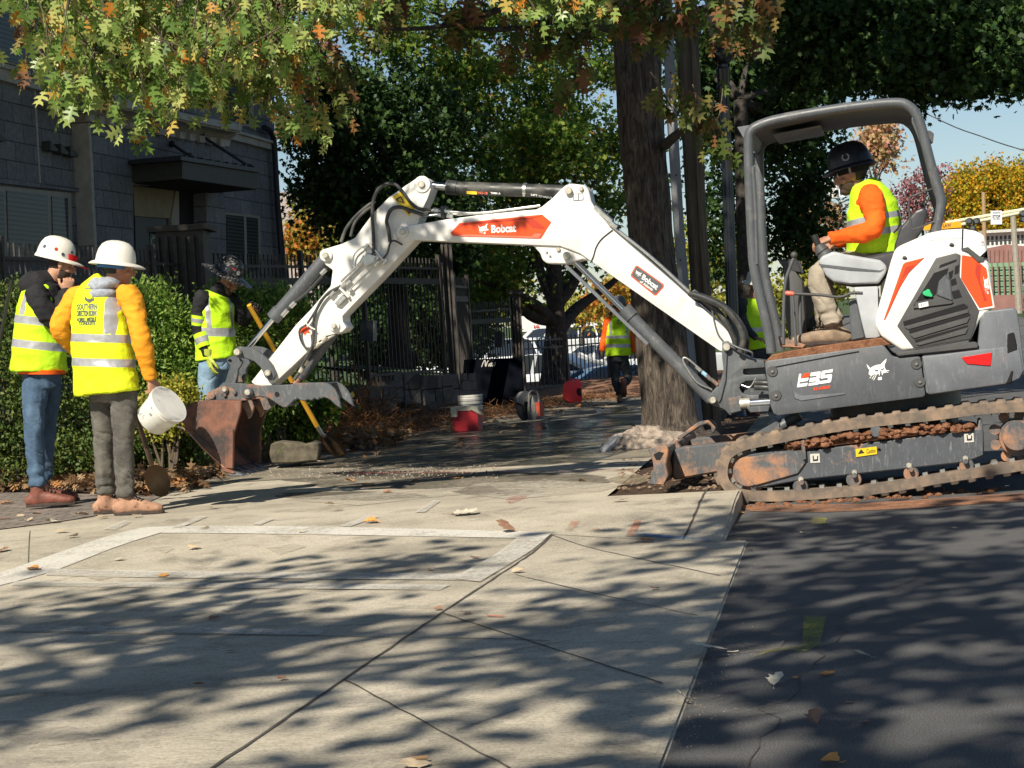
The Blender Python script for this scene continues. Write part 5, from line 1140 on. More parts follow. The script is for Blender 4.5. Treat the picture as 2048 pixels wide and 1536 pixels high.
shrub('golden_shrub', 'small yellow green rounded shrub above the white pail', [(345, 795, 46, 34, 70), (330, 830, 50, 40, 60)], 16.7, 'leaf_gold', .032, 1, tmpl=(DIAV, DIAF), seed=55, cr=.08, per=44)
shrub('azalea_shrub', 'low dark green leafy shrub under the thumb beside the concrete chunk', [(570, 850, 66, 50, 60), (630, 800, 40, 40, 24)], 19.6, 'leaf_mid', .06, 1, tmpl=(DIAV, DIAF), seed=56, cr=.14, per=26)
# ================================================================== the stone building on the left
BL = Plane(-6.1, 23.9, .211, .977)
def wallmat(name, c1, c2, mort, bw, rh, bumpy=1.0):
    t = MT(name, .92); g = t.N('ShaderNodeNewGeometry'); d = t.N('ShaderNodeVectorMath', operation='DOT_PRODUCT'); t.L(g.outputs['Position'], d.inputs[0]); d.inputs[1].default_value = tuple(BL.t)
    sp = t.N('ShaderNodeSeparateXYZ'); t.L(g.outputs['Position'], sp.inputs[0]); cb = t.N('ShaderNodeCombineXYZ'); t.L(d.outputs['Value'], cb.inputs[0]); t.L(sp.outputs[2], cb.inputs[1])
    bt = t.N('ShaderNodeTexBrick'); t.L(cb.outputs[0], bt.inputs['Vector']); bt.inputs['Scale'].default_value = 1; bt.inputs['Brick Width'].default_value = bw; bt.inputs['Row Height'].default_value = rh
    bt.inputs['Mortar Size'].default_value = .008; bt.inputs['Color1'].default_value = (*c1, 1); bt.inputs['Color2'].default_value = (*c2, 1); bt.inputs['Mortar'].default_value = (*mort, 1)
    c = t.mix(.75, bt.outputs['Color'], t.ramp(t.noise(15, 9, .8), [(.3, .45), (.7, 1.5)]), 'MULTIPLY'); c = t.mix(.5, c, t.ramp(t.noise(.9, 5), [(.3, .6), (.7, 1.2)]), 'MULTIPLY')
    t.col(c); t.bump(t.math('SUBTRACT', t.math('MULTIPLY', t.noise(16, 8, .8), 1.2), t.math('MULTIPLY', bt.outputs['Fac'], .7)), bumpy, .03); return t.m
M['block'] = wallmat('split_face_block', (.24, .245, .265), (.31, .315, .335), (.12, .12, .12), .52, .24)
M['trim'] = simple('grey_stucco_trim', (.50, .47, .42), .9, var=.2, sc=6, bump=.3)
M['beige'] = simple('beige_panel', (.34, .29, .19), .85, var=.12, sc=5)
M['wframe'] = simple('tan_window_frame', (.36, .33, .27), .6, var=.1)
M['bronze'] = simple('dark_bronze_metal', (.028, .030, .038), .5, var=.2)
M['bronze2'] = simple('olive_dark_fascia', (.055, .055, .045), .6, var=.2)
t = MT('window_glass', .04, 0, .9); t.col((.012, .016, .018)); M['glass'] = t.m
t = MT('blinds_with_reflection_tint', .6, 0, .3); s = t.N('ShaderNodeTexWave', wave_type='BANDS', bands_direction='Z'); t.L(t.co((1, 1, 1)), s.inputs[0]); s.inputs['Scale'].default_value = 5.5
t.col(t.ramp(s.outputs['Fac'], [(.2, (.010, .014, .014)), (.6, (.065, .085, .072))])); t.b.inputs['Coat Weight'].default_value = .3; t.b.inputs['Coat Roughness'].default_value = .03; M['blinds'] = t.m  # green tint in the slats stands in for tree reflections
c0 = BL.pt(200, 600, 0); bld = root('stone_building', 'dark grey split-face block building with pale cornice at the left', 'building', (c0.x, c0.y, -.1))
def bp(name, pxs, v0, v1, mat, parent=None, bev=0, vref=None):
    bm = NB(); prism(bm, BL, pxs, v0, v1, bev, vref); return finish(name, bm, mat, parent or bld)
def corner(x, y): return (x, y)
bp('wall', [(-320, -600), (548, -260), (549, 290), (576, 560), (590, 735), (-320, 930)], 0, 7, M['block'])
bp('belt_course', [(-320, 37), (0, 128), (549, 285), (551, 301), (0, 159), (-320, 76)], -.08, .0, M['trim'])
bp('belt_cap', [(-320, 33), (0, 124), (549, 282), (549, 287), (0, 133), (-320, 43)], -.13, -.0, M['trim'])
cn = bp('cornice', [(164, 184), (486, 250), (483, 263), (165, 199)], -.62, .0, M['trim'], bev=.01)
for k in range(6):
    a = k/6; b = (k+1)/6
    bp('cornice_cove', [(166+8*a, 198+27*a), (482-18*a, 263+16*a), (482-18*b, 263+16*b+.4), (166+8*b, 198+27*b+.4)], -.58+.34*(a**.6), 0, M['trim'], cn)
bp('dentil_band', [(176, 225), (462, 278), (458, 293), (178, 243)], -.24, .0, M['trim'], cn)
for k in range(14):
    u = k/13; x = 184+u*262; y = 229+u*50; bp('dentil', [(x-5, y-1), (x+5, y+1), (x+5, y+15), (x-5, y+13)], -.30, -.24, M['trim'], cn)
bp('pilaster', [(180, 243), (256, 258), (266, 372), (264, 800), (196, 800)], -.22, .0, M['block'])
bp('pilaster', [(412, 372), (446, 376), (452, 430), (454, 760), (420, 760)], -.22, .0, M['block'])
bp('entry_lintel', [(256, 258), (446, 292), (447, 377), (412, 372), (266, 371)], -.215, .0, M['block'])
bp('expansion_joint', [(176, 245), (181, 245), (186, 320), (189, 400), (196, 520), (191, 520), (184, 400), (181, 320)], -.235, .0, M['trim'])
bp('expansion_joint', [(69, 180), (72, 180), (82, 368), (80, 368)], -.012, .0, M['trim'])
bp('entry_panel', [(266, 372), (350, 378), (356, 460), (345, 462), (343, 437), (270, 432)], -.05, .0, M['beige'])
dr = bp('entry_door', [(270, 433), (343, 438), (350, 700), (276, 700)], -.02, .0, M['bronze'])
bp('door_pane', [(300, 466), (318, 468), (322, 520), (303, 520)], -.03, .0, M['blinds'], dr)
bp('door_jamb', [(343, 436), (352, 378), (358, 378), (360, 600), (348, 600)], -.07, .0, M['wframe'], dr)
bp('entry_recess', [(358, 378), (412, 380), (420, 700), (362, 700)], -.012, .0, M['shade_fill'])  # flat near-black sheet stands in for the shaded recess
def window(outer, panes, v=-.03, blind=True):
    w_ = bp('window', outer, v, .0, M['wframe'])
    for q in panes: bp('pane', q, v-.012, v, M['blinds'] if blind else M['glass'], w_)
    return w_
window([(-200, 350), (0, 372), (143, 386), (145, 520), (-200, 520)], [[(-190, 362), (8, 384), (10, 520), (-190, 520)], [(14, 381), (95, 389), (98, 520), (18, 520)], [(104, 392), (136, 396), (138, 520), (107, 520)]])
bp('window_head', [(-200, 336), (0, 357), (162, 376), (162, 384), (0, 366), (-200, 344)], -.06, .0, M['block'])
window([(451, 424), (520, 432), (523, 540), (453, 540)], [[(453, 429), (488, 433), (490, 540), (455, 540)], [(494, 434), (516, 437), (518, 540), (497, 540)]])
window([(-200, -120), (82, -20), (85, 147), (-200, 62)], [[(-190, -100), (64, -12), (68, 138), (-190, 56)]])
window([(186, 20), (247, 40), (250, 176), (190, 160)], [[(190, 28), (232, 42), (236, 170), (195, 158)]])
window([(300, 60), (380, 85), (384, 215), (305, 196)], [[(306, 68), (374, 90), (378, 208), (311, 192)]])
window([(440, 110), (505, 130), (508, 256), (445, 242)], [[(446, 118), (496, 134), (499, 249), (451, 238)]])
aw = bp('entry_canopy', [(365, 318), (518, 343), (514, 378), (364, 357)], -.95, .0, M['bronze2'], vref=-.95)
bp('canopy_deck', [(362, 312), (520, 337), (520, 345), (362, 320)], -1.0, .0, M['bronze'], aw, vref=-1.0)
bp('canopy_soffit', [(368, 353), (512, 373), (512, 379.5), (368, 359.5)], -.93, .0, M['shade_fill'], aw, vref=-.93)
for k in range(9): bp('seam_rib', [(372+k*17, 310+k*2.65), (375+k*17, 310.4+k*2.65), (375+k*17, 317+k*2.65), (372+k*17, 316.6+k*2.65)], -.98, -.1, M['bronze'], aw, vref=-.98)
for a, b in (((500, 334), (404, 272)), ((379, 312), (344, 288))): bm = NB(); loft(bm, [BL.pt(*a, -.9), BL.pt(*b, -.25)], [.022, .022], 8); ball(bm, BL.pt(*a, -.9), .05, 10, 6); ball(bm, BL.pt(*b, -.25), .05, 10, 6); finish('canopy_rod', bm, M['bronze'], aw)
for x, y in ((101, 281), (122, 287), (141, 292), (-4, 262)): bp('wall_vent', [(x, y), (x+16, y+19), (x+14, y+22), (x, y+19)], -.12, .0, M['bronze2'])
bm = NB(); tube(bm, [BL.pt(*p) for p in ((528, 255, -.12), (540, 262, -.13), (548, 282, -.13), (551, 330, -.12), (556, 420, -.12), (563, 520, -.12), (570, 640, -.12))], .05, 8); finish('downspout', bm, M['bronze'], bld, smooth=60)
# low far building in the gap
bm = NB(); DD = 130; poly_prism(bm, [P(540, 385, DD), P(655, 378, DD), P(660, 640, DD), P(540, 640, DD)], Vector((0, 12, 0))); t_ = finish('brick_building', bm, simple('pink_grey_wall', (.36, .30, .28), .9, var=.2, sc=.5))
tag(base_at(t_), 'distant flat-roofed pinkish building in the gap right of the stone building', 'building')
for k in range(3):
    bm = NB(); poly_prism(bm, [P(580+k*18, 402, DD-.1), P(590+k*18, 402, DD-.1), P(590+k*18, 414, DD-.1), P(580+k*18, 414, DD-.1)], Vector((0, .1, 0))); finish('window', bm, M['glass'], t_)

# ================================================================== fences
M['fence'] = simple('dark_brown_fence_paint', (.040, .034, .030), .55, var=.35, sc=12)
M['fence2'] = simple('brown_fence_rail', (.055, .045, .038), .6, var=.3, sc=12)
def fence(label, pts, h, zb, step=.115, pw=.018, rails=((.16, .035, 'fence'), (.36, .09, 'fence2')), post=2.1, name='iron_fence', group=None, postw=.06, mat='fence'):
    """pts: (px, py_top, D)"""
    W = [P(*p) for p in pts]; rt = root(name, label, 'fence', (W[0].x, W[0].y, zb), group); bm = NB()
    for a, b in zip(W, W[1:]):
        L = Vector((b.x-a.x, b.y-a.y, 0)).length; n = max(1, int(L/step)); d = (b-a)
        for i in range(n):
            p = a+d*((i+.5)/n); box(bm, (p.x, p.y, (p.z+zb)/2), (pw, pw, p.z-zb), rz=math.atan2(d.y, d.x))
    finish('pickets', bm, M[mat], rt)
    for dz, hh, mm in rails:
        bm = NB()
        for a, b in zip(W, W[1:]): bar(bm, a-Vector((0, 0, dz)), b-Vector((0, 0, dz)), .035, hh)
        finish('rail', bm, M[mm], rt)
    bm = NB()
    for a, b in zip(W, W[1:]): bar(bm, Vector((a.x, a.y, zb+.1)), Vector((b.x, b.y, zb+.1)), .035, .035)
    finish('rail', bm, M[mat], rt)
    for a, b in zip(W, W[1:]):
        L = (b-a).length; n = max(1, int(L/post)); d = (b-a)/n
        for i in range(n+1):
            p = a+d*i; bm = NB(); box(bm, (p.x, p.y, (p.z+zb)/2+.03), (postw, postw, p.z-zb+.06), rz=math.atan2(d.y, d.x)); finish('post', bm, M['fence2'], rt)
    return rt
fence('tall dark picket fence running from behind the hard hats past the building', [(-150, 472, 18.2), (0, 484, 20), (300, 500, 23.6), (405, 506, 24.8), (600, 510, 27.4), (722, 511, 29)], 0, .4)
fence('tall dark picket fence above the stone retaining wall, left of the gate column', [(722, 511, 29), (876, 517, 31.2)], 0, .55)
def slat_column(label, x0, x1, ytop, D, zb, cap=True, n=5, dark=False):
    a = P(x0, ytop, D); b = P(x1, ytop, D); rt = root('fence_column', label, 'column', ((a.x+b.x)/2, D, zb)); w_ = b.x-a.x; z1 = a.z
    bm = NB(); box(bm, ((a.x+b.x)/2, D+w_/2, (z1+zb)/2), (w_-.06, w_-.06, z1-zb)); finish('core', bm, M['fence'], rt)
    bm = NB()
    for k in range(n):
        x = a.x+w_*(k+.5)/n; box(bm, (x, D, (z1+zb)/2-.03), (w_/n*.45, .04, z1-zb-.08))
    finish('slats', bm, M['fence2'], rt)
    if cap: bm = NB(); box(bm, ((a.x+b.x)/2, D+w_/2, z1+.03), (w_+.1, w_+.1, .07), bev=.01); finish('cap', bm, M['fence2'], rt)
slat_column('square slatted dark gate column with flat cap in front of the building entrance', 304, 410, 464, 24.2, .2, n=6)
slat_column('tall dark column at the end of the fence over the retaining wall', 878, 905, 480, 31.4, .3, n=3)
slat_column('tall slatted column at the right end of the far fence, beside the cars', 1022, 1042, 588, 36.5, 0, n=3)
fence('short dark fence panel right of the tall column', [(905, 553, 32.5), (933, 556, 33.8)], 0, .1)
fence('lower dark fence with double rail behind the black sheet', [(935, 607, 38.5), (1022, 600, 36.6)], 0, 0)
ff = fence('low black iron railing along the car park behind the red fuel can', [(1042, 676, 38), (1130, 670, 40), (1215, 664, 42), (1300, 658, 44), (1420, 650, 47)], 0, .02, step=.20, pw=.018, rails=((.07, .03, 'bronze'), (.22, .03, 'bronze')), mat='bronze', name='low_railing')
bm = NB(); rc = P(1088, 686, 38.9)
pts = [rc+Vector((.12*math.cos(a), 0, .12*math.sin(a))) for a in [2*math.pi*k/16 for k in range(17)]]; loft(bm, pts, [.012]*17, 6); finish('ring_ornament', bm, M['bronze'], ff)
for (lab, q, D) in (('dark lock box fixed to the tall fence left of the stone wall', [(722, 641), (748, 641), (749, 682), (722, 682)], 28.6), ('dark lock box on the far fence behind the black sheet', [(990, 664), (1006, 664), (1007, 695), (990, 695)], 37)):
    bm = NB(); poly_prism(bm, [P(x, y, D) for x, y in q], Vector((0, .08, 0)), .005); o = base_at(finish('lock_box', bm, M['bronze'])); tag(o, lab, 'lock box')
    bm = NB(); x = q[1][0]; poly_prism(bm, [P(x-2, q[0][1], D-.01), P(x+5 if D < 30 else x+2, q[0][1], D-.01), P(x+5 if D < 30 else x+2, q[2][1], D-.01), P(x-2, q[2][1], D-.01)], Vector((0, .03, 0))); finish('strike_plate', bm, M['trim'], o)
# stone retaining walls
t = MT('fieldstone', .95); vz = t.N('ShaderNodeTexVoronoi', feature='F1'); t.L(t.co((1, 1, 1)), vz.inputs['Vector']); vz.inputs['Scale'].default_value = 3
t.col(t.mix(.5, t.ramp(vz.outputs['Color'], [(.2, (.06, .058, .055)), (.8, (.15, .14, .13))]), t.ramp(t.noise(14, 7), [(.3, .5), (.7, 1.4)]), 'MULTIPLY')); t.bump(t.noise(30, 7, .7), .8, .02); M['fieldstone'] = t.m
def stonewall(label, pts, h0, h1, seed):
    """pts (px,py_base,D); stones stacked in one wall mesh"""
    W = [P(*p) for p in pts]; rg = random.Random(seed); bm = NB(); rt = root('retaining_wall', label, 'stone wall', W[0])
    tot = sum((b-a).length for a, b in zip(W, W[1:])); s = 0
    def at(s):
        for a, b in zip(W, W[1:]):
            L = (b-a).length
            if s <= L: return a.lerp(b, s/L), (b-a).normalized()
            s -= L
        return W[-1], (W[-1]-W[-2]).normalized()
    while s < tot:
        w_ = rg.uniform(.22, .42); p, d = at(s+w_/2); h = h0+(h1-h0)*(s/tot); z = 0; nrow = rg.choice((2, 2, 3))
        hs = [rg.uniform(.7, 1.3) for _ in range(nrow)]; hs = [x*h/sum(hs) for x in hs]
        for hh in hs:
            box(bm, (p.x+rg.uniform(-.01, .01), p.y+.15+rg.uniform(-.02, .02), p.z+z+hh/2), (w_*.96, .3, hh*.94), rz=math.atan2(d.y, d.x)+rg.uniform(-.04, .04), bev=.018, seg=2); z += hh
        s += w_
    displace(bm, lambda c: .012*noise.noise(c*9)); finish('stones', bm, M['fieldstone'], rt, smooth=50)
    bm = NB()
    for a, b in zip(W, W[1:]): bar(bm, a+Vector((0, .18, h0/2-.03)), b+Vector((0, .18, h1/2-.03)), .2, min(h0, h1)-.08)
    finish('core', bm, M['shade_fill'], rt)
    bm = NB()
    for a, b in zip(W, W[1:]):
        q = [a+Vector((0, .1, h0-.02)), b+Vector((0, .1, h1-.02)), b+Vector((-1.6, 2.5, h1+.2)), a+Vector((-1.6, 2.5, h0+.2))]; bm.faces.new([bm.verts.new(x) for x in q])
    finish('planted_top', bm, M['lawn'], rt)
stonewall('low grey fieldstone wall left of the corner, behind the straw pile', [(560, 852, 24.5), (640, 843, 26), (768, 828, 28.2)], .34, .40, 1)
stonewall('higher fieldstone wall between the tall fence and the black sheet', [(756, 806, 29.5), (840, 812, 30.2), (930, 800, 31.8)], .48, .42, 2)
# ================================================================== people
def skin(name, c): 
    t = MT(name, .55, 0, .4); t.col(t.ramp(t.noise(30, 4), [(.3, tuple(x*.82 for x in c)), (.7, c)])); t.b.inputs['Subsurface Weight'].default_value = .08; t.b.inputs['Subsurface Radius'].default_value = (.02, .008, .004); return t.m
def cloth(name, c, c2=None, var=.2, sc=6, bump=.35, rough=.85, stain=None, slo=.55, shi=.75):
    t = MT(name, rough, 0, .25); cc = t.ramp(t.noise(sc, 6, .65), [(.3, tuple(x*(1-var) for x in c)), (.72, c2 or tuple(min(1, x*(1+var)) for x in c))])
    if stain: cc = t.mix(t.ramp(t.noise(5, 8, .7), [(slo, 0.0), (shi, .8)]), cc, stain)
    t.col(cc); t.bump(t.math('ADD', t.noise(20, 5, .6, sc=(1, 1, 1.6), dist=.8), t.math('MULTIPLY', t.noise(350, 2), .12)), bump, .02); return t.m
M['skin'] = skin('skin_tan', (.42, .22, .14)); M['skin2'] = skin('skin_light', (.52, .28, .18)); M['skin3'] = skin('skin_brown', (.36, .18, .11))
M['hair'] = simple('dark_hair', (.02, .015, .012), .7, var=.4, sc=80, bump=.5, bsc=200)
M['beard'] = simple('short_beard', (.05, .032, .022), .8, var=.4, sc=120)
M['lime'] = cloth('fluorescent_lime_vest', (.50, .86, .015), (.60, .95, .03), .1)
M['limeY'] = cloth('fluorescent_yellow_vest', (.74, .90, .015), (.84, .97, .03), .1, stain=(.62, .60, .05), slo=.56, shi=.9)
M['reflect'] = simple('grey_reflective_tape', (.42, .42, .43), .35, .3, var=.12, sc=30, bump=.2, bsc=40)
M['denim'] = cloth('blue_denim', (.045, .085, .15), (.11, .18, .27), .3, 5)
M['denim_l'] = cloth('light_denim', (.17, .29, .42), (.32, .45, .56), .25, 5)
M['greyjean'] = cloth('dusty_charcoal_jeans', (.070, .068, .062), (.17, .16, .14), .3, 4, stain=(.26, .22, .17), slo=.55, shi=.85)
M['khaki'] = cloth('khaki_trousers', (.30, .26, .20), (.42, .37, .30), .2, 5)
M['blackcl'] = cloth('black_sweatshirt', (.012, .012, .014), (.03, .03, .033), .3, 6)
M['amber'] = cloth('amber_sweatshirt', (.80, .30, .015), (.90, .40, .03), .15, 6)
M['orangecl'] = cloth('hi_vis_orange_shirt', (.90, .10, .008), (.98, .16, .015), .12, 6)
M['darkcl'] = cloth('dark_trousers', (.03, .035, .04), (.07, .075, .08), .3, 6)
M['hood'] = cloth('grey_knit_hood', (.30, .33, .38), (.42, .45, .50), .3, 40)
M['hatw'] = simple('worn_white_hard_hat', (.74, .71, .63), .35, var=.06, sc=8, dirt=(.45, .38, .26), dirt_lo=.60, dirt_hi=.80, dsc=8)
M['hatk'] = simple('black_hard_hat', (.02, .02, .024), .25, var=.3, sc=20, dirt=(.30, .29, .27), dirt_lo=.52, dirt_hi=.62, dsc=48)
M['hatn'] = simple('navy_hard_hat', (.012, .013, .020), .35, var=.3, sc=20)
M['hatg'] = simple('grey_cap', (.12, .13, .16), .8)
M['redcap'] = cloth('red_cap', (.62, .012, .015), None, .15)
M['boot'] = simple('brown_leather_boot', (.17, .055, .035), .6, var=.35, sc=18, bump=.3, bsc=60)
M['tanboot'] = simple('tan_suede_boot', (.34, .19, .12), .9, var=.3, sc=15, dirt=(.13, .065, .045), dirt_lo=.56, dirt_hi=.64, dsc=16)
M['sole'] = simple('boot_sole', (.05, .035, .028), .85, var=.3, sc=30)
M['glove'] = cloth('yellow_green_glove', (.42, .52, .06), (.56, .64, .12), .25, 20)
M['eye'] = simple('eye_white', (.5, .48, .45), .3); M['pupil'] = simple('dark_eye', (.01, .008, .006), .2)
M['strap'] = simple('blue_strap', (.03, .14, .38), .6)
M['sticker_r'] = simple('red_sticker', (.42, .03, .02), .4); M['sticker_k'] = simple('dark_sticker', (.06, .07, .09), .4, var=.4, sc=90); M['sticker_g'] = simple('grey_sticker', (.30, .31, .30), .45, var=.4, sc=120)

def frame3(f, up=(0, 0, 1)):
    f = Vector(f).normalized(); s = f.cross(Vector(up)).normalized(); u = s.cross(f); return s, f, u   # right, forward, up
def ell(bm, c, s, f, u, r, n=18):
    bmesh.ops.create_uvsphere(bm, u_segments=n, v_segments=n*2//3, radius=1, matrix=Matrix.Translation(c) @ Matrix((s*r[0], f*r[1], u*r[2])).transposed().to_4x4())
def headmesh(bm, c, f, up, k=1.0):
    s, f, u = frame3(f, up); p = lambda a, b, d: c+s*(a*k)+f*(b*k)+u*(d*k)
    ell(bm, p(0, -.008, .025), s, f, u, (.076*k, .096*k, .092*k)); ell(bm, p(0, .020, -.035), s, f, u, (.062*k, .070*k, .082*k))
    ell(bm, p(0, .052, -.085), s, f, u, (.036*k, .036*k, .030*k)); ell(bm, p(0, .076, .028), s, f, u, (.050*k, .016*k, .014*k))
    loft(bm, [p(0, .080, .016), p(0, .100, -.006), p(0, .108, -.026), p(0, .086, -.036)], [(.010*k, .010*k), (.012*k, .012*k), (.018*k, .013*k), (.012*k, .01*k)], 10, side=s)
    ell(bm, p(0, .086, -.058), s, f, u, (.024*k, .010*k, .006*k), 10); ell(bm, p(0, .083, -.068), s, f, u, (.020*k, .011*k, .006*k), 10)
    for q in (-1, 1):
        ell(bm, p(q*.077, -.006, -.012), s, f, u, (.010*k, .020*k, .032*k), 10); ell(bm, p(q*.048, .058, -.030), s, f, u, (.022*k, .024*k, .020*k), 10)
def hairshell(c, f, up, k, cond, r=(.081, .101, .097), off=(-.008, .025)):
    s, f, u = frame3(f, up); bm = NB(); ell(bm, c+f*off[0]*k+u*off[1]*k, s, f, u, tuple(x*k for x in r), 36)
    kill = [v for v in bm.verts if not cond((v.co-c).dot(s)/k, (v.co-c).dot(f)/k, (v.co-c).dot(u)/k)]
    bmesh.ops.delete(bm, geom=kill, context='VERTS'); displace(bm, lambda q: .003*noise.noise(q*90)); return bm
def hand(bm, w_, d, pn, side, curl=.5, k=1.0, spread=.024, thumb=.8):
    """w_ wrist, d towards the fingers, pn palm normal (curling direction), side vector towards the thumb"""
    d = Vector(d).normalized(); pn = Vector(pn); pn = (pn-d*pn.dot(d)).normalized(); sv = d.cross(pn); sv = sv if sv.dot(Vector(side)) > 0 else -sv
    loft(bm, [w_-d*.02*k, w_+d*.02*k, w_+d*.055*k, w_+d*.088*k], [(.028*k, .021*k), (.034*k, .018*k), (.043*k, .016*k), (.043*k, .012*k)], 12, side=sv)
    for i, L in enumerate((.070, .080, .076, .060)):
        o = w_+d*(.084-.004*abs(i-1.2))*k+sv*((1.5-i)*spread*k*.92); a = 0; q = [o-d*.015*k, o]; dd = (d+sv*(1.5-i)*.06).normalized()
        for sgm, fr in enumerate((.42, .32, .26)):
            a += curl*(.75 if sgm == 0 else .95)+i*.05; o = o+(dd*math.cos(a)+pn*math.sin(a))*(L*fr*k); q.append(o)
        loft(bm, q, [.0095*k, .0095*k, .0090*k, .0082*k, .0060*k], 8)
    o = w_+d*.022*k+sv*.030*k; t1 = o+(d*.75+sv*.75+pn*.25*thumb).normalized()*.042*k; t2 = t1+(d*.95+sv*.15+pn*.55*thumb).normalized()*.034*k; t3 = t2+(d*.9-sv*.1+pn*.7*thumb).normalized()*.026*k
    loft(bm, [o-sv*.012*k, o, t1, t2, t3], [.014*k, .015*k, .0115*k, .0105*k, .007*k], 8)
def hardhat(parent, c, f, up, mat, full=True, k=1.0, stickers=(), strap=None, brimk=1.0, droop=.02, ridge=True):
    s, f, u = frame3(f, up); bm = NB(); n = 40; rings = []
    prof = [(0.02, 1.0), (.3, .975), (.54, .91), (.75, .77), (.90, .55), (.97, .28), (1.0, 0.0)]
    def brim(a): return (.052*brimk+.012*math.cos(a)) if full else (.008+.062*max(0, math.cos(a))**1.3)
    for r, h in prof: rings.append([c+s*(math.sin(a)*.112*r*k)+f*(math.cos(a)*.132*r*k)+u*(h*.138*k+(.005*k*math.exp(-(math.sin(a)*r/.22)**2) if ridge and r < .9 else 0)) for a in [2*math.pi*i/n for i in range(n)]])
    for fr, dz in ((.5, -.3), (1.0, -1.0)): rings.append([c+s*(math.sin(a)*(.112+brim(a)*fr)*k)+f*(math.cos(a)*(.132+brim(a)*fr)*k)+u*(dz*droop*k*(1 if full else .8)) for a in [2*math.pi*i/n for i in range(n)]])
    rings.append([c+s*(math.sin(a)*(.112+brim(a))*k)+f*(math.cos(a)*(.132+brim(a))*k)+u*((-droop-.006)*k) for a in [2*math.pi*i/n for i in range(n)]])
    rings.append([c+s*(math.sin(a)*.106*k)+f*(math.cos(a)*.126*k)+u*(-.008*k) for a in [2*math.pi*i/n for i in range(n)]])
    rings.append([c+s*(math.sin(a)*.07*k)+f*(math.cos(a)*.08*k)+u*(.085*k) for a in [2*math.pi*i/n for i in range(n)]])
    V = [[bm.verts.new(p) for p in r] for r in rings]
    for a, b in zip(V, V[1:]):
        for i in range(n): bm.faces.new((a[i], a[(i+1) % n], b[(i+1) % n], b[i]))
    bm.faces.new(V[0]); bm.faces.new(V[-1])
    h = finish('hard_hat', bm, mat, parent, smooth=50)
    for (az, el, sz, mm, sh) in stickers:   # small stickers on the shell
        d = (s*math.sin(az)*.112+f*math.cos(az)*.132)*math.cos(el)*k + u*math.sin(el)*.142*k; p = c+d*1.012; nn = (s*math.sin(az)/.112+f*math.cos(az)/.132)*math.cos(el)*.012+u*math.sin(el)/.128*.012; nn.normalize()
        e1 = nn.cross(u); e1 = (e1 if e1.length > .1 else s).normalized(); e2 = e1.cross(nn); b2 = NB(); m_ = 4 if sh == 'sq' else 12; vs = []
        for i in range(m_):
            a = 2*math.pi*(i+.5)/m_; q = p+e1*math.cos(a)*sz+e2*math.sin(a)*sz; dd = q-c
            x_, y_, z_ = dd.dot(s)/(.112*k), dd.dot(f)/(.132*k), dd.dot(u)/(.138*k); l = math.sqrt(x_*x_+y_*y_+z_*z_); vs.append(c+dd/l*1.03)
        b2.faces.new([b2.verts.new(q) for q in vs]); finish('sticker', b2, M[mm], h)
    if strap:
        b2 = NB(); pts = [c+s*(math.sin(a)*.100*k)+f*(math.cos(a)*.115*k)-u*.028*k for a in [math.pi*(.35+1.3*i/14) for i in range(15)]]; loft(b2, pts, [(.004, .018)]*15, 8, side=[(p-c)-(u*(p-c).dot(u)) for p in pts]); finish('head_band', b2, M[strap], h, smooth=60)
    return h
def fold(amp, fx, fz, seed=0):
    return lambda c: amp*(1-2.4*abs(noise.noise((c.x*fx+seed, c.y*fx, c.z*fz))))*.6+amp*.5*noise.noise((c.x*fx*2.3, c.y*fx*2.3+seed, c.z*fz*2.1))
def boot(parent, ank, toe, mat, h=.13, k=1.0, ground=None, label=None):
    d = Vector((toe.x-ank.x, toe.y-ank.y, 0)).normalized(); g = (ank.z-.085*k) if ground is None else ground; s = d.cross(Vector((0, 0, 1))); b = Vector((ank.x, ank.y, g)); bm = NB()
    loft(bm, [b-d*.085*k+Vector((0, 0, .045)), b-d*.05*k+Vector((0, 0, .052)), b+d*.02*k+Vector((0, 0, .062)), b+d*.09*k+Vector((0, 0, .056)), b+d*.15*k+Vector((0, 0, .045)), b+d*.20*k+Vector((0, 0, .038)), b+d*.222*k+Vector((0, 0, .034))],
         [(.025, .026), (.037, .046), (.040, .052), (.046, .044), (.050, .036), (.042, .028), (.02, .016)], 14, side=s, sup=.85)
    loft(bm, [b+Vector((0, 0, .05))-d*.01, b+Vector((0, 0, .10))-d*.005, Vector((ank.x, ank.y, g+h))], [(.042, .055), (.043, .052), (.046, .052)], 14, side=s)
    bm = voxel(bm, .009, 3); displace(bm, fold(.002, 40, 60)); o = finish('boot', bm, mat, parent, smooth=180, label=label)
    bm = NB(); n = 20; pts = []
    for i in range(n):
        a = 2*math.pi*i/n; x = math.cos(a); y = math.sin(a); L = .075+.158*x; w_ = .048*(1-.18*(x < 0))*abs(y)**.8*math.copysign(1, y); pts.append(b+d*L*k+s*w_+Vector((0, 0, .002)))
    poly_prism(bm, pts, Vector((0, 0, .024)), .004); finish('sole', bm, M['sole'], o)
    bm = NB()
    for i in range(4):
        q = b+d*(.035+.022*i)*k+Vector((0, 0, (.1165-.0095*i)*k+.002)); loft(bm, [q-s*.03*k-Vector((0, 0, .012)), q-s*.012*k, q+s*.012*k, q+s*.03*k-Vector((0, 0, .012))], [.0055]*4, 5)
    finish('laces', bm, M['sole'], o); return o
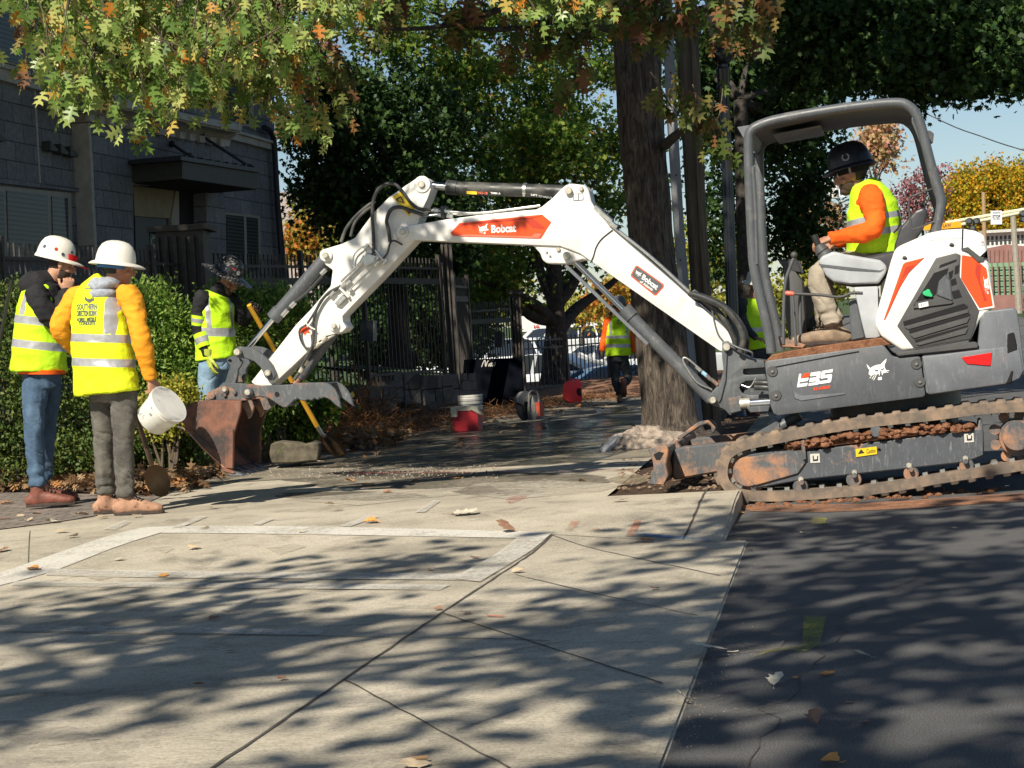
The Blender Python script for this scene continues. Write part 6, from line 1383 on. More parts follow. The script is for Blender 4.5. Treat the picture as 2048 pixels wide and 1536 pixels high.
def text_on(name, s, quad, bvh, mat, parent, bold=.02, lift=.004):
    vs, fs = text2d(s, bold); f0 = quad_map(*quad, lambda x, y: (x, y)); bm = NB()
    def hit(u, v):
        x, y = f0(u, v); r = ray(x, y).normalized(); h = bvh.ray_cast(CO, r)
        return (h[0]-r*lift) if h[0] else None
    pts = [hit(u, v) for u, v in vs]
    if any(p is None for p in pts):
        bm.free(); return None
    b = [bm.verts.new(p) for p in pts]
    for f in fs:
        try: bm.faces.new([b[i] for i in f])
        except ValueError: pass
    return finish(name, bm, mat, parent, recalc=False)

def person(label, D, J, fwd, hf, hup=(0, 0, 1), skinm='skin', shirt=None, vest=None, pants=None, torso=None, vestring=None, bands=(), vstrips=(), hands=(), vox=.0065, hk=1.0, lean=None, legr=(.092, .066, .056), armr=(.058, .048, .036), foldp=.009, boots=None, hairc=None, hem=None, shirt_hem=None):
    pt = {k: P(v[0], v[1], D+(v[2] if len(v) > 2 else 0)) for k, v in J.items()}
    fw = Vector((fwd[0], fwd[1], 0)).normalized(); rt_ = Vector((fw.y, -fw.x, 0))
    base = pt['pelvis']; rt = root('person', label, 'person', (base.x, base.y, 0)); S = rt_
    # body, one skin
    bm = NB(); headmesh(bm, pt['head'], hf, hup, hk)
    hs, hF, hu = frame3(hf, hup)
    loft(bm, [pt['neck']-Vector((0, 0, .03)), pt['neck'], pt['head']-hu*.05-hF*.015, pt['head']-hu*.02-hF*.015], [.062, .057, .055, .05], 14)
    tl = [pt['pelvis'], pt['chest'], pt['neck']-Vector((0, 0, .02))]
    loft(bm, smooth_path(tl, 4), [(.12, .09)]*4+[(.13, .09)]*3+[(.10, .07), (.06, .055)], 14, side=S)
    for a in 'LR':
        if 'sh'+a in pt: loft(bm, smooth_path([pt['chest'].lerp(pt['sh'+a], .6), pt['sh'+a], pt['el'+a], pt['wr'+a]], 4), [.04]*5+[.042]*3+[.036, .034, .031, .028, .026][:5], 10)
        if 'hip'+a in pt: loft(bm, smooth_path([pt['pelvis'], pt['hip'+a], pt['kn'+a], pt['an'+a]], 4), [.058]*6+[.045]*3+[.035]*4, 10)
    for (a, d, pn, sd, cu) in hands: hand(bm, pt['wr'+a], d, pn, sd, cu)
    bm = voxel(bm, vox, 2); finish('body', bm, M[skinm], rt, smooth=180)
    bm = NB()
    for q in (-1, 1): ball(bm, pt['head']+hs*(q*.031*hk)+hF*(.079*hk)+hu*(.012*hk), .0115*hk, 10, 8)
    finish('eyes', bm, M['eye'], rt, smooth=180)
    bm = NB()
    for q in (-1, 1): ball(bm, pt['head']+hs*(q*.031*hk)+hF*(.0885*hk)+hu*(.010*hk), .0052*hk, 8, 6)
    finish('pupils', bm, M['pupil'], rt, smooth=180)
    if hairc:
        bm = hairshell(pt['head'], hf, hup, hk, lambda x, y, z: (z > -.055 and y < .0 - max(0, (-z))*.4) or z > .06); finish('hair', bm, M['hair'], rt, smooth=180)
        if hairc > 1:
            bm = hairshell(pt['head'], hf, hup, hk, lambda x, y, z: z < -.038 and y > -.01 and not (abs(x) < .022 and -.066 < z < -.052), (.066, .075, .088), (.021, -.034)); 
            ell(bm, pt['head']+hF*.054*hk-hu*.088*hk, hs, hF, hu, (.039*hk, .039*hk, .034*hk)); finish('beard', bm, M['beard'], rt, smooth=180)
    # shirt
    if shirt:
        mats = shirt if isinstance(shirt, (list, tuple)) else [shirt]; bm = NB()
        tp_ = [P(*q[:2], D+q[2]) for q in torso]; loft(bm, smooth_path(tp_, 3), [(float(np.interp(i, range(0, 3*len(torso), 3), [q[3] for q in torso])), float(np.interp(i, range(0, 3*len(torso), 3), [q[4] for q in torso]))) for i in range(3*len(torso)-2)], 20, side=S)
        for a in 'LR':
            if 'sh'+a in pt:
                r0, r1, r2 = armr; q = smooth_path([pt['chest'].lerp(pt['sh'+a], .7)+Vector((0, 0, .05)), pt['sh'+a], pt['el'+a], pt['wr'+a]], 4)
                loft(bm, q, [r0]*4+[r0*1.05]+[r0, r1*1.05, r1]+[r1*1.05, r1, (r1+r2)/2, r2*1.08, r2], 14)
        bm = voxel(bm, .010, 4); displace(bm, fold(foldp, 9, 17, 2)); finish('shirt', bm, M[mats[0]], rt, smooth=180)
    if pants:
        bm = NB(); r0, r1, r2 = legr
        loft(bm, [pt['pelvis']+Vector((0, 0, .10)), pt['pelvis']+Vector((0, 0, .02)), pt['pelvis']-Vector((0, 0, .09))], [(.155, .12), (.168, .135), (.15, .125)], 18, side=S)
        for a in 'LR':
            if 'hip'+a not in pt: continue
            q = smooth_path([pt['pelvis'].lerp(pt['hip'+a], .8)+Vector((0, 0, .03)), pt['hip'+a], pt['kn'+a], pt['an'+a]], 4)
            loft(bm, q, [r0, r0, r0*1.02, r0*1.03, r0, r0*.95, r0*.87, r1*1.08, r1, r1*1.0, r1*.97, r2*1.05, r2*1.05], 16)
        bm = voxel(bm, .009, 3)
        ak = [pt['an'+a] for a in 'LR' if 'an'+a in pt]; f0 = fold(foldp*.75, 10, 7, 5); f1 = lambda c: f0(c)-.006*max(0, 1-9*abs(noise.noise((c.x*6, c.y*6, c.z*13+c.x*9))))
        def pf(c):
            d = min((c-a).length for a in ak); return f1(c)*(1+1.2*max(0, 1-d/.28))+.004*math.sin(c.z*95+3*noise.noise(c*6))*max(0, 1-d/.25)
        displace(bm, pf); finish('trousers', bm, M[pants], rt, smooth=180)
    vo = None
    if vest:
        bm = NB(); vr = [P(*q[:2], D+q[2]) for q in vestring]; m_ = len(vestring)
        loft(bm, smooth_path(vr, 3), [(float(np.interp(i, range(0, 3*m_, 3), [q[3] for q in vestring])), float(np.interp(i, range(0, 3*m_, 3), [q[4] for q in vestring]))) for i in range(3*m_-2)], 26, side=S)
        bm = voxel(bm, .010, 4); displace(bm, fold(foldp*.8, 6, 11, 8))
        # open the bottom
        zmin = min(v.co.z for v in bm.verts)
        axis = (vr[-1]-vr[0]).normalized()
        for (y0, y1) in bands:
            for yy in (y0, y1):
                c = P(vestring[0][0], yy, D); bmesh.ops.bisect_plane(bm, geom=bm.verts[:]+bm.edges[:]+bm.faces[:], plane_co=c, plane_no=axis)
        for (sa, sb, _) in vstrips:
            for q in (sa, sb): bmesh.ops.bisect_plane(bm, geom=bm.verts[:]+bm.edges[:]+bm.faces[:], plane_co=vr[1]+S*q, plane_no=S)
        bm.faces.ensure_lookup_table()
        for f in bm.faces:
            c = f.calc_center_median(); h = (c-vr[0]).dot(axis); z = (c-vr[1]).dot(S)
            for (y0, y1) in bands:
                a0 = (P(vestring[0][0], y0, D)-vr[0]).dot(axis); a1 = (P(vestring[0][0], y1, D)-vr[0]).dot(axis)
                if min(a0, a1) < h < max(a0, a1): f.material_index = 1
            for (sa, sb, y0) in vstrips:
                if sa < z < sb and h > (P(vestring[0][0], y0, D)-vr[0]).dot(axis): f.material_index = 1
        vo = finish('safety_vest', bm, [M[vest], M['reflect']], rt, smooth=180)
        bm2 = NB(); bm2.from_mesh(vo.data); bm2.transform(Matrix.Translation(origin_of(rt))); vo_b = BVHTree.FromBMesh(bm2); bm2.free()
    else: vo_b = None
    return rt, pt, vo, vo_b

# ---------------- worker with the pail
A, pa, va, ba = person('worker in amber sweatshirt, yellow vest and white full-brim hard hat, holding the white pail', 13.3,
    dict(head=(238, 536), neck=(222, 566), chest=(212, 640), pelvis=(222, 776), shR=(262, 596, -.12), elR=(283, 680, -.16), wrR=(302, 758, -.12), shL=(153, 596, .13), elL=(119, 652, .10), wrL=(150, 700, .24),
         hipR=(247, 800, -.05), knR=(247, 896, -.06), anR=(252, 994, -.05), hipL=(207, 800, .07), knL=(208, 893, .10), anL=(211, 985, .16)),
    (.60, .80), (.92, .30, -.22), skinm='skin', shirt='amber', vest='limeY', pants='greyjean', hairc=1,
    torso=[(214, 775, 0, .19, .13), (208, 700, 0, .18, .125), (203, 640, 0, .185, .125), (206, 600, 0, .18, .11), (219, 572, 0, .10, .08), (222, 560, 0, .07, .07)],
    vestring=[(214, 786, 0, .245, .19), (209, 740, 0, .235, .18), (203, 680, 0, .228, .172), (199, 630, 0, .215, .16), (202, 596, 0, .195, .14), (212, 574, 0, .14, .11), (219, 563, 0, .095, .09)],
    bands=((669, 685), (717, 733)), vstrips=((-.20, -.165, 668), (.155, .205, 668)), hands=(('R', (.15, .05, -1), (-.6, .5, 0), (.6, .6, 0), 1.15),), armr=(.072, .064, .044), foldp=.011)
for s_, q in (('SOUTHERN', [(154, 608), (194, 607), (194, 619), (154, 620)]), ('DIRECTION BORING', [(154, 621), (194, 620), (194, 632), (154, 633)]), ('+DRILL MISSILE', [(153, 635), (192, 634), (192, 643), (153, 644)]), ('CONDUITE', [(158, 643), (190, 642), (190, 650), (158, 651)])):
    text_on('vest_lettering', s_, q, ba, M['grey_metal'], va, .035)
bm = NB()
for q in ([(170, 576), (186, 576), (188, 600), (178, 606), (169, 600)],):
    b = []
    for x, y in q:
        r = ray(x, y).normalized(); h = ba.ray_cast(CO, r)
        if h[0]: b.append(bm.verts.new(h[0]-r*.005))
    if len(b) > 2: bm.faces.new(b)
finish('vest_emblem', bm, M['grey_metal'], va, recalc=False)
text_on('emblem_letter', 'S', [(173, 580), (184, 580), (184, 598), (173, 598)], ba, M['limeY'], va, .03, .009)
hardhat(A, pa['head']+Vector((-.02, 0, .040)), (.92, .30, -.16), (.08, 0, 1), M['hatw'], True, 1.02, strap='strap')
bm = NB(); c = P(207, 570, 13.25); ball(bm, c, (.115, .10, .055), 24, 16); displace(bm, lambda q: .018*noise.noise(q*14)+.008*noise.noise(q*40)); finish('hood', bm, M['hood'], A, smooth=180)
bm = NB(); ball(bm, P(205, 588, 13.22), (.10, .09, .05), 20, 12); finish('lanyard', bm, M['hood'], A, smooth=180)
boot(A, pa['anR'], pa['anR']+Vector((.95, -.15, 0)), M['tanboot'], .15, 1.12, 0.0); boot(A, pa['anL'], pa['anL']+Vector((.9, .4, 0)), M['tanboot'], .15, 1.08, .0)
# ---------------- tall worker at far left
B, pb, vb, bb = person('worker in black hooded sweatshirt and lime vest, red cap under his white hard hat', 14.4,
    dict(head=(122, 528), neck=(98, 566), chest=(82, 640), pelvis=(84, 752), shR=(74, 590, -.16), elR=(106, 640, -.22), wrR=(134, 584, -.02), shL=(110, 592, .2), elL=(128, 650, .2), wrL=(132, 700, .18),
         hipR=(70, 785, -.08), knR=(68, 870, -.10), anR=(76, 972, -.10), hipL=(96, 785, .10), knL=(92, 868, .14), anL=(86, 958, .22)),
    (.88, .47), (.93, .30, -.35), skinm='skin2', shirt='blackcl', vest='lime', pants='denim', hairc=2,
    torso=[(82, 748, 0, .17, .14), (80, 700, 0, .165, .135), (78, 640, 0, .175, .14), (84, 600, 0, .18, .125), (94, 574, 0, .11, .09), (98, 562, 0, .08, .08)],
    vestring=[(78, 742, 0, .20, .205), (78, 712, 0, .195, .195), (78, 670, 0, .185, .180), (79, 630, 0, .185, .168), (82, 598, 0, .18, .145), (90, 574, 0, .12, .11), (96, 562, 0, .08, .085)],
    bands=((634, 650), (682, 698)), vstrips=((.07, .12, 632),), hands=(('R', (.25, -.1, 1), (-.4, .8, -.2), (-.7, -.2, .3), .85), ('L', (.3, .1, .8), (0, -1, 0), (-1, 0, 0), .9)), armr=(.078, .066, .046), foldp=.012)
hardhat(B, pb['head']+Vector((-.035, 0, .055)), (.93, .30, -.30), (.22, 0, 1), M['hatw'], False, 1.05,
        stickers=[(1.2, .55, .022, 'sticker_g', 'sq'), (1.7, .35, .013, 'sticker_r', 'o'), (2.1, .6, .012, 'sticker_k', 'o'), (.7, .4, .013, 'sticker_k', 'o'), (1.5, .8, .010, 'sticker_r', 'o'), (2.4, .35, .014, 'sticker_k', 'o'), (.9, .7, .012, 'sticker_g', 'o'), (1.3, .18, .012, 'sticker_k', 'o')])
bm = NB(); s_, f_, u_ = frame3((.93, .30, -.35), (.22, 0, 1)); hc = pb['head']+u_*.035
n = 24; prev = None
for i in range(n):
    a = 2*math.pi*i/n; e = .09*max(0, math.cos(a))**1.2; r = [hc+s_*math.sin(a)*.083+f_*math.cos(a)*.103+u_*.05, hc+s_*math.sin(a)*.085+f_*math.cos(a)*.106, hc+s_*math.sin(a)*.088+f_*(math.cos(a)*.108+e)-u_*(.004+e*.12), hc+s_*math.sin(a)*.086+f_*(math.cos(a)*.106+e)-u_*(.010+e*.12), hc+s_*math.sin(a)*.08+f_*math.cos(a)*.1-u_*.008]
    r = [bm.verts.new(q) for q in r]
    if prev:
        for k in range(4): bm.faces.new((prev[k], prev[k+1], r[k+1], r[k]))
    else: first = r
    prev = r
for k in range(4): bm.faces.new((prev[k], prev[k+1], first[k+1], first[k]))
finish('cap', bm, M['redcap'], B, smooth=50)
bm = NB(); ball(bm, P(78, 566, 14.4), (.145, .13, .10), 24, 16); displace(bm, lambda q: .02*noise.noise(q*10)); finish('hood', bm, M['blackcl'], B, smooth=180)
bm = NB(); loft(bm, [P(84, 740, 14.4), P(84, 748, 14.4)], [(.20, .17), (.195, .165)], 30, side=Vector((.47, -.88, 0))); finish('shirt_hem', bm, M['orangecl'], B, smooth=60)
for s_, q in (('SOUTHERN', [(34, 570), (42, 569), (42, 580), (34, 581)]), ('DIRECTIONAL', [(33, 585), (42, 584), (42, 593), (33, 594)]), ('DRILL MISSILE', [(33, 597), (41, 596), (41, 604), (33, 605)])):
    text_on('vest_lettering', s_, q, bb, M['grey_metal'], vb, .035)
boot(B, pb['anR'], pb['anR']+Vector((.97, .05, 0)), M['boot'], .16, 1.15, .02); boot(B, pb['anL'], pb['anL']+Vector((.9, .3, 0)), M['boot'], .16, 1.1, .02)
# ---------------- worker behind the bucket
C_, pc, vc, bc_ = person('worker in black wide-brim hard hat, lime vest and light jeans standing behind the excavator bucket', 17.4,
    dict(head=(457, 560), neck=(438, 578), chest=(430, 640), pelvis=(432, 720), shR=(403, 596, -.12), elR=(397, 652, -.10), wrR=(416, 712, -.14), shL=(462, 598, .12), elL=(486, 640, .10), wrL=(500, 628, -.02),
         hipR=(417, 745, -.06), knR=(414, 830, -.06), anR=(410, 918, -.05), hipL=(445, 745, .08), knL=(450, 830, .06), anL=(455, 915, .08)),
    (.62, -.78), (.72, -.40, -.55), hup=(.35, 0, .93), skinm='skin3', shirt='blackcl', vest='lime', pants='denim_l', hairc=2,
    torso=[(434, 722, 0, .165, .12), (430, 680, 0, .16, .115), (429, 640, 0, .17, .12), (432, 606, 0, .17, .105), (437, 588, 0, .09, .08), (440, 574, 0, .07, .07)],
    vestring=[(434, 718, 0, .195, .15), (431, 690, 0, .185, .14), (429, 650, 0, .18, .138), (430, 620, 0, .178, .13), (432, 600, 0, .165, .115), (436, 588, 0, .11, .09)],
    bands=((656, 673),), vstrips=((-.13, -.095, 656), (.095, .13, 656)), hands=(('R', (.12, 0, -1), (.5, .3, 0), (.6, -.5, 0), .45), ('L', (.6, -.2, .5), (.2, -.8, -.3), (0, 0, 1), 1.2)), armr=(.062, .054, .040), foldp=.010)
hardhat(C_, pc['head']+Vector((.0, 0, .075)), (.72, -.40, -.45), (.38, -.02, .92), M['hatk'], True, 1.02, brimk=2.15, droop=.035,
        stickers=[(.75, .5, .026, 'sticker_r', 'o'), (-.35, .45, .018, 'sticker_r', 'sq'), (.3, .25, .02, 'hatw', 'o'), (1.3, .45, .014, 'sticker_g', 'o')])
bm = NB(); ball(bm, pc['neck'], (.085, .085, .06), 18, 12); displace(bm, lambda q: .01*noise.noise(q*30)); finish('neck_gaiter', bm, M['blackcl'], C_, smooth=180)
# lime bands on the sleeves, glove
for (t0, t1, a, b, mm) in ((.62, .98, 'shR', 'elR', 0), (.25, .70, 'elR', 'wrR', 0)):
    p0 = pc[a].lerp(pc[b], t0); p1 = pc[a].lerp(pc[b], t1); bm = NB(); loft(bm, [p0, p1], [.070, .062], 18, cap=False); finish('sleeve_band', bm, M['lime'], C_, smooth=60)
    q0 = p0.lerp(p1, .3); q1 = p0.lerp(p1, .7); bm = NB(); loft(bm, [q0, q1], [.0715, .0665], 18, cap=False); finish('sleeve_tape', bm, M['reflect'], C_, smooth=60)
bm = NB(); hand(bm, pc['wrR'], (.12, 0, -1), (.5, .3, 0), (.6, -.5, 0), .40, 1.22); loft(bm, [pc['wrR']-Vector((0, 0, -.06)), pc['wrR']], [.045, .04], 12); bm = voxel(bm, .0065, 2); finish('glove', bm, M['glove'], C_, smooth=180)
bm = NB(); hand(bm, pc['wrL'], (.6, -.2, .5), (.2, -.8, -.3), (0, 0, 1), 1.1, 1.2); bm = voxel(bm, .0065, 2); finish('glove', bm, M['blackcl'], C_, smooth=180)
for q in ('R', 'L'): boot(C_, pc['an'+q], pc['an'+q]+Vector((.6, -.8, 0)), M['tanboot'], .13, 1.1, .06)
# ---------------- worker walking away
D_, pd, vd, bd_ = person('worker seen from behind walking away on the sidewalk, lime vest over orange sleeves', 32,
    dict(head=(1238, 612), neck=(1238, 630), chest=(1237, 665), pelvis=(1238, 712), shL=(1216, 643), elL=(1209, 675, .05), wrL=(1203, 703, .0), shR=(1261, 643), elR=(1268, 676, -.05), wrR=(1270, 705, -.1),
         hipL=(1229, 725), knL=(1231, 760), anL=(1240, 790, -.1), hipR=(1247, 725), knR=(1256, 755, .1), anR=(1247, 768, -.28)),
    (-.05, 1), (0, 1, -.1), skinm='skin3', shirt='orangecl', vest='lime', pants='darkcl', hairc=1,
    torso=[(1238, 712, 0, .18, .13), (1237, 680, 0, .18, .125), (1238, 650, 0, .19, .12), (1238, 634, 0, .1, .09)],
    vestring=[(1239, 711, 0, .225, .16), (1238, 690, 0, .215, .15), (1238, 665, 0, .20, .145), (1238, 645, 0, .19, .13), (1238, 633, 0, .12, .09)],
    bands=((671, 677), (688, 695)), vstrips=((-.15, -.11, 670), (.11, .15, 670)), hands=(('L', (-.1, .1, -1), (1, .2, 0), (0, 1, 0), .5), ('R', (.1, .1, -1), (-1, .2, 0), (0, 1, 0), .5)), vox=.010, armr=(.068, .058, .042))
hardhat(D_, pd['head']+Vector((0, 0, .03)), (0, 1, -.1), (0, 0, 1), M['hatg'], False, 1.0)
bm = NB(); tube(bm, [P(x, y, 31.83) for x, y in ((1236, 640), (1243, 641), (1242, 648), (1236, 646), (1236, 640))], .008, 6, 4); finish('vest_emblem', bm, M['grey_metal'], vd)
boot(D_, pd['anL'], pd['anL']+Vector((0, 1, 0)), M['tanboot'], .13, 1.1, -.055); 
bm = NB(); a_ = pd['anR']; loft(bm, [a_+Vector((0, .02, .08)), a_+Vector((0, 0, .02)), a_+Vector((0, -.03, -.06)), a_+Vector((0, .02, -.16)), a_+Vector((0, .05, -.2))], [(.045, .05), (.045, .055), (.045, .05), (.05, .035), (.03, .02)], 12); finish('boot', bm, M['boot'], D_, smooth=180)
# ---------------- worker hidden behind the canopy post
E_, pe, ve, be = person('partly hidden worker in white hard hat and lime vest standing behind the front canopy posts', 24,
    dict(head=(1512, 567), neck=(1508, 588), chest=(1506, 640), pelvis=(1512, 700), shL=(1530, 605, .1), elL=(1542, 650, .1), wrL=(1540, 695, 0), shR=(1484, 606, -.1), elR=(1490, 650, -.15), wrR=(1512, 676, -.3),
         hipL=(1520, 722), knL=(1522, 765), anL=(1522, 806), hipR=(1502, 722), knR=(1500, 765), anR=(1502, 808)),
    (.35, -.93), (.3, -.9, -.2), skinm='skin3', shirt='darkcl', vest='lime', pants='darkcl', hairc=1,
    torso=[(1512, 700, 0, .17, .13), (1508, 660, 0, .17, .125), (1506, 620, 0, .18, .12), (1507, 598, 0, .1, .08)],
    vestring=[(1512, 698, 0, .21, .16), (1508, 670, 0, .20, .15), (1506, 640, 0, .195, .145), (1506, 612, 0, .185, .13), (1507, 598, 0, .10, .09)],
    bands=((655, 664),), vstrips=((-.14, -.10, 600),), hands=(('R', (.8, -.3, -.2), (0, 0, -1), (0, -1, 0), .6), ('L', (0, 0, -1), (-1, 0, 0), (0, -1, 0), .5)), vox=.010)
hardhat(E_, pe['head']+Vector((0, 0, .035)), (.3, -.9, -.2), (0, 0, 1), M['hatw'], True, 1.0, stickers=[(.1, .5, .02, 'sticker_k', 'sq')])
for q in ('R', 'L'): boot(E_, pe['an'+q], pe['an'+q]+Vector((.3, -.9, 0)), M['boot'], .13, 1.1, -.07)
# ---------------- operator
FW = -MP.t; LF = -MP.n
DM = mp(1740, 500, .62).y
def ff(px, py, v): return (px, py, mp(px, py, v).y-DM)
F_, pf_, vf, bf = person('bearded excavator operator in orange long-sleeve shirt and lime vest seated under the canopy', DM,
    dict(head=ff(1702, 350, .62), neck=ff(1722, 380, .62), chest=ff(1745, 430, .62), pelvis=ff(1748, 505, .62), shL=ff(1742, 398, .44), elL=ff(1745, 458, .34), wrL=ff(1659, 477, .27),
         shR=ff(1738, 400, .80), elR=ff(1735, 455, .88), wrR=ff(1672, 485, .92), hipL=ff(1722, 528, .52), knL=ff(1640, 548, .44), anL=ff(1668, 648, .42), hipR=ff(1722, 528, .72), knR=ff(1645, 548, .80), anR=ff(1655, 650, .82)),
    (FW.x, FW.y), (FW.x, FW.y-.05, -.18), hup=(.1, 0, 1), skinm='skin', shirt='orangecl', vest='lime', pants='khaki', hairc=2,
    torso=[(*ff(1752, 505, .62), .17, .14), (*ff(1750, 465, .62), .17, .135), (*ff(1745, 425, .62), .185, .135), (*ff(1738, 398, .62), .185, .12), (*ff(1728, 380, .62), .10, .09), (*ff(1722, 370, .62), .07, .07)],
    vestring=[(*ff(1752, 508, .62), .205, .185), (*ff(1750, 480, .62), .20, .18), (*ff(1748, 445, .62), .19, .172), (*ff(1744, 415, .62), .185, .16), (*ff(1736, 392, .62), .17, .13), (*ff(1728, 376, .62), .11, .10), (*ff(1723, 366, .62), .075, .08)],
    bands=((432, 444), (461, 474)), vstrips=(), hands=(('L', (-.9, .1, -.25), (0, .35, -1), (0, .3, 1), .75), ('R', (-.9, .1, -.3), (0, .2, -1), (0, -.5, .6), .9)), armr=(.075, .062, .043), foldp=.010, legr=(.095, .074, .062))
hardhat(F_, pf_['head']+Vector((.0, 0, .062)), (FW.x, FW.y, -.20), (.12, 0, 1), M['hatn'], True, 1.08, brimk=.62, stickers=[(-1.45, .30, .026, 'sticker_g', 'o'), (-1.45, .31, .016, 'hatn', 'o')], ridge=True)
bm = NB(); s_, f_, u_ = frame3((FW.x, FW.y, -.18), (.1, 0, 1)); loft(bm, [pf_['head']+u_*.045-f_*.012, pf_['head']+u_*.006-f_*.012], [(.090, .108), (.087, .106)], 24, side=s_); finish('beanie', bm, M['blackcl'], F_, smooth=60)
for sd in (-1,):
    bm = NB(); loft(bm, [pf_['head']+s_*sd*.094+u_*.055, pf_['head']+s_*sd*.094+u_*.005], [(.008, .003)]*2, 8, side=f_); finish('chin_strap', bm, M['sticker_g'], F_)
bt_ = boot(F_, pf_['anL']-Vector((0, 0, .0)), pf_['anL']+FW, simple('worn_tan_work_boot', (.26, .19, .13), .8, var=.35, sc=18, bump=.4), .16, 1.25, mp(1650, 690, .42).z); boot(F_, pf_['anR'], pf_['anR']+FW, bpy.data.materials['worn_tan_work_boot'], .16, 1.2, mp(1650, 690, .42).z)
bm = NB(); tube(bm, [mp(x, y, .40) for x, y in ((1795, 420), (1800, 440), (1797, 455), (1787, 466))], .006, 6); finish('cord', bm, M['black_dec'], F_)
# ================================================================== things on site
def one(name, bm, mat, label, cat, group=None, smooth=None):
    return tag(base_at(finish(name, bm, mat, smooth=smooth)), label, cat, group)
# white pail held by the worker
pr = root('pail', 'scuffed white plastic pail hanging from the hand of the worker in amber', 'pail', P(318, 850, 13.15))
ax = Vector((.66, -.40, .50)).normalized(); c0 = P(302, 842, 13.22)
M['pail'] = simple('scuffed_white_plastic', (.66, .65, .60), .5, var=.1, sc=10, dirt=(.12, .12, .12), dirt_lo=.58, dirt_hi=.63, dsc=11)
bm = NB(); L = .185; prof = [(.001, 0), (.108, 0), (.113, .006), (.129, L-.03), (.136, L-.03), (.137, L-.018), (.132, L-.018), (.134, L), (.141, L), (.141, L+.012), (.133, L+.012), (.125, L-.02), (.109, .012), (.001, .012)]
revolve(bm, c0, prof, 36, ax); finish('shell', bm, M['pail'], pr, smooth=35)
bm = NB(); s_ = ax.cross(Vector((0, 0, 1))).normalized(); r1 = c0+ax*(L-.02)+s_*.152; r2 = c0+ax*(L-.02)-s_*.152; hp = pa['wrR']+Vector((.005, .01, -.085)); tube(bm, [r1, r1.lerp(hp, .6)+s_*.03, hp, r2.lerp(hp, .6)-s_*.03, r2], .004, 6, 6); finish('bail_handle', bm, M['pail'], pr, smooth=60)
# shovels
M['fibre'] = simple('yellow_fibreglass', (.78, .40, .03), .5, var=.08, dirt=(.35, .25, .15), dirt_lo=.6, dirt_hi=.75)
M['blade'] = simple('worn_steel_blade', (.20, .16, .12), .5, .6, var=.3, sc=14, dirt=(.30, .20, .13), dirt_lo=.45, dirt_hi=.6)
def shovel(label, a, b, tip, mat, r=.017, wdt=.11, sidev=(1, -.3, 0), grip=True):
    rt = root('shovel', label, 'shovel', tip); bm = NB(); loft(bm, [a, b], [r, r*1.05], 12); finish('handle', bm, mat, rt, smooth=60)
    d = (tip-b).normalized(); bm = NB(); tube(bm, [b-(b-a).normalized()*.05, b+(b-a).normalized()*.02, b+(b-a).normalized()*.08+d*.03, b+d*.14], [.020, .019, .016], 10, 4); finish('socket', bm, M['steel'] if mat == M['fibre'] else M['blade'], rt, smooth=60)
    s = Vector(sidev); s = (s-d*s.dot(d)).normalized(); n_ = d.cross(s); bm = NB(); rows = []
    L = (tip-b).length
    for t_, w_ in ((.28, .45), (.34, .85), (.45, 1.0), (.65, 1.0), (.82, .80), (.93, .48), (1.0, .05)):
        rows.append([bm.verts.new(b+d*(L*t_)+s*(w_*wdt*u)+n_*(.028*u*u*w_)) for u in (-1, -.5, 0, .5, 1)])
    for r0, r1 in zip(rows, rows[1:]):
        for i in range(4): bm.faces.new((r0[i], r0[i+1], r1[i+1], r1[i]))
    bmesh.ops.solidify(bm, geom=bm.faces[:], thickness=.004); finish('blade', bm, M['blade'], rt, smooth=50); return rt
shovel('shovel with yellow handle planted beside the bucket by the worker in the black hat', P(498, 610, 17.25), P(634, 852, 17.9), P(688, 913, 18.15), M['fibre'], .022)
shovel('dark shovel standing behind the legs of the worker with the pail', P(262, 800, 13.9), P(296, 905, 14.25), P(327, 993, 14.7), simple('dark_wood_handle', (.09, .06, .04), .7, var=.3, sc=20), .018, .085, (.9, .4, 0))
bm = NB(); loft(bm, [P(24, 560, 14.3), P(-30, 830, 14.6)], [.014, .014], 10); one('tool_handle', bm, simple('black_tool_handle', (.02, .02, .022), .4), 'black tool handle at the far left edge beside the tallest worker', 'tool handle', smooth=60)
# broken concrete chunk
bm = NB(); q = Z(340, 640, 3.938, [(790, 975), (850, 960), (960, 968), (1050, 985), (1110, 965), (1172, 965), (1176, 1010), (1160, 1108), (1000, 1126), (800, 1132), (786, 1050)])
poly_prism(bm, [P(x, y, 17.7) for x, y in q], Vector((0, .35, 0)), .012); bmesh.ops.subdivide_edges(bm, edges=bm.edges[:], cuts=2, use_grid_fill=True); displace(bm, lambda c: .012*noise.noise(c*12))
one('concrete_chunk', bm, simple('mossy_concrete', (.10, .085, .06), .95, var=.5, sc=14, dirt=(.14, .15, .05), dirt_lo=.55, dirt_hi=.7, bump=.8), 'broken mossy concrete kerb chunk between the bucket and the shovel blade', 'concrete chunk', smooth=40)
# heap of straw and roots
def straw(name, spots, n, L, seed, mat='needle', up=.5):
    rg = np.random.default_rng(seed); tv = []; K = 4
    for i in range(K): 
        x = i/(K-1); tv += [(-.012, x, .12*math.sin(x*3)), (.012, x, .12*math.sin(x*3)+.01)]
    tf = [(2*i, 2*i+1, 2*i+3, 2*i+2) for i in range(K-1)]; pos = []
    for (x, y, rx, ry, h, w_) in spots:
        m_ = int(n*w_); a = rg.normal(size=(m_, 2))*.5; zz_ = np.exp(-(a**2).sum(1)*1.6)*h*rg.uniform(.0, 1, m_)**.6
        pos.append(np.stack([x+a[:, 0]*rx, y+a[:, 1]*ry, [gz(x, y)+.03]*m_+zz_], 1))
    pos = np.concatenate(pos); N = len(pos)
    return scatter(name, tv, tf, pos, rand_rot(N, up, rg), L*rg.uniform(.5, 1.4, N), M[mat], kind='stuff')
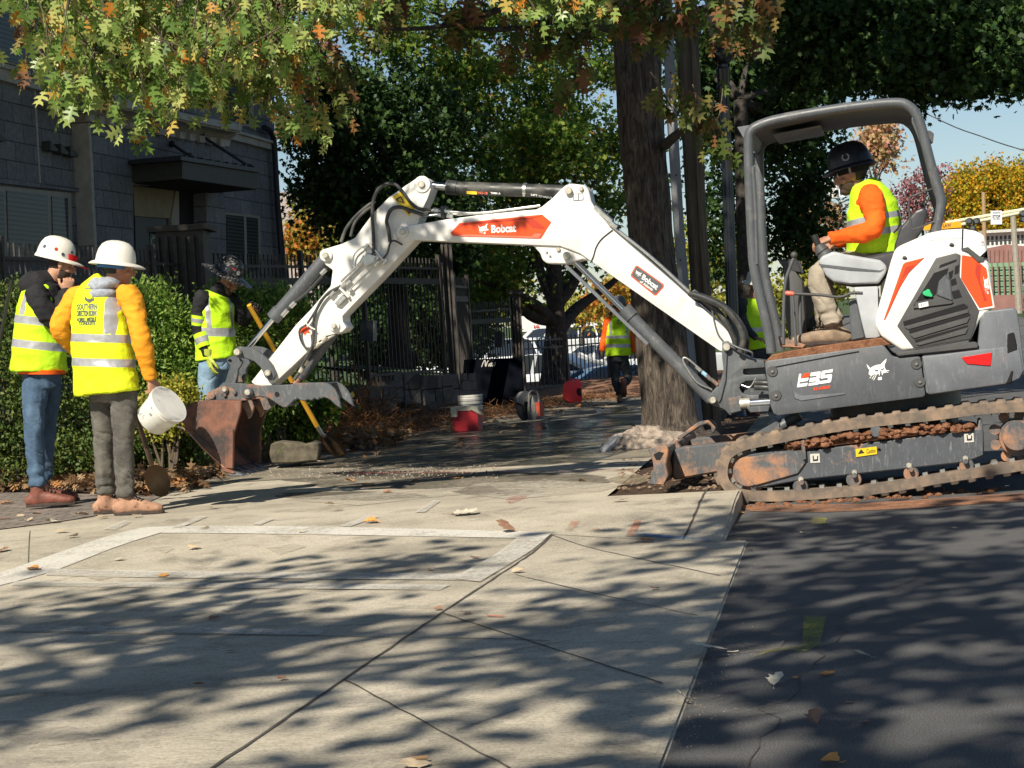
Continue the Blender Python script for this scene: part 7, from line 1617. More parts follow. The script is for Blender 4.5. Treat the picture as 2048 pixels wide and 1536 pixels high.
def gp(px, py): q = GG(px, py); return q.x, q.y
sp_ = []
for px, py, rx, ry, h, w_ in ((705, 874, .6, .5, .36, .30), (650, 888, .45, .4, .16, .10), (760, 878, .5, .5, .16, .10), (820, 868, .8, .6, .10, .08), (880, 855, .8, .8, .10, .08), (740, 850, 1.2, .8, .20, .12), (600, 905, .5, .5, .14, .08), (860, 838, 1.4, 1.2, .22, .12)):
    x, y = gp(px, py); sp_.append((x, y, rx, ry, h, w_))
o = straw('straw_heap', sp_, 3600, .18, 61); o['label'] = 'heap of dry brown pine straw and pulled roots left of the wet sidewalk'
x, y = gp(740, 872); o = straw('root_heap', [(gp(712, 866)[0], gp(712, 866)[1], .6, .5, .55, 1)], 500, .38, 62, 'needle', .9); o['label'] = 'upright brown root stalks sticking from the straw heap'
sp_ = [(gp(a, b)[0], gp(a, b)[1], .9, 1.2, .08, 1) for a, b in ((960, 840), (1030, 826), (1090, 815), (1140, 806), (1175, 800))]
o = straw('pine_straw', sp_, 600, .14, 63); o['label'] = 'reddish brown pine straw spread along the left edge of the far sidewalk'
# leaf litter on the bed
rg = np.random.default_rng(70); N = 1700; xs = rg.uniform(-5.2, -1.2, N); ys = np.array([bed_y(x)+abs(rg.normal())*1.1-.15 for x in xs])
o = scatter('leaf_litter', OAKV, OAKF, np.stack([xs, ys, .065+rg.uniform(0, .05, N)], 1), rand_rot(N, .5, rg), .13*rg.uniform(.6, 1.2, N), M['leaf_dead'], kind='stuff'); o['label'] = 'brown dead oak leaves piled along the foot of the hedges'
rg = np.random.default_rng(71); N = 700; xs = rg.uniform(-1.6, 3.4, N); ys = rg.uniform(18, 35, N)
keep = [(sx0(b)-.4 < a < sx0(b)+.5+rg.uniform(0, 1.2)) or (sx1(b)-.6 < a < sx1(b)+.7) for a, b in zip(xs, ys)]; xs, ys = xs[keep], ys[keep]; N = len(xs)
o = scatter('leaf_litter', OAKV, OAKF, np.stack([xs, ys, [gz(0, b)+.03 for b in ys]], 1), rand_rot(N, .35, rg), .11*rg.uniform(.6, 1.2, N), M['leaf_dead'], kind='stuff'); o['label'] = 'scattered brown leaves along both edges of the far sidewalk'
# single fallen leaves
def leafmesh(seed):
    rg_ = random.Random(seed); bm = NB(); cu = rg_.uniform(.1, .5); tw = rg_.uniform(-.4, .4)
    vs = [bm.verts.new((x, y-.5, abs(x)*cu+.20*(y-.5)**2*rg_.choice((1, 1, 1.8))+x*y*tw+.05)) for x, y, z in OAKV]
    for f in OAKF: bm.faces.new([vs[i] for i in f])
    bmesh.ops.triangulate(bm, faces=bm.faces); a = Vector((0, -.5, .05)); 
    tube(bm, [a, a+Vector((.02, -.16, .02)), a+Vector((.05, -.3, .06))], .012, 4, 2); return bm
LM = {}
def lmesh(kind, seed):
    if (kind, seed) not in LM:
        col_ = dict(tan=(.46, .36, .24), pale=(.60, .54, .42), orange=(.58, .27, .07), brown=(.26, .14, .085), green=(.40, .36, .20))[kind]
        if 'fl_'+kind not in M: M['fl_'+kind] = simple('fallen_leaf_'+kind, col_, .75, var=.25, sc=40, bump=.3)
        bm = leafmesh(seed); me = bpy.data.meshes.new('fallen_leaf'); bm.to_mesh(me); bm.free(); me.materials.append(M['fl_'+kind]); LM[kind, seed] = me
    return LM[kind, seed]
def leaf(px, py, wpx, kind, seed, label, group=None, road=False, tl=.12):
    p = G(px, py, -.10) if road else GG(px, py); o = bpy.data.objects.new('fallen_leaf', lmesh(kind, seed % 4)); SC.collection.objects.link(o); s = min(.21, wpx*p.y/F)
    rr = random.Random(seed*7+3); o.location = p+Vector((0, 0, .004)); o.scale = (s, s, s); o.rotation_euler = (rr.choice((-1, 1))*rr.uniform(.3, 1)*tl, rr.uniform(-tl, tl), rr.uniform(0, 6.28)) if tl < .2 else (tl, rr.uniform(-.2, .2), rr.choice((-.25, .2))+1.57*(seed % 2)); o.location.z += s*.45*math.sin(tl) if tl > .2 else 0; tag(o, label, 'leaf', group); return o
random.seed(5); g1 = 'dry leaves scattered on the concrete driveway'; l1 = 'small dry oak leaf lying on the sunlit or dappled concrete driveway'
for i, (x, y, w_, k) in enumerate([(145, 1076, 26, 'pale'), (122, 1066, 30, 'tan'), (205, 1038, 22, 'tan'), (5, 1106, 30, 'brown'), (65, 1143, 34, 'orange'), (325, 1155, 30, 'orange'), (388, 1104, 26, 'tan'), (426, 1018, 24, 'tan'), (275, 1035, 22, 'tan'), (675, 1022, 24, 'tan'),
                               (742, 1047, 30, 'orange'), (930, 1030, 54, 'pale'), (1270, 1180, 0, 'brown'), (605, 1068, 22, 'pale'), (430, 1241, 24, 'brown'), (933, 1229, 26, 'brown'), (875, 1221, 20, 'brown'), (463, 1305, 22, 'brown'), (398, 1373, 26, 'brown'), (1125, 1195, 10, 'brown'), (1036, 1146, 26, 'tan'),
                               (830, 1536, 60, 'tan'), (565, 1361, 20, 'brown'), (1240, 1004, 30, 'tan'), (1165, 965, 20, 'brown'), (1110, 947, 22, 'pale'), (700, 965, 24, 'orange'), (735, 972, 24, 'orange'), (832, 965, 22, 'tan'), (910, 959, 20, 'orange'), (775, 987, 20, 'brown'), (905, 1030, 20, 'tan'), (1310, 1180, 20, 'brown'),
                               (1295, 1085, 40, 'brown'), (660, 1011, 20, 'tan'), (240, 1124, 22, 'pale'), (860, 1142, 22, 'tan'), (950, 1118, 20, 'brown'), (410, 1060, 18, 'pale')]):
    if w_: leaf(x, y, w_*1.15, k, i, l1, g1)
l2 = 'curled dry leaf on the shaded brick paving by the two nearest workers'
for i, (x, y, w_, k) in enumerate([(12, 1010, 26, 'brown'), (40, 1035, 22, 'tan'), (55, 1044, 22, 'tan'), (100, 1042, 26, 'tan'), (110, 1046, 22, 'pale'), (130, 1014, 26, 'brown'), (165, 1032, 26, 'tan'), (10, 1040, 20, 'brown'), (72, 1030, 20, 'brown'), (150, 1000, 20, 'brown')]): leaf(x, y, w_*1.2, k, i+40, l2, 'dry leaves on the brick paving')
l3 = 'dry leaf lying on the sidewalk beyond the excavator bucket'
for i, (x, y, w_, k) in enumerate([(920, 882, 22, 'orange'), (868, 882, 24, 'orange'), (1000, 868, 14, 'brown'), (1040, 872, 16, 'brown'), (760, 900, 22, 'tan'), (820, 915, 18, 'orange'), (850, 893, 16, 'tan'), (960, 890, 14, 'brown'), (1090, 858, 14, 'brown'), (1190, 852, 14, 'brown'), (700, 905, 22, 'pale'), (640, 925, 20, 'tan')]): leaf(x, y, w_, k, i+60, l3, 'dry leaves on the sidewalk beyond the bucket')
leaf(1010, 1070, 46, 'brown', 81, 'large curled brown leaf on the corner of the white painted rectangle', tl=.5)
leaf(1414, 1312, 84, 'pale', 83, 'long pale spiky oak leaf across the edge of concrete and asphalt', tl=.25)
leaf(1368, 1412, 46, 'pale', 83, 'pale folded leaf standing at the asphalt edge in the lower middle', road=True, tl=.7)
leaf(1550, 1372, 48, 'pale', 84, 'pale curled leaf with raised stalk on the asphalt', road=True, tl=.4)
leaf(1724, 1317, 36, 'tan', 85, 'tan leaf alone on the asphalt right of the yellow spray mark', road=True, tl=.35)
leaf(1626, 1450, 48, 'brown', 86, 'brown pointed leaf near the bottom of the asphalt', road=True, tl=.45)
leaf(1728, 1448, 28, 'brown', 87, 'small dark brown leaf, right of the pointed brown leaf on the asphalt', road=True)
l4 = 'small scrap of orange brown leaf on the asphalt'
for i, (x, y, w_, k) in enumerate([(1645, 1354, 30, 'orange'), (1660, 1350, 26, 'orange'), (1605, 1068, 22, 'pale'), (1700, 1408, 22, 'orange'), (1660, 1530, 60, 'orange'), (1590, 1359, 18, 'orange'), (1690, 1118, 16, 'tan'), (1500, 1103, 18, 'brown'), (1462, 1040, 28, 'orange'), (1480, 1028, 24, 'orange'), (1450, 1060, 22, 'brown'), (1910, 1058, 14, 'tan')]): leaf(x, y, w_, k, i+90, l4, 'scraps of leaf on the asphalt', road=True)
o = leaf(845, 1525, 0, 'tan', 1, 'x'); bpy.data.objects.remove(o)
bm = NB(); a, b = GG(820, 1527, .012), GG(856, 1524, .012); loft(bm, [a, b], [.006, .006], 8); one('wood_chip', bm, M['leaf_dead'], 'short pale stick on the concrete at the bottom of the picture', 'stick')
bm = NB()
for k in range(60):
    x = random.uniform(1470, 1990); y = 1016-(x-1470)*.062+random.gauss(0, 3.5); p = G(x, y, -.10); r = random.uniform(.005, .022)
    bmesh.ops.create_icosphere(bm, subdivisions=1, radius=r, matrix=Matrix.Translation(p+Vector((0, 0, r*.4))) @ Matrix.Diagonal((1.3, 1, .7, 1)))
for k in range(150):
    x = random.gauss(1700, 120); y = 1013-(x-1470)*.062+random.gauss(0, 4); p = G(x, y, -.10); r = random.uniform(.004, .014)
    bmesh.ops.create_icosphere(bm, subdivisions=1, radius=r, matrix=Matrix.Translation(p+Vector((0, 0, r*.4))) @ Matrix.Diagonal((1.3, 1, .7, 1)))
o = finish('clay_crumbs', bm, M['clay'], kind='stuff', smooth=25); o['label'] = 'crumbs of red clay dropped along the near track'
bm = NB(); rg = random.Random(4)
for k in range(260):
    x = rg.uniform(1235, 1445); y = rg.uniform(940, 980) if k % 3 else rg.uniform(890, 955); p = GG(x, y); r = rg.uniform(.004, .014)
    bmesh.ops.create_icosphere(bm, subdivisions=1, radius=r, matrix=Matrix.Translation(p+Vector((0, 0, r*.3))) @ Matrix.Diagonal((1.3, 1, .7, 1)))
o = finish('rubble', bm, simple('brown_rubble', (.22, .15, .10), .95, var=.5, sc=30), kind='stuff', smooth=25); o['label'] = 'small rubble and grit between the dozer blade and the kerb'
# grains on the ground near the camera and the gravel by the bucket
rg = np.random.default_rng(8); N = 900; q = [GG(rg.uniform(440, 1000), rg.uniform(928, 958)) for _ in range(N)]
ico = [(0, 0, 1), (.9, 0, 0), (0, .9, 0), (-.9, 0, 0), (0, -.9, 0)]; icf = [(0, 1, 2), (0, 2, 3), (0, 3, 4), (0, 4, 1)]
o = scatter('gravel', ico, icf, np.array([tuple(p) for p in q])+np.array([0, 0, .002]), rand_rot(N, .1, rg), rg.uniform(.004, .013, N), M['grit'] if False else M['mound'], kind='stuff'); o['label'] = 'pale gravel grains strewn on the damp concrete below the thumb'
N = 260; q = [G(1330+abs(rg.normal())*60+(1500-yy)*.32, yy, -.10) for yy in rg.uniform(1085, 1500, N)]
o = scatter('gravel', ico, icf, np.array([tuple(p) for p in q]), rand_rot(N, .1, rg), rg.uniform(.0015, .004, N), M['mound'], kind='stuff'); o['label'] = 'fine grit along the edge of the asphalt'

# cooler and pails
cl_ = root('cooler', 'small red cooler with off-white lid on the sidewalk, in front of the grey pails', 'cooler', GG(936, 863)); gc = GG(936, 863); w_ = 57*gc.y/F; h_ = .245; MR = Matrix.Rotation(R(-12), 3, 'Z')
M['cooler_red'] = simple('cooler_red_plastic', (.50, .018, .03), .45, var=.15, sc=8); M['cooler_w'] = simple('cooler_white_plastic', (.58, .53, .40), .5, var=.1)
bm = NB(); c = gc+Vector((0, .14, h_/2)); box(bm, c, (w_*.92, .24, h_), M=MR, bev=.02, seg=3); finish('cooler_body', bm, M['cooler_red'], cl_, smooth=40)
bm = NB(); box(bm, gc+Vector((0, .14, h_+.025)), (w_*.98, .26, .05), M=MR, bev=.015, seg=2); box(bm, gc+Vector((-w_*.38, .12, h_-.02)), (.07, .27, .09), M=MR, bev=.015, seg=2); finish('lid', bm, M['cooler_w'], cl_, smooth=40)
bm = NB(); bar(bm, gc+Vector((.05, -.01, h_+.03)), gc+Vector((w_*.55, -.02, h_-.05)), .02, .035, bev=.006); finish('carry_handle', bm, M['cooler_w'], cl_, smooth=40)
pb_ = root('pail', 'stack of grey and white plastic pails standing behind the red cooler', 'pail', GG(941, 860))
for k, (z0, mm) in enumerate(((0, (.30, .30, .28)), (.045, (.50, .49, .44)))):
    bm = NB(); c = GG(941, 860)+Vector((.01, .42, z0)); revolve(bm, c, [(.12, 0), (.138, .30), (.150, .30), (.150, .33), (.143, .335), (.152, .34), (.152, .365), (.138, .365), (.125, .02), (.001, .02)], 28); finish('pail_shell', bm, simple('pail_plastic_%d' % k, mm, .5, var=.1), pb_, smooth=40)
# cut-off saw
sw = root('cutoff_saw', 'dusty hand-held concrete cut-off saw with round blade on the sidewalk beside the black sheet', 'power saw', GG(1064, 845)); g = GG(1064, 845); M['dustgrey'] = simple('dusty_grey_plastic', (.15, .15, .15), .8, var=.3, sc=14, dirt=(.34, .32, .28), dirt_lo=.5, dirt_hi=.65); M['saworange'] = simple('dusty_red_plastic', (.42, .07, .035), .7, var=.3, sc=14)
nb = Vector((.82, -.57, 0)).normalized(); bc0 = g+Vector((-.085, .05, .20))
bm = NB(); disc(bm, bc0, nb, .175, .006, 32, .001); finish('saw_blade', bm, simple('saw_disc', (.06, .065, .07), .4, .6), sw, smooth=40)
bm = NB(); e1 = nb.cross(Vector((0, 0, 1))).normalized(); prev = None
for i in range(15):
    a = R(20)+R(175)*i/14; d = e1*math.cos(a)+Vector((0, 0, 1))*math.sin(a)
    r = [bm.verts.new(bc0+d*.07-nb*.03), bm.verts.new(bc0+d*.195-nb*.03), bm.verts.new(bc0+d*.20+nb*.03), bm.verts.new(bc0+d*.07+nb*.035)]
    if prev:
        for k in range(4): bm.faces.new((prev[k], prev[(k+1) % 4], r[(k+1) % 4], r[k]))
    prev = r
finish('blade_guard', bm, M['dustgrey'], sw, smooth=40)
bm = NB(); box(bm, g+Vector((.06, .15, .15)), (.11, .24, .24), rz=R(-30), bev=.03, seg=2); box(bm, g+Vector((.04, .13, .29)), (.09, .18, .08), rz=R(-30), bev=.02, seg=2); finish('engine', bm, M['dustgrey'], sw, smooth=40)
bm = NB(); box(bm, g+Vector((.095, .06, .16)), (.08, .09, .18), rz=R(-30), bev=.02); finish('side_cover', bm, M['saworange'], sw, smooth=40)
bm = NB(); tube(bm, [g+Vector(v) for v in ((-.02, .04, .10), (-.02, .0, .34), (.03, -.01, .40), (.09, .02, .37), (.10, .04, .22), (.05, .02, .06))], .013, 8); finish('front_handle', bm, M['dustgrey'], sw, smooth=60)
bm = NB(); tube(bm, [g+Vector(v) for v in ((.08, .25, .28), (.10, .40, .30), (.11, .45, .20), (.09, .3, .1))], .016, 8); finish('rear_handle', bm, M['dustgrey'], sw, smooth=60)
# leaning black sheet
M['sheet'] = simple('black_sheet_paint', (.004, .005, .008), 1.0, var=.3, sc=6, spec=0)
q = [P(928, 719, 33), P(1043, 715, 33), P(1048, 812, 32.6), P(920, 815, 32.6)]; nrm = (q[1]-q[0]).cross(q[3]-q[0]).normalized(); nrm = nrm if nrm.y > 0 else -nrm
bm = NB(); poly_prism(bm, q, nrm*.05, .004); sh = one('black_panel', bm, M['sheet'], 'large black upright sheet with scribbled white writing beside the far fence', 'panel')
def scrib(pts, nm='graffiti'):
    bm = NB(); tube(bm, [P(x, y, 32.94) for x, y in pts], .009, 5, 5); finish(nm, bm, M['trim'], sh)
z2 = lambda pts: Z(860, 540, 4.266, pts)
scrib(z2([(440, 830), (455, 790), (470, 770), (475, 825), (490, 785), (500, 775)])); scrib(z2([(500, 825), (508, 800), (520, 820), (530, 795), (518, 800), (512, 822), (535, 815)])); scrib(z2([(535, 825), (545, 800), (560, 790), (550, 825), (580, 828)])); scrib(z2([(455, 872), (470, 850), (500, 848), (530, 862), (556, 852), (556, 870), (500, 872)]))
# red fuel can
fc = root('fuel_can', 'red plastic fuel can standing at the left edge of the far sidewalk', 'fuel can', GG(1147, 805)); Df = 31.3
q = z2([(1137, 985), (1150, 962), (1190, 937), (1205, 934), (1208, 948), (1240, 950), (1246, 934), (1268, 936), (1294, 962), (1299, 1090), (1292, 1130), (1200, 1131), (1138, 1098)])
M['canred'] = simple('fuel_can_red', (.78, .02, .035), .4, var=.08, sc=8)
bm = NB(); poly_prism(bm, [P(x, y, Df) for x, y in q], Vector((0, .18, 0)), .012, 2); finish('can_body', bm, M['canred'], fc, smooth=40)
bm = NB(); tube(bm, [P(*p, Df+.09) for p in z2([(1188, 940), (1195, 934), (1225, 932), (1255, 934), (1262, 940)])], .014, 8); finish('can_handle', bm, M['canred'], fc, smooth=60)
bm = NB(); poly_prism(bm, [P(x, y, Df-.004) for x, y in z2([(1252, 1012), (1285, 1008), (1289, 1078), (1262, 1070), (1250, 1050)])], Vector((0, .01, 0))); finish('grip_recess', bm, M['shade_fill'], fc)
bm = NB(); c = P(1147, 760, 33); revolve(bm, Vector((c.x, c.y, gz(0, 33))), [(.001, 0), (.07, 0), (.075, .04), (.075, .28), (.03, .36), (.03, .40), (.001, .40)], 16); 
t = MT('clear_plastic', .1, 0, .5); t.col((.75, .80, .85)); t.b.inputs['Transmission Weight'].default_value = .7; t.b.inputs['IOR'].default_value = 1.2; M['clear'] = t.m
one('plastic_jug', bm, simple('cloudy_jug', (.35, .38, .40), .3), 'cloudy plastic jug standing just behind the red fuel can', 'jug', smooth=40)
# crumpled water bottle on the mound
bt = root('water_bottle', 'crumpled clear plastic water bottle lying against the pale dirt mound', 'bottle', P(1208, 905, 17.2)); a, b = P(1204, 903, 17.2), P(1239, 870, 17.3); ax = (b-a).normalized()
bm = NB(); L = (b-a).length; loft(bm, [a+ax*(L*f) for f in (0, .02, .15, .25, .4, .5, .65, .74, .82, .88, .9, .93)], [.03, .038, .036, .038, .034, .038, .038, .032, .02, .014, .017, .014], 16); displace(bm, lambda c: .004*noise.noise(c*60)); finish('bottle_shell', bm, M['clear'], bt, smooth=60)
bm = NB(); loft(bm, [b-ax*.022, b-ax*.002], [.016, .016], 14); finish('bottle_cap', bm, M['white_dec'], bt, smooth=40)
bm = NB(); ball(bm, mp(1566, 828, .9), (.10, .08, .06), 12, 8); displace(bm, lambda c: .03*noise.noise(c*14)); one('plastic_bag', bm, simple('blue_white_plastic', (.22, .32, .55), .35, var=.4, sc=20), 'blue plastic wrapper under the front of the excavator house', 'wrapper', smooth=60)

# ---------------- posts
up_ = root('utility_pole', 'weathered wooden utility pole with grey cable guard right behind the big oak', 'utility pole', P(1420, 890, 19.3))
t = MT('weathered_pole_wood', .9); n1 = t.noise(12, 8, .7, sc=(3, 3, .18), dist=.4); t.col(t.ramp(n1, [(.3, (.055, .042, .030)), (.55, (.15, .12, .085)), (.75, (.24, .20, .15))])); t.bump(n1, .6, .02); M['pole'] = t.m
trunk_mesh('pole', up_, [P(x, y, 19.5) for x, y in ((1357, -700), (1368, 0), (1384, 300), (1394, 460), (1410, 700), (1426, 905))], [.085, .088, .09, .095, .10, .105], M['pole'], 24, .01)
def strip(name, pts, w_, dd, D, mat):
    bm = NB(); loft(bm, [P(x, y, D) for x, y in pts], [(w_, dd)]*len(pts), 12, side=(1, 0, 0), sup=.5); finish(name, bm, mat, up_, smooth=40)
strip('cable_guard', [(1300, -600), (1334, 0), (1342, 200), (1358, 460), (1375, 660), (1400, 880)], .052, .03, 19.38, simple('grey_pvc_guard', (.24, .245, .26), .7, var=.15, sc=8))
strip('conduit_board', [(1360, -600), (1386, 0), (1397, 250), (1406, 460), (1420, 660), (1438, 885)], .038, .035, 19.36, M['pole'])
for y in (60, 145, 240, 350, 520): 
    bm = NB(); ball(bm, P(1342+(y-150)*.052, y, 19.34), .008, 6, 4); finish('guard_bolt', bm, M['shade_fill'], up_)
lp = root('lamp_post', 'slim black fluted street lamp post left of the excavator canopy', 'street lamp', P(1472, 868, 23.5)); M['postblack'] = simple('glossy_black_post', (.014, .015, .018), .22, var=.2)
bt_ = P(1474, 872, 23.5); tp_2 = P(1445, 108, 23.5); a_ = bt_; axp = (tp_2-bt_).normalized(); Lp_ = (tp_2-bt_).length
bm = NB(); rings = loft(bm, [bt_+axp*(Lp_*f) for f in (0, .03, .06, .12, .90, .905, .915, .92, .96, .965, .98)], [.17, .17, .11, .075, .062, .085, .085, .07, .085, .065, .06], 32)
for i, rg_ in enumerate(rings):
    if 3 <= i <= 4:
        for k, v in enumerate(rg_):
            if k % 2: v.co += (bt_+axp*((v.co-bt_).dot(axp))-v.co)*.10
finish('shaft', bm, M['postblack'], lp, smooth=30)
bm = NB(); loft(bm, [bt_+axp*(Lp_*f) for f in (.972, .985, 1.0, 1.012, 1.02, 1.03)], [.06, .12, .135, .12, .08, .07], 28); finish('collar', bm, M['postblack'], lp, smooth=50)
bm = NB(); loft(bm, [bt_+axp*(Lp_*f) for f in (1.03, 1.05, 1.12, 1.18, 1.22, 1.25)], [.09, .14, .19, .15, .09, .02], 28); finish('lamp_globe', bm, simple('frosted_globe', (.30, .29, .27), .3), lp, smooth=50)
# overhead cable
bm = NB(); tube(bm, [P(1700, 150, 44), P(1885, 243, 43), P(1960, 272, 42.5), P(2048, 301, 42), P(2300, 370, 41)], .013, 5, 4); one('overhead_cable', bm, M['hose'], 'thin dark cable crossing the blue sky at upper right', 'cable')

# ---------------- vehicles in the car park
M['tyre'] = simple('tyre', (.02, .02, .02), .8); M['rim'] = simple('alloy_rim', (.45, .45, .45), .3, .8); M['carglass'] = simple('car_glass', (.02, .025, .03), .05, 0, var=.1, spec=.9); M['tail'] = simple('tail_light', (.55, .01, .01), .2); M['lamp'] = simple('head_light', (.7, .7, .7), .15)
def carpaint(n_, c): t = MT(n_, .25, 0, .6); t.col(c); t.b.inputs['Coat Weight'].default_value = .7; t.b.inputs['Coat Roughness'].default_value = .05; return t.m
def vehicle(label, cat, px, D, zg, yaw, paint, kind='suv', name='parked_car', group='vehicles in the car park'):
    c = P(px, 700, D); rt = root(name, label, cat, (c.x, c.y, zg), group); rt.rotation_euler = (0, 0, yaw)
    if kind == 'suv': L, H, W = 4.7, 1.70, 1.86; prof = [(-2.33, .35), (-2.35, .70), (-2.25, .98), (-1.15, 1.08), (-1.0, 1.10), (1.9, 1.12), (2.28, 1.05), (2.34, .6), (2.3, .33)]; gh = [(-1.2, 1.06), (-.55, 1.60), (-.2, 1.68), (1.6, 1.66), (1.95, 1.55), (2.22, 1.08)]
    elif kind == 'sedan': L, H, W = 4.7, 1.45, 1.82; prof = [(-2.33, .3), (-2.35, .62), (-2.2, .80), (-1.1, .92), (1.5, .98), (2.25, .95), (2.34, .6), (2.3, .3)]; gh = [(-1.15, .90), (-.35, 1.38), (.1, 1.44), (.9, 1.40), (1.75, .97)]
    else: L, H, W = 5.6, 2.4, 2.0; prof = [(-2.8, .4), (-2.82, 1.0), (-2.5, 1.15), (-1.9, 1.3), (2.78, 1.3), (2.8, .4)]; gh = [(-2.2, 1.25), (-1.7, 2.2), (-1.4, 2.38), (2.74, 2.4), (2.78, 1.28)]
    bm = NB(); poly_prism(bm, [(x, -W/2, z) for x, z in prof], Vector((0, W, 0)), .09, 3); finish('car_body', bm, paint, rt, smooth=50, local=True)
    bm = NB(); a = [bm.verts.new((x, -W/2+.10+(z-gh[0][1])*.22, z)) for x, z in gh]; b = [bm.verts.new((x, W/2-.10-(z-gh[0][1])*.22, z)) for x, z in gh]
    bm.faces.new(a); bm.faces.new(b[::-1]); n = len(a)
    for i in range(n): bm.faces.new((a[i], b[i], b[(i+1) % n], a[(i+1) % n]))
    bevel_all(bm, .05, 2, 15, bm.faces[:]); finish('cabin_glass', bm, M['carglass'], rt, smooth=50, local=True)
    bm = NB(); top = [(x, z) for x, z in gh if z > max(q[1] for q in gh)-.14]
    poly_prism(bm, [(x, -W/2+.30, z+.012) for x, z in top]+[(x, -W/2+.30, z-.05) for x, z in top[::-1]], Vector((0, W-.60, 0)), .015); finish('roof', bm, paint, rt, smooth=50, local=True)
    for sy in (-1, 1):
        for (x0, z0), (x1, z1) in (((gh[0][0], gh[0][1]), (gh[1][0], gh[1][1])), ((gh[-1][0], gh[-1][1]), (gh[-2][0], gh[-2][1])), ((.2, gh[0][1]), (.3, max(q[1] for q in gh)-.03)), ((1.25, gh[0][1]), (1.2, max(q[1] for q in gh)-.08))):
            bm = NB(); bar(bm, (x0, sy*(W/2-.09), z0), (x1, sy*(W/2-.09-(z1-z0)*.22), z1), .05, .08); finish('pillar', bm, paint, rt, local=True)
    for x in (-1.42, 1.42):
        for sy in (-1, 1):
            bm = NB(); disc(bm, (x, sy*(W/2-.10), .34), (0, 1, 0), .34, .22, 24, .03); w_ = finish('wheel', bm, M['tyre'], rt, smooth=40, local=True)
            bm = NB(); disc(bm, (x, sy*(W/2-.005), .34), (0, 1, 0), .22, .04, 16, .01); finish('rim', bm, M['rim'], w_, smooth=40, local=True)
    for sy in (-1, 1):
        bm = NB(); box(bm, (-2.28, sy*(W/2-.25), .72), (.14, .36, .14), bev=.03); finish('headlight', bm, M['lamp'], rt, local=True)
        bm = NB(); box(bm, (2.28, sy*(W/2-.20), .86), (.14, .26, .16), bev=.03); finish('taillight', bm, M['tail'], rt, local=True)
    return rt
CW = carpaint('white_car_paint', (.75, .76, .77)); CS = carpaint('silver_car_paint', (.60, .62, .64)); CB = carpaint('blue_car_paint', (.06, .20, .42)); CK = carpaint('dark_blue_car_paint', (.03, .05, .09))
vehicle('dark sedan seen through the low railing left of the oak trunk', 'car', 1072, 52, -.75, R(-25), CS, 'sedan')
vehicle('blue car nearest to the low railing, right of the dark oak trunk', 'car', 1205, 47.5, -1.1, R(10), CB, 'sedan')
vehicle('white sedan in the middle row left of the walking worker', 'car', 1188, 64, -.62, R(-20), CW, 'sedan')
vehicle('white SUV seen side-on left of the oak trunk in the far row', 'car', 1085, 104, .05, R(4), CW, 'suv')
vehicle('white SUV with red tail light just right of the oak trunk in the far row', 'car', 1186, 92, -.05, R(-150), CW, 'suv')
vehicle('silver sedan in the near row behind the walking worker', 'car', 1290, 62, -.6, R(20), CS, 'sedan')
vehicle('white SUV glimpsed through the tall iron fence', 'car', 850, 78, -.3, R(15), CW, 'suv')
vehicle('silver car glimpsed through the fence behind the black sheet', 'car', 985, 66, -.5, R(-30), CW, 'suv')
vehicle('dark SUV on the street at the far right edge behind the counterweight', 'car', 2128, 58, .78, R(80), CK, 'suv', group=None)
tk = vehicle('white box van high on the rise behind the car park trees', 'van', 1205, 150, 1.3, R(0), CW, 'van')
bw = NB(); q = [P(1030, 617, 140), P(1108, 612, 140), P(1108, 662, 140), P(1030, 664, 140)]; poly_prism(bw, q, Vector((0, 8, 0))); bw = one('white_building', bw, simple('white_wall', (.62, .62, .60), .8, var=.1), 'low white building with red number beyond the parked cars', 'building')
lettering('wall_number', '10', [(1068, 650), (1078, 650), (1078, 657), (1068, 657)], lambda x, y: P(x, y, 139.9), M['sticker_r'], bw, .03)
bm = NB(); poly_prism(bm, [P(1120, 661, 139.8), P(1122, 661, 139.8), P(1122, 664, 139.8), P(1120, 664, 139.8)], Vector((0, .1, 0))); finish('window', bm, M['glass'], bw)

# ---------------- far right: signals, signs, sheds
z9 = lambda pts: Z(1860, 380, 8.532, pts)
sg = root('traffic_signal', 'pale yellow traffic signal arm with dark round signal heads in front of the golden tree', 'traffic signal', (P(2110, 640, 58).x, 58, .9)); PY = simple('pale_yellow_pipe', (.66, .62, .42), .5)
for a, b in (((262, 562), (1900, 285)), ((280, 640), (1900, 320))):
    bm = NB(); a, b = z9([a, b]); loft(bm, [P(*a, 58), P(*b, 58)], [.05, .055], 10); finish('signal_arm', bm, PY, sg, smooth=60)
bm = NB(); b = P(2085, 414, 58); loft(bm, [b+Vector((0, 0, .5)), Vector((b.x, 58, .8))], [.10, .15], 12); finish('mast', bm, PY, sg, smooth=60)
for x, y in ((665, 530), (790, 530), (725, 650), (1585, 400), (1600, 500)):
    (x, y), = z9([(x, y)]); bm = NB(); disc(bm, P(x, y, 57.8), (0, 1, 0), .088, .26, 20, .01); h_ = finish('signal_head', bm, M['black_dec'], sg, smooth=40)
    bm = NB(); disc(bm, P(x, y, 57.66), (0, 1, 0), .062, .02, 16); finish('lens', bm, M['grey_metal'], h_, smooth=40)
def sign(name, label, q, D, mat, texts, post=None):
    bm = NB(); poly_prism(bm, [P(x, y, D) for x, y in q], Vector((0, .03, 0)), .004); o = one(name, bm, mat, label, 'sign')
    for s, qq, mm in texts: lettering('sign_lettering', s, qq, lambda x, y: P(x, y, D-.012), mm, o, .02)
    return o
SW = simple('white_sign_face', (.72, .74, .76), .5, var=.03); SO = simple('orange_sign_face', (.85, .36, .01), .5, var=.04)
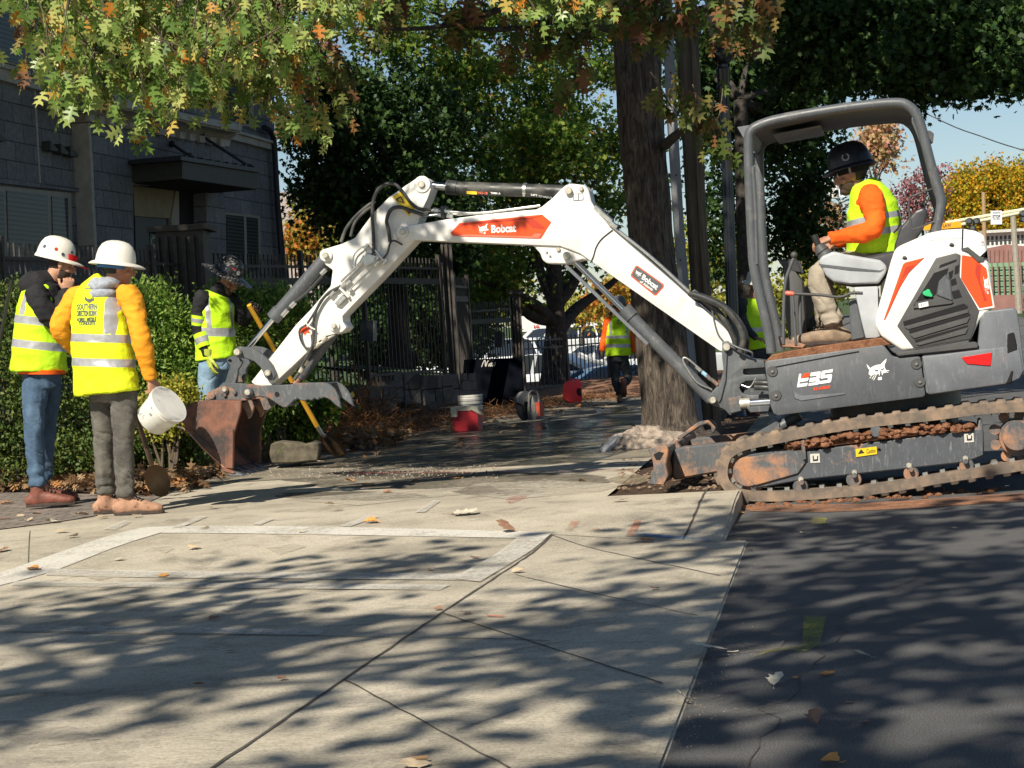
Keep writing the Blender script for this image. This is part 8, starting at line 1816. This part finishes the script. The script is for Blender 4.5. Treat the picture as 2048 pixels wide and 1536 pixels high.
sign('regulatory_sign', 'white sign reading crosswalk stop on red hanging from the signal arm', z9([(1037, 355), (1225, 350), (1232, 586), (1040, 592)]), 57.7, SW,
     [('CROSSWALK', z9([(1065, 378), (1205, 374), (1206, 396), (1066, 400)]), M['sticker_k']), ('STOP', z9([(1066, 428), (1200, 424), (1202, 468), (1067, 472)]), M['black_dec']), ('ON RED', z9([(1078, 484), (1190, 480), (1191, 500), (1079, 504)]), M['black_dec'])])
so_ = sign('street_sign', 'orange street name panel under the signal arm beside the canopy post', [(1846, 448), (1922, 443.5), (1923, 455), (1847, 461)], 57.6, SO, [('LAW', [(1886, 447.5), (1902, 446.5), (1902, 453.5), (1886, 454.5)], M['sticker_k'])])
bb_ = sign('billboard', 'white hoarding on a brown post seen past the operator\'s chest', [(1634, 366), (1690, 356), (1690, 394), (1634, 398)], 68, SW, [])
for k in range(3): bm = NB(); poly_prism(bm, [P(1655+k*8, 362-k, 67.9), P(1658+k*8, 362-k, 67.9), P(1660+k*8, 390, 67.9), P(1657+k*8, 390, 67.9)], Vector((0, .02, 0))); finish('board_stripe', bm, M['lgrey_dec'], bb_)
bm = NB(); loft(bm, [P(1655, 394, 68.1), P(1660, 600, 68.1)], [.11, .11], 8); finish('board_post', bm, simple('brown_post', (.16, .07, .06), .8), bb_)
bm = NB(); a, b = P(1970, 440, 72), P(1973, 640, 72); loft(bm, [a+Vector((0, 0, 1.0)), b], [.07, .09], 8); one('utility_pole', bm, simple('orange_brown_wood', (.34, .22, .12), .9), 'thin orange brown wooden pole left of the white building at far right', 'utility pole')
bm = NB(); loft(bm, [P(2026, 432, 66), P(2037, 600, 66), P(2039, 640, 66)], [.09, .11, .11], 8); one('utility_pole', bm, simple('grey_wood', (.30, .27, .22), .9), 'grey wooden pole in front of the white building and green fence', 'utility pole')
D8 = 84
wb = root('white_building', 'white building with rows of small paned windows at the far right', 'building', P(2030, 600, D8)); bm = NB(); poly_prism(bm, [P(1970, 466, D8), P(2140, 456, D8), P(2140, 505, D8), P(1970, 512, D8)], Vector((0, 8, 0))); finish('wall', bm, simple('white_clapboard', (.62, .62, .58), .7, var=.05), wb)
bm = NB(); poly_prism(bm, [P(1966, 461, D8-.4), P(2145, 451, D8-.4), P(2145, 457, D8-.4), P(1966, 466.5, D8-.4)], Vector((0, 9, 0))); finish('roof', bm, simple('pale_roof', (.50, .50, .46), .8), wb)
for k in range(9):
    x = 1974+k*8.6; 
    for j in range(2): bm = NB(); y = 473+j*9.5-k*.45; poly_prism(bm, [P(x, y, D8-.03), P(x+4.6, y-.2, D8-.03), P(x+4.6, y+7.3, D8-.03), P(x, y+7.5, D8-.03)], Vector((0, .04, 0))); finish('window', bm, M['blinds'], wb)
ms = root('brown_shed', 'reddish brown metal shed roof below the white building', 'shed', P(2020, 600, 80)); bm = NB(); MB_ = simple('reddish_brown_metal', (.26, .13, .11), .75, var=.15, sc=3)
poly_prism(bm, [P(1974, 499, 80), P(2012, 489, 80), P(2140, 500, 80), P(2140, 528, 80), P(1974, 528, 80)], Vector((0, 6, 0))); finish('wall', bm, MB_, ms)
for k in range(12): bm = NB(); x = 1980+k*9; poly_prism(bm, [P(x, 500, 79.97), P(x+.8, 500, 79.97), P(x+.8, 527, 79.97), P(x, 527, 79.97)], Vector((0, .04, 0))); finish('seam', bm, simple('dark_brown_seam', (.12, .07, .06), .8) if k == 0 else bpy.data.materials['dark_brown_seam'], ms)
gf = root('green_fence', 'pale green slatted fence with brown posts and a brown base at the far right', 'fence', P(2020, 618, 70)); bm = NB(); poly_prism(bm, [P(1968, 527, 70.2), P(2140, 521, 70.2), P(2140, 588, 70.2), P(1968, 592, 70.2)], Vector((0, .1, 0))); GF = simple('pale_green_paint', (.19, .34, .20), .8, var=.12, sc=3); finish('green_panel', bm, GF, gf)
for k in range(14): bm = NB(); x = 1972+k*11.5; loft(bm, [P(x, 524-k*.4, 70), P(x+2.5, 592-k*.3, 70)], [.026, .026], 6); finish('post', bm, bpy.data.materials['reddish_brown_metal'], gf)
for k in range(5): bm = NB(); y = 536+k*11; bar(bm, P(1968, y, 70.1), P(2140, y-5, 70.1), .03, .02); finish('slat_line', bm, bpy.data.materials['dark_brown_seam'], gf)
bm = NB(); poly_prism(bm, [P(1968, 591, 69.9), P(2140, 587, 69.9), P(2140, 640, 69.9), P(1968, 640, 69.9)], Vector((0, .2, 0))); finish('base_board', bm, bpy.data.materials['reddish_brown_metal'], gf)
